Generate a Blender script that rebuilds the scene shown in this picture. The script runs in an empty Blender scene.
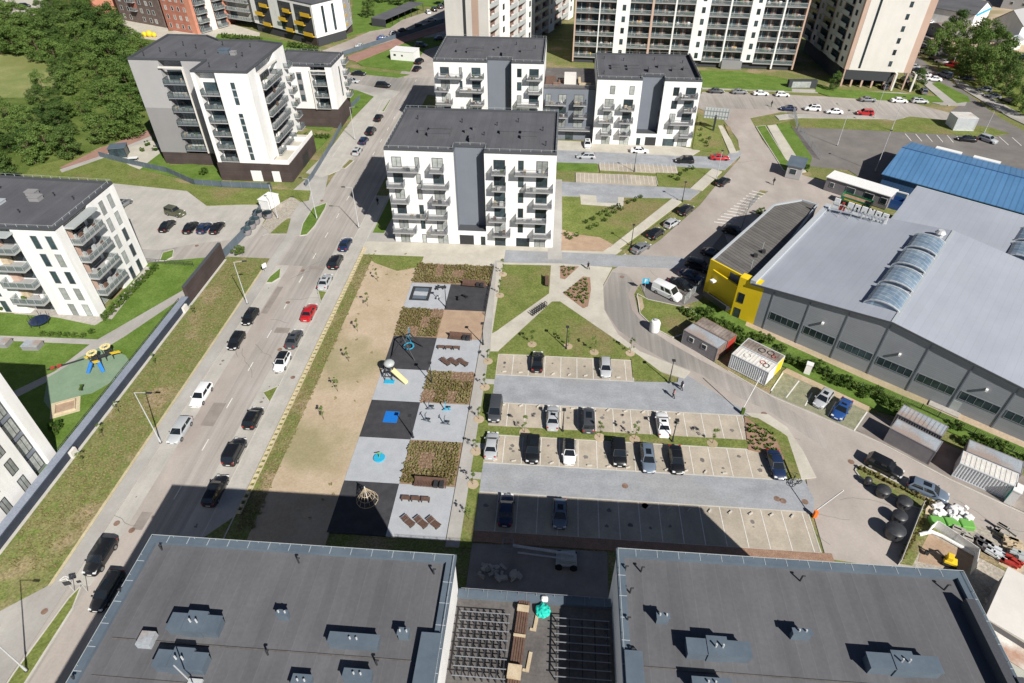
import bpy, bmesh, math, random
import numpy as np
from mathutils import Vector, Matrix
random.seed(7)
R = math.radians
scene = bpy.context.scene
COL = scene.collection

# ------------------------------------------------------------ camera (surveyed from the building edges)
FOC = 638.26; PITCH = R(39.975); YAW = R(-4.2706); CH = 67.0
CF = np.array([math.sin(YAW)*math.cos(PITCH), math.cos(YAW)*math.cos(PITCH), -math.sin(PITCH)])
CR = np.array([math.cos(YAW), -math.sin(YAW), 0.0]); CD = np.cross(CF, CR)
def G(x, y, z=0.0):
    """map position (metres) of a surveyed point lying at height z"""
    d = CF + CR*(x-512)/FOC + CD*(y-341.5)/FOC
    t = (z-CH)/d[2]
    return (float(d[0]*t), float(d[1]*t))
cam = bpy.data.cameras.new("camera"); co = bpy.data.objects.new("camera", cam); COL.objects.link(co)
m3 = Matrix((CR, -CD, -CF)).transposed()
co.matrix_world = Matrix.Translation((0, 0, CH)) @ m3.to_4x4()
cam.sensor_width = 36; cam.lens = FOC*36/1024; cam.clip_end = 3000; cam.clip_start = 0.5
cam.shift_y = 0.0
scene.camera = co

# ------------------------------------------------------------ light
SUN = Vector((0.748, -0.975, 1.0)).normalized()
sl = bpy.data.lights.new("sun", 'SUN'); sl.energy = 5.0; sl.angle = R(0.5); sl.color = (1.0, 0.955, 0.88)
so = bpy.data.objects.new("sun", sl); COL.objects.link(so)
so.rotation_euler = SUN.to_track_quat('Z', 'Y').to_euler()
w = bpy.data.worlds.new("World"); scene.world = w; w.use_nodes = True
nt = w.node_tree; bg = nt.nodes['Background']
sky = nt.nodes.new('ShaderNodeTexSky'); sky.sky_type = 'NISHITA'; sky.sun_disc = False
sky.sun_elevation = math.asin(SUN.z); sky.sun_rotation = math.atan2(SUN.x, SUN.y)
nt.links.new(sky.outputs[0], bg.inputs[0]); bg.inputs[1].default_value = 0.05; sky.air_density = 0.55; sky.dust_density = 0.3
scene.view_settings.view_transform = 'Standard'; scene.view_settings.look = 'None'
scene.view_settings.exposure = 0.34; scene.view_settings.gamma = 1.0
scene.render.engine = 'CYCLES'
scene.cycles.max_bounces = 5; scene.cycles.diffuse_bounces = 3; scene.cycles.glossy_bounces = 2
scene.cycles.transmission_bounces = 3; scene.cycles.transparent_max_bounces = 6

# ------------------------------------------------------------ materials
MT = {}
def srgb(r, g, b):
    return tuple(((c/255)/12.92 if c/255 < .04045 else ((c/255+.055)/1.055)**2.4) for c in (r, g, b))
def mk(name, c1, c2=None, scale=1.0, rough=0.85, spec=0.3, metal=0.0, bump=0.0, grain=0.12, c3=None, stripes=None, coat=0.0, streak=None, objvar=0.0):
    m = bpy.data.materials.new(name); m.use_nodes = True; t = m.node_tree; N = t.nodes; L = t.links
    b = N['Principled BSDF']; b.inputs['Roughness'].default_value = rough
    b.inputs['Specular IOR Level'].default_value = spec; b.inputs['Metallic'].default_value = metal
    if coat: b.inputs['Coat Weight'].default_value = coat; b.inputs['Coat Roughness'].default_value = 0.05
    tc = N.new('ShaderNodeTexCoord'); cur = None
    if c2:
        n1 = N.new('ShaderNodeTexNoise'); n1.inputs['Scale'].default_value = scale; n1.inputs['Detail'].default_value = 6; n1.inputs['Roughness'].default_value = .62
        L.new(tc.outputs['Object'], n1.inputs['Vector'])
        r = N.new('ShaderNodeValToRGB'); r.color_ramp.elements[0].position = .36; r.color_ramp.elements[1].position = .64
        r.color_ramp.elements[0].color = (*c1, 1); r.color_ramp.elements[1].color = (*c2, 1)
        L.new(n1.outputs['Fac'], r.inputs['Fac']); cur = r.outputs['Color']
        if c3:
            n3 = N.new('ShaderNodeTexNoise'); n3.inputs['Scale'].default_value = scale*.31; n3.inputs['Detail'].default_value = 5
            mp = N.new('ShaderNodeMapping'); mp.inputs['Location'].default_value = (31, 17, 5); L.new(tc.outputs['Object'], mp.inputs[0]); L.new(mp.outputs[0], n3.inputs['Vector'])
            r3 = N.new('ShaderNodeValToRGB'); r3.color_ramp.elements[0].position = .52; r3.color_ramp.elements[1].position = .66
            L.new(n3.outputs['Fac'], r3.inputs['Fac'])
            mx = N.new('ShaderNodeMix'); mx.data_type = 'RGBA'; L.new(r3.outputs['Color'], mx.inputs[0]); L.new(cur, mx.inputs[6]); mx.inputs[7].default_value = (*c3, 1); cur = mx.outputs[2]
    else:
        rgb = N.new('ShaderNodeRGB'); rgb.outputs[0].default_value = (*c1, 1); cur = rgb.outputs[0]
    def mul(cur, fac_out, lo, hi):
        mr = N.new('ShaderNodeMapRange'); L.new(fac_out, mr.inputs[0]); mr.inputs[3].default_value = lo; mr.inputs[4].default_value = hi
        v = N.new('ShaderNodeVectorMath'); v.operation = 'SCALE'; L.new(cur, v.inputs[0]); L.new(mr.outputs[0], v.inputs['Scale']); return v.outputs[0]
    if grain:
        n2 = N.new('ShaderNodeTexNoise'); n2.inputs['Scale'].default_value = max(4.0, scale*9); n2.inputs['Detail'].default_value = 4
        L.new(tc.outputs['Object'], n2.inputs['Vector'])
        mr = N.new('ShaderNodeMapRange'); L.new(n2.outputs['Fac'], mr.inputs[0]); mr.inputs[1].default_value = .3; mr.inputs[2].default_value = .7
        mr.inputs[3].default_value = 1-grain; mr.inputs[4].default_value = 1+grain
        v = N.new('ShaderNodeVectorMath'); v.operation = 'SCALE'; L.new(cur, v.inputs[0]); L.new(mr.outputs[0], v.inputs['Scale']); cur = v.outputs[0]
    if streak:   # long soft streaks: (x scale, y scale, z scale, strength)
        mp = N.new('ShaderNodeMapping'); mp.inputs['Scale'].default_value = streak[:3]; L.new(tc.outputs['Object'], mp.inputs[0])
        ns = N.new('ShaderNodeTexNoise'); ns.inputs['Scale'].default_value = 1; ns.inputs['Detail'].default_value = 5; ns.inputs['Roughness'].default_value = .65; L.new(mp.outputs[0], ns.inputs['Vector'])
        mr = N.new('ShaderNodeMapRange'); L.new(ns.outputs['Fac'], mr.inputs[0]); mr.inputs[1].default_value = .32; mr.inputs[2].default_value = .68; mr.inputs[3].default_value = 1-streak[3]; mr.inputs[4].default_value = 1+streak[3]*.6
        v = N.new('ShaderNodeVectorMath'); v.operation = 'SCALE'; L.new(cur, v.inputs[0]); L.new(mr.outputs[0], v.inputs['Scale']); cur = v.outputs[0]
    if stripes:   # (axis, width, tone variation, seam darkness): rolled membrane / sheets / boards
        ax, wd, var, sd = stripes[:4]
        sx = N.new('ShaderNodeSeparateXYZ'); L.new(tc.outputs['Object'], sx.inputs[0])
        if not isinstance(ax, str):
            # direction given as an angle
            cmb = N.new('ShaderNodeVectorMath'); cmb.operation = 'DOT_PRODUCT'; L.new(tc.outputs['Object'], cmb.inputs[0]); cmb.inputs[1].default_value = (math.cos(R(ax)), math.sin(R(ax)), 0); src = cmb.outputs['Value']
        else: src = sx.outputs['xyz'.index(ax)]
        dv = N.new('ShaderNodeMath'); dv.operation = 'DIVIDE'; L.new(src, dv.inputs[0]); dv.inputs[1].default_value = wd
        fl = N.new('ShaderNodeMath'); fl.operation = 'FLOOR'; L.new(dv.outputs[0], fl.inputs[0])
        wn = N.new('ShaderNodeTexWhiteNoise'); wn.noise_dimensions = '1D'; L.new(fl.outputs[0], wn.inputs['W'])
        cur = mul(cur, wn.outputs['Value'], 1-var, 1+var)
        fr = N.new('ShaderNodeMath'); fr.operation = 'FRACT'; L.new(dv.outputs[0], fr.inputs[0])
        lt = N.new('ShaderNodeMath'); lt.operation = 'LESS_THAN'; L.new(fr.outputs[0], lt.inputs[0]); lt.inputs[1].default_value = (stripes[4] if len(stripes) > 4 else .08)
        cur = mul(cur, lt.outputs[0], 1, 1-sd)
    if objvar:
        oi = N.new('ShaderNodeObjectInfo'); cur = mul(cur, oi.outputs['Random'], 1-objvar, 1+objvar)
    L.new(cur, b.inputs['Base Color'])
    if bump:
        nb = N.new('ShaderNodeTexNoise'); nb.inputs['Scale'].default_value = 3.0; nb.inputs['Detail'].default_value = 5
        L.new(tc.outputs['Object'], nb.inputs['Vector'])
        bp = N.new('ShaderNodeBump'); bp.inputs['Strength'].default_value = bump; bp.inputs['Distance'].default_value = .1
        L.new(nb.outputs['Fac'], bp.inputs['Height']); L.new(bp.outputs[0], b.inputs['Normal'])
    MT[name] = m; return m
def clear(name, col, f):
    m = mk(name, col, None, 1, .15, .5, grain=0); t = m.node_tree; tr = t.nodes.new('ShaderNodeBsdfTransparent'); mx = t.nodes.new('ShaderNodeMixShader'); mx.inputs[0].default_value = f
    t.links.new(t.nodes['Principled BSDF'].outputs[0], mx.inputs[1]); t.links.new(tr.outputs[0], mx.inputs[2]); t.links.new(mx.outputs[0], t.nodes['Material Output'].inputs[0])
def leafmat(name, c1, c2):
    m = bpy.data.materials.new(name); m.use_nodes = True; t = m.node_tree; N = t.nodes; L = t.links
    b = N['Principled BSDF']; b.inputs['Roughness'].default_value = .6; b.inputs['Specular IOR Level'].default_value = .25
    tc = N.new('ShaderNodeTexCoord'); n = N.new('ShaderNodeTexNoise'); n.inputs['Scale'].default_value = .9; n.inputs['Detail'].default_value = 4
    L.new(tc.outputs['Object'], n.inputs['Vector'])
    oi = N.new('ShaderNodeObjectInfo'); ad = N.new('ShaderNodeMath'); ad.operation = 'MULTIPLY_ADD'; L.new(oi.outputs['Random'], ad.inputs[0]); ad.inputs[1].default_value = .75; L.new(n.outputs['Fac'], ad.inputs[2])
    r = N.new('ShaderNodeValToRGB'); r.color_ramp.elements[0].position = .45; r.color_ramp.elements[1].position = 1.0
    r.color_ramp.elements[0].color = (*c1, 1); r.color_ramp.elements[1].color = (*c2, 1); L.new(ad.outputs[0], r.inputs[0])
    L.new(r.outputs[0], b.inputs['Base Color'])
    tr = N.new('ShaderNodeBsdfTranslucent'); L.new(r.outputs[0], tr.inputs[0]); mx = N.new('ShaderNodeMixShader'); mx.inputs[0].default_value = .38
    L.new(b.outputs[0], mx.inputs[1]); L.new(tr.outputs[0], mx.inputs[2]); L.new(mx.outputs[0], N['Material Output'].inputs[0])
    MT[name] = m
S = srgb
mk('asphalt', (.355, .33, .30), (.41, .38, .355), .10, .9, .2, grain=.05, c3=(.262, .247, .232), streak=(1.3, .035, 1, .2))
mk('asphalt_pink', (.375, .335, .305), (.43, .385, .352), .12, .9, .2, grain=.05, c3=(.33, .285, .26), streak=(.25, .12, 1, .12))
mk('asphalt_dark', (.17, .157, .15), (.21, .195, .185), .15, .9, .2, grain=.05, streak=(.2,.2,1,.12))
mk('asphalt_new', (.25, .22, .20), (.31, .275, .25), .2, .9, .2, grain=.05, streak=(.3,.3,1,.2))
mk('concrete_paving', (.40, .385, .355), (.47, .45, .415), .25, .9, .2, grain=.05, stripes=('x', 1.2, .02, .06, .05), streak=(.6, .1, 1, .08))
mk('pale_paving', (.46, .43, .37), (.54, .51, .44), .3, .9, .2, grain=.05, streak=(.3,.2,1,.08))
mk('sidewalk', (.37, .355, .335), (.44, .425, .40), .2, .9, .2, grain=.05, c3=(.33, .315, .295), streak=(.5, .12, 1, .08))
mk('grey_pavers', (.285, .30, .325), (.355, .37, .395), .35, .88, .2, grain=.10, c3=(.32, .325, .335), streak=(.2, .5, 1, .10))
mk('beige_pavers', (.40, .35, .285), (.475, .42, .345), .35, .88, .2, grain=.08, c3=(.365, .325, .27), streak=(.5, .3, 1, .12))
mk('green_pavers', (.20, .21, .135), (.30, .29, .20), 1.2, .9, .2, grain=.25)
mk('kerb', (.46, .44, .40), (.54, .52, .48), .5, .85, .2, grain=.05)
mk('yellow_kerb', (.44, .38, .24), (.52, .46, .31), .5, .85, .2, grain=.1)
mk('white_paint', (.62, .61, .58), (.74, .73, .70), 2.0, .7, .3, grain=.05)
mk('red_paving', (.30, .17, .14), (.36, .22, .18), .3, .9, .2, grain=.06)
mk('dirt', (.425, .335, .235), (.495, .40, .295), .22, .95, .1, grain=.10, bump=.3, c3=(.31, .275, .16))
mk('mulch', (.23, .165, .11), (.30, .22, .15), 1.4, .95, .1, grain=.4, bump=.5)
mk('mulch_red', (.27, .17, .12), (.34, .22, .16), 1.4, .95, .1, grain=.4, bump=.4)
mk('sand', (.36, .255, .18), (.43, .315, .225), .6, .95, .1, grain=.1)
mk('grass', (.13, .165, .042), (.185, .21, .064), .35, .95, .1, grain=.28, bump=.4, c3=(.21, .185, .085))
mk('verge', (.14, .18, .048), (.21, .195, .09), .5, .95, .1, grain=.35, bump=.5, c3=(.30, .235, .145))
mk('lawn', (.095, .16, .028), (.14, .215, .048), .3, .95, .1, grain=.2, bump=.3)
mk('meadow', (.17, .215, .07), (.28, .28, .12), .09, .95, .1, grain=.3, bump=.5, c3=(.17, .19, .06))
mk('wild_ground', (.08, .12, .025), (.14, .18, .05), .2, .95, .1, grain=.4, bump=.5)
mk('rubber_green', (.19, .275, .19), (.225, .31, .215), .4, .9, .2, grain=.06)
mk('rubber_black', (.045, .046, .052), (.06, .06, .067), .8, .9, .2, grain=.1)
mk('rubber_grey', (.37, .39, .42), (.42, .44, .47), .6, .9, .2, grain=.06)
mk('blue_rubber', (.01, .16, .55), None, 1, .7, .3)
mk('soft_blue', (.03, .38, .60), None, 1, .7, .3)
mk('roof_near', (.112, .112, .121), (.134, .134, .143), .12, .85, .3, grain=.06, stripes=('x', 1.0,   .05, -.10, .07), c3=(.102, .102, .11), streak=(.5, .06, 1, .16))
mk('roof_felt', (.102, .104, .116), (.12, .122, .134), .15, .88, .25, grain=.07, stripes=('x', 1.0, .05, .15, .06), streak=(.3, .12, 1, .14))
mk('roof_brown', (.125, .118, .112), (.155, .147, .14), .5, .85, .25, grain=.1, stripes=(35, .8, .12, .35, .25))
mk('roof_centre', (.115, .108, .105), (.15, .14, .135), .25, .9, .2, grain=.12, stripes=('y', 1.0, .03, .12, .05), streak=(.6, .2, 1, .2))
mk('steel_roof', (.335, .36, .415), (.37, .395, .45), .08, .5, .4, grain=.02, stripes=(-37, 1.1, .02, .10, .06), streak=(.10, .10, 1, .06))
mk('blue_roof', (.075, .19, .36), (.095, .22, .41), .15, .5, .4, grain=.03, stripes=(-33, 1.1, .05, .22, .25))
mk('blue_wall', (.05, .12, .27), None, 1, .6, .3, stripes=(-33, .6, .02, .2, .2))
mk('flashing', (.095, .125, .16), (.12, .155, .19), .4, .5, .5, grain=.05)
mk('flashing_light', (.42, .45, .48), None, 1, .5, .5)
mk('dark_flashing', (.075, .08, .09), None, 1, .5, .4)
mk('white_wall', (.78, .775, .76), (.83, .825, .81), .2, .85, .2, grain=.02, streak=(.6, .6, .10, .10))
mk('cream_wall', (.68, .65, .61), (.72, .69, .65), .2, .85, .2, grain=.02, streak=(.5, .5, .1, .05))
mk('grey_wall', (.36, .355, .36), (.385, .38, .385), .2, .85, .2, grain=.02)
mk('grey_wall_low', (.25, .245, .25), (.27, .265, .27), .2, .85, .2, grain=.02)
mk('blue_grey_wall', (.17, .19, .225), (.185, .205, .24), .2, .8, .2, grain=.02)
mk('dark_wall', (.055, .058, .065), None, .2, .8, .2, grain=.05)
mk('brown_plinth', (.062, .047, .045), (.085, .065, .062), .3, .8, .2, grain=.05, stripes=('z', .6, .05, .3, .06))
mk('tan_wall', (.50, .355, .285), (.55, .395, .32), .2, .85, .2, grain=.02)
mk('brick_red', (.36, .15, .105), (.44, .19, .14), .6, .9, .1, grain=.08, stripes=('z', .25, .06, .15, .15))
mk('brick_orange', (.50, .22, .15), (.56, .26, .18), .6, .9, .1, grain=.05)
mk('brick_dark', (.13, .10, .09), (.18, .14, .125), .6, .9, .1, grain=.08, stripes=('z', .25, .06, .15, .15))
mk('loggia_back', (.16, .095, .075), (.26, .16, .125), .7, .8, .2, grain=.1)
mk('hall_wall', (.27, .285, .315), (.30, .315, .345), .2, .55, .4, grain=.02, stripes=('z', .3, .02, .16, .2))
mk('yellow_wall', (.74, .53, .012), (.78, .57, .02), .3, .6, .3, grain=.02)
mk('glass', (.022, .035, .042), (.05, .075, .085), .6, .12, .5, grain=0, objvar=.5)
mk('curtain_glass', (.25, .27, .26), (.38, .40, .38), 1.6, .25, .5, grain=0, objvar=.3)
mk('frame_dark', (.05, .05, .055), None, 1, .6, .3)
mk('frame_white', (.68, .67, .65), None, 1, .6, .3)
mk('rail_grey', (.22, .235, .26), None, 1, .5, .4, grain=.05)
mk('rail_dark', (.045, .048, .055), None, 1, .5, .4)
mk('rail_light', (.42, .45, .45), None, 1, .4, .5)
mk('slab', (.36, .36, .36), None, 1, .8, .2)
mk('yellow_panel', (.66, .41, .03), None, 1, .6, .3)
mk('tyre', (.02, .02, .021), None, 1, .8, .2)
mk('rim', (.35, .36, .37), None, 1, .35, .5, metal=.7)
mk('car_glass', (.012, .016, .02), None, 1, .06, .8, grain=0)
mk('headlamp', (.75, .77, .78), None, 1, .2, .6)
mk('taillamp', (.45, .02, .02), None, 1, .3, .5)
for n, c in dict(black=(.010, .011, .013), navy=(.014, .028, .075), darkgrey=(.055, .06, .068), grey=(.17, .18, .19), silver=(.42, .44, .46), steelblue=(.13, .17, .23), white=(.80, .81, .82), red=(.42, .015, .02), blue=(.02, .07, .24), olive=(.085, .088, .05), green=(.01, .17, .07)).items():
    mk('paint_'+n, c, None, 1, .32, .5, coat=.6, grain=0)
mk('metal_dark', (.035, .036, .04), None, 1, .5, .4)
mk('metal_light', (.50, .51, .52), None, 1, .45, .5)
mk('white_plastic', (.78, .78, .77), None, 1, .5, .4)
mk('black_plastic', (.03, .032, .036), (.05, .052, .058), 2, .38, .5)
mk('wood_brown', (.115, .068, .052), (.155, .095, .072), 3, .7, .3, grain=.2)
mk('wood_pale', (.46, .37, .25), (.56, .47, .34), 2, .8, .2, grain=.15)
mk('red_plastic', (.40, .045, .035), None, 1, .4, .4)
mk('yellow_plastic', (.80, .55, .03), None, 1, .4, .4)
mk('pale_yellow', (.80, .68, .33), None, 1, .5, .4)
mk('blue_plastic', (.04, .20, .52), None, 1, .4, .4)
mk('orange_paint', (.75, .17, .02), None, 1, .5, .4)
mk('lime', (.16, .40, .09), None, 1, .6, .3)
mk('teal', (.02, .52, .42), None, 1, .55, .3)
mk('rust', (.17, .11, .085), (.27, .18, .14), 1.5, .85, .2, grain=.2)
mk('container_grey', (.20, .19, .20), (.24, .225, .235), .8, .6, .3, grain=.06)
mk('container_white', (.55, .57, .60), (.63, .65, .67), .8, .6, .3, grain=.06)
mk('container_roof', (.30, .34, .38), (.40, .43, .46), .7, .6, .3, grain=.15, c3=(.33, .27, .24))
mk('container_roof_white', (.62, .60, .56), (.72, .70, .66), .8, .6, .3, grain=.1, c3=(.42, .26, .19))
mk('container_roof_brown', (.17, .14, .125), (.27, .23, .20), .9, .7, .3, grain=.2, c3=(.35, .3, .27))
mk('bark', (.10, .075, .05), (.16, .12, .085), 4, .9, .1, grain=.2)
mk('skin', (.45, .28, .2), None, 1, .6, .3, grain=0)
mk('cloth_dark', (.03, .03, .04), None, 1, .9, .1)
mk('cloth_pink', (.40, .22, .22), None, 1, .9, .1)
mk('stone', (.35, .33, .30), (.46, .43, .39), 1.5, .9, .1, grain=.15)
mk('gravel', (.30, .27, .23), (.46, .42, .36), 3, .95, .1, grain=.35, bump=.5)
mk('skylight_glass', (.14, .20, .27), (.24, .30, .36), .8, .25, .5, grain=.05, stripes=(37, 1.0, .08, -.7, .1))
clear('clear_glass', (.17, .21, .22), .6)
mk('slate_wall', (.038, .046, .066), (.05, .06, .085), .5, .8, .2)
mk('coping_grey', (.22, .25, .31), (.26, .29, .35), .5, .8, .2)
mk('log', (.50, .43, .28), (.60, .53, .37), 2, .85, .2)
leafmat('leaf_forest', (.085, .155, .032), (.16, .245, .062))
leafmat('leaf_light', (.11, .18, .035), (.19, .27, .07))
leafmat('leaf_hedge', (.06, .12, .018), (.12, .19, .038))
leafmat('leaf_dark', (.055, .11, .025), (.11, .175, .045))
leafmat('leaf_olive', (.17, .17, .06), (.28, .25, .11))
leafmat('leaf_plant', (.13, .13, .04), (.22, .19, .075))
leafmat('leaf_red', (.27, .18, .125), (.36, .25, .17))

# ------------------------------------------------------------ geometry helpers
class MB:
    def __init__(s): s.v = []; s.f = []; s.m = []; s.mats = []; s.cur = 0
    def mat(s, n):
        if n not in s.mats: s.mats.append(n)
        s.cur = s.mats.index(n); return s
    def add(s, vs, fs):
        o = len(s.v); s.v += [tuple(map(float, p)) for p in vs]; s.f += [tuple(i+o for i in f) for f in fs]; s.m += [s.cur]*len(fs)
    def box(s, x0, x1, y0, y1, z0, z1):
        s.add([(x0, y0, z0), (x1, y0, z0), (x1, y1, z0), (x0, y1, z0), (x0, y0, z1), (x1, y0, z1), (x1, y1, z1), (x0, y1, z1)],
              [(3, 2, 1, 0), (4, 5, 6, 7), (0, 1, 5, 4), (1, 2, 6, 5), (2, 3, 7, 6), (3, 0, 4, 7)])
    def obox(s, c, L, W, H, ang=0, tilt=0):
        """box centred on c (bottom centre), length along ang"""
        ca, sa = math.cos(ang), math.sin(ang); vs = []
        for z in (0, H):
            for x, y in ((-L/2, -W/2), (L/2, -W/2), (L/2, W/2), (-L/2, W/2)):
                zz = z+x*math.tan(tilt); vs.append((c[0]+x*ca-y*sa, c[1]+x*sa+y*ca, c[2]+zz))
        s.add(vs, [(3, 2, 1, 0), (4, 5, 6, 7), (0, 1, 5, 4), (1, 2, 6, 5), (2, 3, 7, 6), (3, 0, 4, 7)])
    def beam(s, a, b, wd, h=None):
        a = Vector(a); b = Vector(b); h = h or wd; d = (b-a)
        if d.length < 1e-6: return
        d.normalize(); up = Vector((0, 0, 1)) if abs(d.z) < .95 else Vector((1, 0, 0))
        r = d.cross(up).normalized()*wd/2; u = r.cross(d).normalized()*h/2
        vs = [p+q for p in (a, b) for q in (-r-u, r-u, r+u, -r+u)]
        s.add(vs, [(0, 1, 2, 3), (7, 6, 5, 4), (4, 5, 1, 0), (5, 6, 2, 1), (6, 7, 3, 2), (7, 4, 0, 3)])
    def tube(s, a, b, r0, r1=None, n=8, cap=True):
        a = Vector(a); b = Vector(b); r1 = r0 if r1 is None else r1; d = (b-a).normalized()
        up = Vector((0, 0, 1)) if abs(d.z) < .95 else Vector((1, 0, 0)); x = d.cross(up).normalized(); y = x.cross(d)
        vs = []
        for p, r in ((a, r0), (b, r1)):
            for i in range(n):
                t = 2*math.pi*i/n; vs.append(p+x*math.cos(t)*r+y*math.sin(t)*r)
        fs = [(i, i+n, (i+1) % n+n, (i+1) % n) for i in range(n)]
        if cap: fs += [tuple(range(n)), tuple(range(2*n-1, n-1, -1))]
        s.add(vs, fs)
    def lathe(s, c, prof, n=12):
        vs = []; k = len(prof)
        for r, z in prof:
            for i in range(n):
                t = 2*math.pi*i/n; vs.append((c[0]+r*math.cos(t), c[1]+r*math.sin(t), c[2]+z))
        fs = [(j*n+i, j*n+(i+1) % n, (j+1)*n+(i+1) % n, (j+1)*n+i) for j in range(k-1) for i in range(n)]
        fs += [tuple(range(n-1, -1, -1)), tuple((k-1)*n+i for i in range(n))]
        s.add(vs, fs)
    def prism(s, poly, z0, z1):
        a = sum(poly[i][0]*poly[(i+1) % len(poly)][1]-poly[(i+1) % len(poly)][0]*poly[i][1] for i in range(len(poly)))
        if a < 0: poly = poly[::-1]
        n = len(poly)
        zt = z1 if hasattr(z1, '__len__') else [z1]*n
        if a < 0 and hasattr(z1, '__len__'): zt = list(zt)[::-1]
        vs = [(p[0], p[1], z0) for p in poly]+[(p[0], p[1], z) for p, z in zip(poly, zt)]
        s.add(vs, [tuple(range(n-1, -1, -1)), tuple(range(n, 2*n))]+[(i, (i+1) % n, (i+1) % n+n, i+n) for i in range(n)])
    def build(s, name, parent=None, mat=None, smooth=False, off=(0, 0, 0), bevel=0):
        me = bpy.data.meshes.new(name)
        me.from_pydata([(p[0]-off[0], p[1]-off[1], p[2]-off[2]) for p in s.v], [], s.f)
        for n in (s.mats or [mat]): me.materials.append(MT[n])
        if s.mats: me.polygons.foreach_set('material_index', s.m)
        if any(len(f) > 4 for f in s.f):
            bm = bmesh.new(); bm.from_mesh(me); bmesh.ops.triangulate(bm, faces=[f for f in bm.faces if len(f.verts) > 4]); bm.to_mesh(me); bm.free()
        if smooth:
            me.polygons.foreach_set('use_smooth', [True]*len(me.polygons))
            try: me.set_sharp_from_angle(angle=R(42))
            except Exception: pass
        o = bpy.data.objects.new(name, me); COL.objects.link(o)
        if parent: o.parent = parent
        if bevel:
            b = o.modifiers.new('bevel', 'BEVEL'); b.width = bevel; b.segments = 2
        return o
def tag(o, label, cat, group=None, kind=None):
    if label: o['label'] = label
    if cat: o['category'] = cat
    if group: o['group'] = group
    if kind: o['kind'] = kind
    return o
def thing(name, label, cat, loc=(0, 0, 0), rot=0, group=None):
    o = bpy.data.objects.new(name, None); COL.objects.link(o); o.location = loc; o.rotation_euler = (0, 0, rot); o.empty_display_size = .3
    return tag(o, label, cat, group)
def dup(root, loc, rot, label=None, group=None, scale=None):
    r = root.copy(); COL.objects.link(r); r.location = loc; r.rotation_euler = (0, 0, rot)
    if scale: r.scale = scale
    if label: r['label'] = label
    if group: r['group'] = group
    for ch in list(root.children):
        c = ch.copy(); COL.objects.link(c); c.parent = r
        for g in ch.children:
            d = g.copy(); COL.objects.link(d); d.parent = c
    return r
ZC = [0.0]
def ground(name, poly, mat, raised=False, z=None, px=True, kerb=None):
    if px: poly = [G(*p) for p in poly]
    ZC[0] += .0003
    zt = ZC[0]+(.12 if raised else .004) if z is None else (.12+ZC[0] if z >= .1 else z)
    m = MB(); m.prism(poly, -.05, zt); o = m.build(name, None, mat); o['kind'] = 'structure'
    if kerb:
        k = MB()
        for i in range(len(poly)):
            a = poly[i]; b = poly[(i+1) % len(poly)]
            k.beam((a[0], a[1], zt-.09), (b[0], b[1], zt-.09), .16, .22)
        ko = k.build('kerb', None, kerb); ko['kind'] = 'structure'
    return o
def rect(x0, x1, y0, y1): return [(x0, y0), (x1, y0), (x1, y1), (x0, y1)]
class Fac:
    """a facade from p0 (left) to p1 (right) as seen from outside"""
    def __init__(s, p0, p1):
        s.p = Vector((*p0, 0)); d = Vector((p1[0]-p0[0], p1[1]-p0[1], 0)); s.L = d.length; s.d = d.normalized(); s.n = Vector((s.d.y, -s.d.x, 0)); s.ang = math.atan2(s.d.y, s.d.x)
    def pt(s, u, z, n=0): q = s.p+s.d*u+s.n*n; return (q.x, q.y, z)
    def box(s, mb, u0, u1, z0, z1, n0, n1):
        vs = [s.pt(u, z, n) for z in (z0, z1) for (u, n) in ((u0, n1), (u1, n1), (u1, n0), (u0, n0))]
        mb.add(vs, [(3, 2, 1, 0), (4, 5, 6, 7), (0, 1, 5, 4), (1, 2, 6, 5), (2, 3, 7, 6), (3, 0, 4, 7)])
CACHE = {}
def place_mesh(key, make, name, fac, u, z, n, parent):
    if key not in CACHE: CACHE[key] = make()
    o = bpy.data.objects.new(name, CACHE[key]); COL.objects.link(o)
    q = fac.pt(u, z, n); pl = parent.location
    o.location = (q[0]-pl[0], q[1]-pl[1], q[2]-pl[2]); o.rotation_euler = (0, 0, fac.ang); o.parent = parent
    return o
def mesh_of(mb, mat=None):
    o = mb.build('tmp', None, mat); me = o.data; bpy.data.objects.remove(o); return me
def window(fac, u, z, wd, h, parent, frame='frame_dark', name='window', mull=None, curtain=None):
    """frame stands 5 cm proud of the wall, pane sits behind it; local +x along the wall, -y outward"""
    mull = (1 if wd > 1.3 else 0) if mull is None else mull
    def mkf():
        m = MB(); t = .07; d = .06
        m.box(0, wd, -d, .02, 0, t); m.box(0, wd, -d, .02, h-t, h); m.box(0, t, -d, .02, t, h-t); m.box(wd-t, wd, -d, .02, t, h-t)
        for i in range(mull): x = wd*(i+1)/(mull+1); m.box(x-.03, x+.03, -d+.005, .02, t, h-t)
        return mesh_of(m, frame)
    o = place_mesh(('w', wd, h, frame, mull), mkf, name, fac, u, z, 0, parent)
    g = 'curtain_glass' if (random.random() < .42 if curtain is None else curtain) else 'glass'
    k = ('p', wd, h, g)
    if k not in CACHE:
        m = MB(); m.box(.05, wd-.05, -.025, .015, .05, h-.05); CACHE[k] = mesh_of(m, g)
    p = bpy.data.objects.new('pane', CACHE[k]); COL.objects.link(p); p.parent = o
    return o
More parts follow.
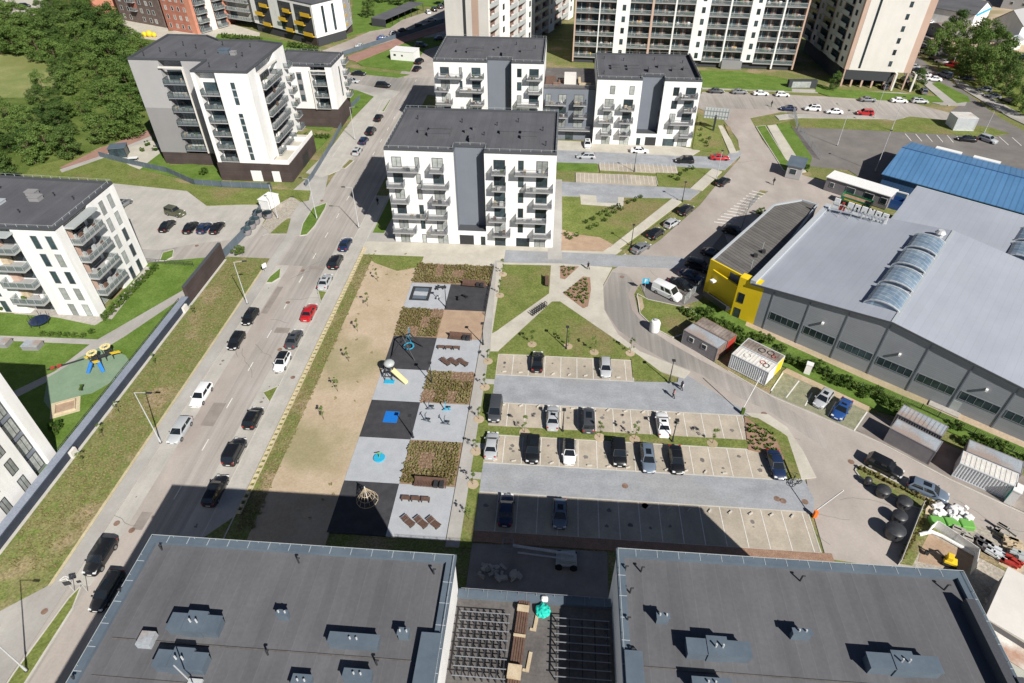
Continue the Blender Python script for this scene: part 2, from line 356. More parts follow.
def balcony(fac, u, z, wd, depth, parent, style='bars', slab='slab', rail='rail_grey'):
    def mks():
        m = MB(); m.box(0, wd, -depth, -.004, -.22, 0); return mesh_of(m, slab)
    o = place_mesh(('b', wd, depth, slab), mks, 'balcony', fac, u, z, 0, parent)
    k = ('r', wd, depth, style, rail)
    if k not in CACHE:
        m = MB(); m.mat(rail)
        def side(a, b):
            L = math.hypot(b[0]-a[0], b[1]-a[1])
            m.beam((*a, 1.08), (*b, 1.08), .06, .05); m.beam((*a, .08), (*b, .08), .05, .04)
            if style == 'bars':
                n = max(2, int(L/.14))
                for i in range(n+1):
                    x = a[0]+(b[0]-a[0])*i/n; y = a[1]+(b[1]-a[1])*i/n; m.beam((x, y, .06), (x, y, 1.06), .08, .03)
            else:
                n = max(1, round(L/1.3))
                for i in range(n+1):
                    x = a[0]+(b[0]-a[0])*i/n; y = a[1]+(b[1]-a[1])*i/n; m.beam((x, y, 0), (x, y, 1.1), .06, .06)
                m.mat('clear_glass').beam((a[0], a[1], .56), (b[0], b[1], .56), .02, .86); m.mat(rail)
        e = .04
        side((e, -.01), (e, -depth+e)); side((e, -depth+e), (wd-e, -depth+e)); side((wd-e, -depth+e), (wd-e, -.01))
        CACHE[k] = mesh_of(m, rail)
    r = bpy.data.objects.new('railing', CACHE[k]); COL.objects.link(r); r.parent = o
    if random.random() < .7:
        q = ('bf', wd, depth, random.randrange(3))
        if q not in CACHE:
            m = MB()
            for _ in range(random.randint(2, 4)):
                s = random.uniform(.3, .7); x = random.uniform(.2, max(.3, wd-1)); y = -random.uniform(.3, max(.35, depth-.6)); m.mat(random.choice(['white_plastic', 'wood_brown', 'leaf_light', 'metal_dark', 'wood_pale', 'rail_light'])).box(x, x+s, y-s*.6, y, .01, random.uniform(.35, .95))
            CACHE[q] = mesh_of(m)
        f_ = bpy.data.objects.new('furniture', CACHE[q]); COL.objects.link(f_); f_.parent = o
    return o
def part(mb, name, root, mat=None, smooth=False, bevel=0, label=None):
    l = root.location; o = mb.build(name, root, mat, smooth, (l[0], l[1], l[2]), bevel)
    if label: o['label'] = label
    return o
def roof_parts(root, poly, z, felt='roof_felt', cap='dark_flashing', pw=.35, ph=.45, rods=False, capz=None):
    """membrane sheet sunk behind a parapet, with a metal capping"""
    m = MB(); m.prism(poly, z, z+.05); part(m, 'roof', root, felt)
    c = MB(); n = len(poly)
    a = sum(poly[i][0]*poly[(i+1) % n][1]-poly[(i+1) % n][0]*poly[i][1] for i in range(n))
    P = poly if a > 0 else poly[::-1]
    inn = []
    for i in range(n):
        p0, p1, p2 = Vector(P[i-1]), Vector(P[i]), Vector(P[(i+1) % n])
        d1 = (p1-p0).normalized(); d2 = (p2-p1).normalized(); n1 = Vector((-d1.y, d1.x)); n2 = Vector((-d2.y, d2.x))
        k = 1+n1.dot(n2); k = max(k, .3); inn.append(p1+(n1+n2)*pw/k)
    for i in range(n):
        j = (i+1) % n; c.prism([tuple(P[i]), tuple(P[j]), tuple(inn[j]), tuple(inn[i])], z-.02, z+ph)
    part(c, 'parapet', root, cap)
    if rods:
        r = MB()
        for i in range(n):
            a = Vector(P[i]); b = Vector(P[(i+1) % n]); L = (b-a).length; k = max(1, int(L/1.7)); nn = Vector((-(b-a).y, (b-a).x)).normalized()*pw*.5
            for q in range(k):
                p = a+(b-a)*(q+.5)/k+nn; r.beam((p.x, p.y, z+ph), (p.x, p.y, z+ph+.45), .05)
            p = a+nn; q = b+nn; r.beam((p.x, p.y, z+ph+.42), (q.x, q.y, z+ph+.42), .03)
        part(r, 'guard_wire', root, 'rail_light')
# ============================================================ GROUND (structure)
m = MB(); m.box(-900, 900, -300, 1500, -.6, -.05); o = m.build('ground', None, 'verge'); o['kind'] = 'structure'
gr = ground
# --- left of the main street
gr('verge', rect(-63, -54.5, -20, 101), 'verge', True, px=False)
gr('sidewalk', rect(-54.2, -52.3, -20, 122), 'sidewalk', True, px=False)
gr('yellow_kerb', rect(-54.62, -54.25, -20, 99), 'yellow_kerb', True, px=False)
gr('road', rect(-52.6, -40.2, -30, 320), 'asphalt', px=False)
gr('parking_lane', rect(-52.3, -49.9, 33.6, 99), 'concrete_paving', px=False)
gr('road_edge', rect(-49.95, -47.3, -20, 99), 'asphalt_pink', px=False)
gr('grass_strip', [(-52.2, 0), (-50.6, 0), (-50.3, 31), (-50.9, 33.6), (-51.4, 32), (-52.1, 24)], 'grass', True, px=False, kerb='kerb')
gr('sidewalk', [(-60, -5), (-52.4, -5), (-52.3, 22), (-54.3, 33.5), (-58.5, 29.5), (-60, 24)], 'sidewalk', True, px=False)
gr('grass_patch', [(-64, 20), (-57.6, 21), (-56.8, 25.5), (-58.2, 28.7), (-64, 30)], 'grass', True, px=False)
# right side of the street
gr('sidewalk', rect(-40.2, -37.5, -20, 128), 'concrete_paving', True, px=False, kerb='kerb')
gr('parking_lane', rect(-42.9, -40.25, 40, 110), 'concrete_paving', px=False)
gr('grass_patch', [(263, 393), (279, 386), (270, 403)], 'grass', True, kerb='kerb')
gr('grass_patch', [(318, 291), (327, 292), (321, 303)], 'grass', True, kerb='kerb')
gr('grass_strip', [(-40.2, 40.2), (-37.2, 44), (-36.8, 31), (-42.8, 31), (-42.4, 36)], 'verge', True, px=False)
gr('verge', rect(-37.45, -34.6, 28, 110), 'verge', True, px=False)
gr('dirt', [(-34.7, 28), (-25.2, 28), (-25.2, 96), (-24.8, 104), (-34.7, 104)], 'dirt', True, px=False)
gr('grass_patch', [(-36.8, 104.5), (-24.6, 104), (-25.5, 100), (-29, 98.5), (-34, 101)], 'grass', True, px=False)
# --- street markings
m = MB()
for y in range(-20, 330, 8): m.box(-46.25, -46.12, y+1.6, y+3.6, .0, .030)
m.build('lane_marking', None, 'white_paint')['kind'] = 'structure'
# manhole covers
m = MB()
for p in ((465, 1023),):
    pass
for (x, y) in ((45, 612), (132, 531), (117, 500+24), (303, 271), (280, 350), (293, 378), (294, 172), (322, 201), (197, 246), (288, 303)):
    g = G(x, y); m.lathe((g[0], g[1], .1), [(.36, 0), (.36, .045)], 12)
for (x, y) in ((625, 486), (783, 501), (764, 414), (851, 462), (777, 499), (805, 502), (645, 506), (649, 262), (622, 277)):
    g = G(x, y); m.lathe((g[0], g[1], 0), [(.42, 0), (.42, .05)], 12)
m.build('manhole_covers', None, 'rust')['kind'] = 'structure'
# --- side streets on the left (drive to the car park)
gr('road', [(-52.5, 99), (-52.5, 117), (-60, 117.5), (-62.5, 108), (-64, 103), (-75, 98.5), (-90, 97.5), (-95, 102), (-75, 109), (-62.5, 102), (-60.5, 99)], 'asphalt', px=False)
gr('car_park', [(100, 180), (187, 191), (207, 204), (262, 205), (268, 214), (256, 234), (240, 247), (200, 262), (147, 268), (120, 250), (100, 200)], 'concrete_paving')
gr('road', [(130, 262), (150, 252), (200, 243), (262, 237), (310, 215), (320, 240), (290, 262), (255, 262), (227, 262), (200, 275), (192, 268)], 'asphalt')
gr('sidewalk', [(268, 234), (262, 236), (277, 205), (304, 181), (330, 168), (324, 196), (300, 236)], 'sidewalk', True)
gr('grass_patch', [(300, 236), (303, 224), (313, 208), (327, 203), (325, 209), (315, 226), (307, 235)], 'lawn', True, kerb='kerb')
gr('grass_patch', [(269, 234), (281, 219), (291, 219), (287, 234)], 'grass', True)
gr('grass_patch', [(266, 283), (270, 277), (281, 268), (280, 278), (272, 283)], 'lawn', True, kerb='kerb')
gr('grass_patch', [(160, 261), (163, 253), (174, 250), (173, 257), (166, 261)], 'lawn', True, kerb='kerb')
gr('sidewalk', [(122, 248), (163, 251), (158, 262), (148, 268), (130, 262)], 'sidewalk', True)
gr('verge', [(30, 168), (100, 150), (160, 175), (180, 183), (225, 188), (311, 191), (309, 201), (278, 207), (262, 204), (207, 206), (187, 191), (100, 182), (20, 188)], 'grass', True)
gr('dirt_patch', [(262, 226), (276, 206), (292, 197), (300, 202), (292, 216), (281, 224), (270, 234)], 'gravel', True)
# courtyard of the left blocks
gr('lawn', [(-64.6, 101), (-64.6, -10), (-120, -10), (-120, 80.5), (-77, 80.5), (-77, 97.8)], 'lawn', True, px=False)
gr('path', [(188, 288), (190, 293), (125, 337), (60, 376), (-20, 417), (-20, 408), (55, 372), (90, 345), (0, 341), (-30, 340), (-30, 335), (98, 340)], 'sidewalk', True)
gr('rubber_surface', [(100, 348), (112, 350), (126, 356), (131, 364), (128, 372), (116, 380), (103, 388), (92, 394), (80, 396), (74, 406), (52, 412), (44, 402), (48, 378), (62, 370), (80, 358)], 'rubber_green', True)
gr('terrace', [(14, 314), (57, 318), (95, 326), (108, 318), (100, 312), (60, 312), (20, 305)], 'stone', True)
gr('terrace', [(104, 318), (112, 320), (152, 268), (146, 267)], 'stone', True)
# --- around the grey and white block, top left
gr('path', [(60, 168), (67, 170), (110, 155), (152, 138), (150, 130), (100, 149)], 'red_paving', True)
gr('pavement', [(62, 173), (105, 158), (152, 141), (152, 136), (108, 154), (60, 170)], 'sidewalk', True)
gr('terrace', [(112, 155), (128, 148), (152, 141), (160, 145), (160, 155), (148, 163), (140, 170), (130, 166)], 'pale_paving', True)
gr('lawn', [(140, 170), (148, 163), (165, 150), (170, 166), (190, 164), (222, 168), (222, 186), (195, 184), (175, 177)], 'lawn', True)
gr('wild_ground', [(-400, 10), (-60, 10), (60, 20), (150, 33), (175, 60), (160, 130), (100, 147), (60, 166), (0, 180), (-400, 200)], 'wild_ground', z=.02)
gr('meadow', [(-60, 52), (0, 54), (30, 56), (56, 64), (64, 84), (40, 97), (0, 98), (-60, 110)], 'meadow', z=.05)
# --- lane, kerbs and lawns between the left blocks and the upper junction
gr('lawn', [(344, 85), (370, 92), (374, 98), (352, 118), (347, 120)], 'lawn', True)
gr('grass_patch', [(300, 118), (344, 118), (330, 131), (306, 128)], 'lawn', True)
gr('grass_patch', [(303, 135), (332, 135), (318, 150), (305, 148)], 'lawn', True)
gr('grass_patch', [(326, 154), (341, 138), (344, 141), (332, 158)], 'grass', True, kerb='kerb')
gr('grass_patch', [(306, 172), (310, 160), (327, 161), (325, 171)], 'grass', True)
gr('grass_patch', [(341, 168), (348, 159), (354, 161), (345, 169)], 'grass', True, kerb='kerb')
gr('grass_patch', [(377, 112), (383, 100), (391, 100), (384, 112)], 'lawn', True, kerb='kerb')
gr('grass_patch', [(374, 90), (389, 92), (395, 95), (385, 97)], 'lawn', True)
gr('sidewalk', [(345, 86), (380, 90), (392, 97), (370, 130), (352, 158), (340, 170), (322, 178), (306, 173), (330, 150), (352, 120), (374, 97)], 'concrete_paving', z=.118)
gr('pavement', [(344, 88), (350, 83), (400, 92), (392, 98)], 'sidewalk', z=.116)
# cross street and drive at the top left
gr('road', [(330, 70), (350, 83), (398, 91), (440, 96), (445, 60), (424, 60), (410, 75), (355, 70)], 'asphalt')
gr('road', [(-30, 20), (35, 12), (50, -10), (0, -20)], 'asphalt_dark')
gr('road', [(322, 51), (345, 42), (378, 28), (420, 14), (470, 0), (470, 26), (444, 25), (410, 35), (344, 55)], 'asphalt_pink')
gr('cycle_path', [(343, 58), (400, 38), (446, 24), (446, 30), (404, 43), (356, 62)], 'red_paving', True)
gr('lawn', [(357, 63), (404, 44), (425, 38), (446, 36), (446, 44), (425, 50), (413, 66), (410, 72), (362, 66)], 'lawn', True)
gr('lawn', [(346, 68), (410, 75), (398, 78), (348, 73)], 'lawn', True)
gr('parking_apron', [(408, 50), (446, 44), (446, 76), (404, 78)], 'asphalt_pink', z=.05)
gr('lawn', [(353, 8), (380, 0), (420, 8), (390, 28), (355, 34), (330, 44), (352, 28)], 'lawn', True)
gr('lawn', [(355, -20), (470, -20), (470, 10), (420, 6), (390, 12), (352, 12)], 'lawn', True, z=.12)
# behind the far left blocks
gr('forecourt', [(0, 0), (60, 0), (110, 12), (168, 28), (170, 42), (120, 36), (96, 22), (40, 24), (0, 14)], 'pale_paving', z=.09)
gr('forecourt', [(165, 32), (231, 24), (260, 33), (258, 45), (230, 42), (170, 44)], 'pale_paving', z=.092)
gr('lawn', [(218, 34), (262, 37), (318, 48), (310, 54), (260, 48), (214, 41)], 'lawn', True)
gr('grass_patch', [(29, 12), (44, 9), (50, 14), (44, 18)], 'lawn', True, z=.2)
gr('lawn', [(80, 15), (108, 17), (112, 20), (90, 22)], 'lawn', True, z=.2)
# --- middle: strip in front of the central block
gr('pavement', [(-37.5, 103.8), (15, 104), (14, 109), (-37.5, 129)], 'pale_paving', z=.112, px=False)
gr('pavement', [(-37.5, 108.6), (2.2, 109), (2.2, 135), (-37.5, 135)], 'sidewalk', z=.114, px=False)
gr('lawn', [(-37, 112), (-34.6, 112), (-34, 128), (-36.8, 131)], 'lawn', z=.15, px=False)
gr('service_road', rect(-9.3, 26, 103.2, 107.4), 'grey_pavers', z=.125, px=False)
gr('paved_strip', rect(-24.9, -9.4, 101.2, 106.3), 'pale_paving', z=.127, px=False)
gr('path', rect(-11.0, -9.35, 41.5, 103.5), 'sidewalk', True, px=False)
gr('verge', rect(-9.35, -7.9, 41.5, 77), 'grass', True, px=False)
for y in (69.3, 56.5, 51.5): gr('path', rect(-9.35, -7.9, y, y+1.1), 'sidewalk', z=.15, px=False)
# lawns and paths left of the curve
gr('path', [(497, 263), (560, 264), (612, 268), (603, 285), (604, 310), (618, 335), (640, 352), (690, 372), (684, 379), (660, 372), (630, 354), (505, 352), (490, 352)], 'pale_paving', True)
gr('lawn', [(503, 265), (551, 266), (549, 294), (496, 332), (492, 334)], 'grass', z=.15)
gr('lawn', [(497, 354), (499, 351), (552, 302), (560, 302), (640, 357), (672, 381), (633, 378), (631, 359)], 'grass', z=.15)
gr('plant_bed', [(560, 267), (579, 267), (565, 280), (560, 279)], 'mulch_red', z=.152)
gr('plant_bed', [(563, 294), (583, 277), (590, 278), (591, 290), (588, 307), (583, 309)], 'mulch_red', z=.152)
# square right of the central block
gr('lane', [(555, 184), (560, 182), (690, 189), (700, 192), (690, 200), (672, 199), (560, 196)], 'grey_pavers', z=.10)
gr('sidewalk', [(545, 180), (562, 180), (562, 260), (548, 260)], 'sidewalk', z=.13)
gr('lawn', [(562, 197), (672, 199), (612, 245), (562, 243)], 'grass', z=.14)
gr('dirt_patch', [(562, 230), (578, 235), (600, 238), (613, 245), (603, 252), (561, 251)], 'sand', z=.145)
gr('pavement', [(580, 195), (624, 198), (623, 208), (581, 205)], 'pale_paving', z=.15)
gr('pavement', [(596, 196), (618, 197), (618, 204), (597, 203)], 'grey_pavers', z=.155)
gr('sidewalk', [(672, 199), (682, 202), (640, 234), (615, 252), (603, 254), (612, 246)], 'pale_paving', z=.15)
gr('lawn', [(679, 208), (684, 209), (650, 240), (622, 256), (615, 256)], 'verge', z=.14)
gr('car_park', [(576, 173), (655, 176), (657, 186), (576, 183)], 'beige_pavers', z=.12)
gr('lawn', [(655, 165), (712, 169), (690, 187), (658, 186)], 'grass', z=.14)
gr('car_park', [(598, 162), (676, 165), (678, 174), (600, 171)], 'beige_pavers', z=.13)
gr('lawn', [(557, 163), (597, 164), (597, 172), (557, 170)], 'lawn', z=.125)
gr('lawn', [(600, 171), (656, 174), (655, 177), (600, 173)], 'grass', z=.135)
gr('lane', [(555, 150), (605, 152), (725, 158), (735, 148), (742, 154), (725, 170), (640, 165), (557, 163)], 'grey_pavers', z=.10)
gr('sidewalk', [(540, 140), (680, 147), (700, 151), (690, 157), (545, 150)], 'pale_paving', z=.11)
gr('pavement', [(712, 169), (722, 172), (702, 191), (690, 189)], 'pale_paving', z=.15)
gr('lawn', [(698, 116), (710, 115), (722, 132), (722, 148), (712, 152), (692, 150)], 'grass', z=.15)
gr('sidewalk', [(718, 126), (722, 126), (739, 153), (730, 154)], 'pale_paving', z=.155)
gr('lawn', [(724, 124), (730, 128), (740, 150), (736, 152)], 'verge', z=.155)
# --- right hand street
gr('road', [(702, 92), (724, 92), (900, 100), (985, 122), (1100, 160), (1100, 180), (985, 140), (880, 118), (780, 112), (750, 118), (762, 140), (782, 165), (805, 176), (860, 190), (845, 207), (790, 195), (760, 190), (748, 204), (727, 228), (700, 262), (690, 280), (640, 284), (634, 294), (638, 312), (655, 328), (690, 348), (728, 371), (770, 394), (880, 441), (950, 478), (1040, 520), (1090, 560), (1024, 620), (900, 570), (826, 558), (812, 510), (806, 478), (795, 450), (776, 424), (740, 412), (690, 386), (660, 362), (630, 347), (612, 330), (603, 310), (601, 290), (612, 270), (628, 262), (660, 240), (700, 205), (722, 178), (740, 158), (738, 140), (722, 118), (698, 108)], 'asphalt_pink')
gr('road', [(690, 100), (700, 94), (900, 102), (985, 124), (1100, 163), (1100, 178), (985, 139), (900, 116), (780, 110), (700, 108)], 'asphalt')
gr('road_curve', [(612, 272), (603, 290), (605, 310), (618, 330), (640, 346), (668, 362), (700, 374), (740, 398), (770, 412), (800, 432), (830, 452), (820, 430), (770, 396), (700, 360), (668, 342), (645, 326), (632, 310), (628, 294), (634, 282), (626, 274)], 'asphalt')
gr('road', [(1000, 118), (1040, 140), (1040, 120), (985, 90), (955, 70), (915, 40), (880, 0), (860, -20), (900, -20), (940, 20), (930, 40), (960, 62), (1000, 85), (1060, 120), (1060, 160), (975, 130), (950, 112), (960, 105), (935, 85), (905, 75), (895, 40)], 'asphalt_dark')
gr('yard', [(890, 0), (1100, 0), (1100, 60), (1000, 50), (950, 60), (915, 40)], 'dirt', z=.03)
gr('sidewalk', [(702, 89), (905, 96), (940, 105), (965, 106), (968, 100), (922, 78), (916, 80), (946, 100), (900, 93), (700, 86)], 'sidewalk', z=.13)
gr('lawn', [(700, 71), (740, 72), (768, 76), (790, 80), (792, 92), (702, 88)], 'lawn', z=.125)
gr('lawn', [(816, 84), (840, 90), (945, 97), (943, 103), (905, 102), (830, 97), (815, 92)], 'lawn', z=.14)
gr('lawn', [(926, 86), (938, 82), (968, 97), (970, 102), (955, 104)], 'lawn', z=.15)
gr('sidewalk', [(925, 86), (930, 83), (957, 104), (948, 106)], 'sidewalk', z=.152)
gr('lawn', [(938, 72), (958, 82), (985, 95), (1024, 118), (1060, 140), (1060, 110), (990, 70), (940, 55)], 'grass', z=.12)
gr('sidewalk', [(952, 78), (962, 82), (1024, 116), (1060, 136), (1060, 142), (1010, 118), (960, 88)], 'sidewalk', z=.14)
gr('sidewalk', [(779, 120), (800, 118), (880, 119), (900, 120), (905, 117), (790, 114), (775, 116)], 'sidewalk', z=.12)
gr('lawn', [(777, 124), (800, 119), (890, 122), (910, 117), (940, 120), (990, 128), (1010, 134), (985, 137), (900, 132), (840, 129), (780, 127)], 'grass', z=.13)
gr('car_park', [(786, 127), (860, 130), (985, 137), (1100, 150), (1100, 220), (880, 190), (848, 170), (807, 166)], 'asphalt_dark', z=.05)
m = MB()
for i in range(5):
    a = G(905+i*10.5, 134+i*.4); b = G(911+i*10.5, 141+i*.4); m.beam((*a, .03), (*b, .03), .2, .06)
for i in range(3):
    a = G(999+i*13, 137+i*.8); b = G(1008+i*13, 145+i*.8); m.beam((*a, .03), (*b, .03), .2, .06)
m.build('stall_marking', None, 'white_paint', off=(0, 0, -.04))['kind'] = 'structure'
gr('lawn', [(756, 127), (765, 126), (786, 160), (800, 171), (797, 178), (783, 170)], 'lawn', z=.13, kerb='kerb')
gr('lawn', [(776, 125), (790, 125), (812, 158), (808, 172), (793, 162), (774, 130)], 'lawn', z=.13)
gr('path', [(767, 126), (776, 125), (806, 172), (800, 173), (786, 160)], 'pale_paving', z=.125)
# hatched area by the office hall
m = MB()
A, B, C_, D_ = G(714, 222), G(752, 191), G(758, 194), G(730, 224)
for i in range(13):
    t = i/12; a = (A[0]+(B[0]-A[0])*t, A[1]+(B[1]-A[1])*t); b = (D_[0]+(C_[0]+1.5-D_[0])*t, D_[1]+(C_[1]-D_[1])*t); m.beam((*a, .032), (*b, .032), .32, .02)
m.build('hatch_marking', None, 'white_paint')['kind'] = 'structure'
gr('road', [(722, 228), (748, 203), (775, 188), (805, 192), (860, 214), (905, 222), (890, 240), (800, 215), (760, 262), (735, 262)], 'asphalt_pink')
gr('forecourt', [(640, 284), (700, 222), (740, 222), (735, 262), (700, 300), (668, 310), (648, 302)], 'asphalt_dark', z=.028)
gr('lawn', [(637, 294), (648, 300), (690, 309), (700, 318), (692, 332), (672, 338), (655, 329), (640, 314)], 'grass', z=.12, kerb='kerb')
gr('dirt_patch', [(636, 296), (642, 298), (644, 308), (641, 312)], 'dirt', z=.14)
gr('bank', [(690, 309), (720, 300), (760, 330), (866, 376), (906, 394), (993, 431), (1060, 460), (1060, 490), (1020, 465), (940, 428), (880, 412), (790, 370), (735, 345), (700, 326)], 'lawn', z=.10)
gr('pavement', [(748, 318), (768, 330), (866, 373), (906, 391), (993, 428), (1060, 456), (1060, 464), (990, 434), (860, 378), (745, 326)], 'dirt', z=.13)
gr('car_park', [(770, 394), (782, 372), (868, 412), (856, 431)], 'green_pavers', z=.05)
gr('dirt_patch', [(782, 372), (790, 366), (870, 405), (868, 412)], 'dirt', z=.09)
m = MB()
for (x, y, x2, y2) in ((771, 391, 783, 373), (786, 398, 799, 381), (805, 406, 812, 393), (828, 416, 836, 402), (854, 431, 867, 412)):
    a = G(x, y); b = G(x2, y2); m.beam((*a, .06), (*b, .06), .18, .03)
m.build('stall_marking', None, 'white_paint')['kind'] = 'structure'
gr('yard', [(856, 430), (868, 412), (1024, 476), (1024, 512), (950, 478)], 'asphalt_new', z=.045)
m = MB()
for (a, b) in (((728, 371), (770, 396)), ((770, 396), (880, 443)), ((880, 443), (950, 480)), ((950, 480), (1040, 522))):
    a = G(*a); b = G(*b); m.beam((*a, .05), (*b, .05), .16, .1)
m.build('kerb', None, 'kerb')['kind'] = 'structure'
# --- big car park
gr('car_park', rect(-7.9, 13.2, 71.6, 76.4), 'beige_pavers', z=.05, px=False, kerb='kerb')
gr('parking_aisle', [(-7.9, 65.6), (30.2, 65.6), (27.5, 67.8), (20.5, 74.6), (19.8, 71.9), (13.2, 71.6), (-7.9, 71.6)], 'grey_pavers', z=.04, px=False)
gr('car_park', rect(-7.9, 28.2, 60.9, 65.6), 'beige_pavers', z=.052, px=False, kerb='kerb')
gr('verge', [(-7.9, 59.4), (28.5, 59.5), (28.3, 60.9), (-7.9, 60.9)], 'grass', z=.14, px=False)
gr('car_park', [(-7.9, 54.4), (31.5, 54.4), (31.0, 59.3), (-7.9, 59.3)], 'beige_pavers', z=.05, px=False, kerb='kerb')
gr('parking_aisle', [(-7.9, 49.6), (33.6, 49.4), (34.4, 51.5), (33.9, 55.2), (31.5, 54.4), (-7.9, 54.4)], 'grey_pavers', z=.04, px=False)
gr('car_park', rect(-7.9, 33.0, 43.9, 49.6), 'beige_pavers', z=.05, px=False, kerb='kerb')
gr('plant_bed', [(744, 417), (752, 421), (777, 437), (784, 460), (760, 453), (748, 450)], 'mulch_red', z=.15)
gr('sidewalk', [(744, 413), (768, 415), (787, 428), (803, 452), (816, 478), (799, 480), (784, 440), (757, 421)], 'pale_paving', z=.13)
gr('lawn', [(744, 416), (758, 419), (780, 432), (787, 437), (801, 479), (792, 479), (783, 457), (775, 438), (751, 422)], 'grass', z=.148)
gr('brown_path', rect(-9.2, 34.2, 42.4, 43.9), 'mulch_red', z=.09, px=False)
gr('yard', rect(-7.9, 8, 31.5, 42.2), 'asphalt_new', z=.05, px=False)
m = MB()
for i in range(9):
    x = -7.9+i*2.5
    if x < 13: m.box(x-.045, x+.045, 71.7, 76.3, .05, .062)
for i in range(15): x = -7.9+i*2.52; m.box(x-.045, x+.045, 61, 65.5, .05, .064)
for i in range(16): x = -7.9+i*2.52; m.box(x-.045, x+.045, 54.5, 59.2, .05, .062)
for i in range(17): x = -7.9+i*2.51; m.box(x-.045, x+.045, 44.0, 49.5, .05, .062)
for i in range(20): a = 576+4.2*i; p = G(a, 173.6+i*.15); q = G(a, 182.5+i*.15); m.box(p[0]-.04, p[0]+.04, q[1], p[1], .12, .165)
for i in range(18): a = 600+4.4*i; p = G(a, 162.6+i*.15); q = G(a, 171+i*.15); m.box(p[0]-.04, p[0]+.04, q[1], p[1], .12, .165)
m.build('stall_marking', None, 'white_paint')['kind'] = 'structure'
# stains, patches and tyre marks on the paving
def blotch(m, x, y, r, z, sx=1.0, sy=1.0):
    n = 9; m.add([(x+r*sx*random.uniform(.6, 1.15)*math.cos(6.283*i/n), y+r*sy*random.uniform(.6, 1.15)*math.sin(6.283*i/n), z) for i in range(n)], [tuple(range(n))])
m = MB()
for i in range(60):
    row = random.choice(((56.9, .058), (63.2, .060), (74, .058), (47, .058))); blotch(m, -6.7+2.52*random.randrange(15)+random.uniform(-.3, .3), row[0]+random.uniform(-1.3, 1.3), random.uniform(.12, .4), row[1]) if row[0] != 74 else blotch(m, -6.7+2.5*random.randrange(8), 74+random.uniform(-1, 1), random.uniform(.12, .35), row[1])
for i in range(26): blotch(m, random.choice((-41.6, -41.6, -51.1)), random.uniform(34, 98), random.uniform(.12, .35), .032)
m.build('oil_stains', None, 'asphalt_dark')['kind'] = 'structure'
m = MB()
for (x0, x1, y0, y1) in ((-48.5, -46.6, 58, 62.5), (-45.6, -43.2, 79, 80.4), (-49.7, -48.6, 84, 92), (-45.8, -43.0, 98, 99), (-49.2, -47.9, 41, 43.5)): m.box(x0, x1, y0, y1, 0, .034)
m.build('road_patches', None, 'asphalt_new')['kind'] = 'structure'
m = MB()
for (pts) in (((0, 0),),): pass
def crack(x, y, a, n, z):
    p = (x, y)
    for i in range(n):
        a += random.uniform(-.5, .5); q = (p[0]+math.cos(a)*.9, p[1]+math.sin(a)*.9); m.beam((*p, z), (*q, z), .05, .01); p = q
for i in range(10): crack(random.uniform(-49, -43), random.uniform(32, 110), random.uniform(0, 6), random.randint(3, 9), .034)
for (px_, py_) in ((800, 440), (850, 520), (840, 500), (980, 520), (700, 250), (720, 215), (650, 270), (760, 160), (830, 545), (1000, 535)):
    g = G(px_, py_); crack(g[0], g[1], random.uniform(0, 6), 7, .034)
m.build('cracks', None, 'asphalt_dark')['kind'] = 'structure'
# --- playground checker of rubber tiles and beds
X0, X1, X2 = -25.5, -18.3, -11.1
for (nm, x0, x1, y0, y1, mt) in (
    ('plant_bed', X0, X1, 94.9, 101.2, 'mulch'), ('plant_bed', X1, X2, 94.9, 101.2, 'mulch'),
    ('rubber_tile', X0, X1, 87.2, 94.9, 'rubber_grey'), ('rubber_tile', X1, X2, 87.2, 94.9, 'rubber_black'),
    ('plant_bed', X0, X1, 79.5, 87.2, 'mulch'), ('sand_bed', X1, X2, 79.5, 87.2, 'sand'),
    ('rubber_tile', X0, X1, 71.6, 79.5, 'rubber_black'), ('rubber_tile', X1, X2, 71.6, 79.5, 'rubber_grey'),
    ('rubber_tile', X0, X1, 64.7, 71.6, 'rubber_grey'), ('plant_bed', X1, X2, 64.7, 71.6, 'mulch'),
    ('rubber_tile', X0, X1, 57.5, 64.7, 'rubber_black'), ('rubber_tile', X1, X2, 57.5, 64.7, 'rubber_grey'),
    ('rubber_tile', X0, X1, 50.0, 57.5, 'rubber_grey'), ('plant_bed', X1, X2, 50.0, 57.5, 'mulch'),
    ('rubber_tile', X0, X1, 42.3, 50.0, 'rubber_black'), ('rubber_tile', X1, X2, 42.3, 50.0, 'rubber_grey')):
    gr(nm, rect(x0, x1, y0, y1), mt, z=.16, px=False)
gr('blue_square', rect(-22.9, -20.9, 60.4, 62.6), 'blue_rubber', z=.168, px=False)
# --- ground on the far right bottom
gr('island', [(857, 466), (866, 468), (935, 502), (940, 509), (930, 512), (915, 508), (860, 478), (855, 471)], 'verge', z=.14, kerb='kerb')
gr('verge', [(921, 507), (930, 511), (936, 520), (912, 566), (900, 564)], 'verge', z=.13)
gr('yard', [(936, 520), (1000, 530), (1060, 570), (1060, 620), (980, 610), (912, 566)], 'gravel', z=.06)
gr('dirt_patch', [(925, 532), (975, 558), (966, 572), (918, 562)], 'sand', z=.08)
gr('verge', [(934, 528), (1010, 570), (1008, 573), (931, 533)], 'verge', z=.10)
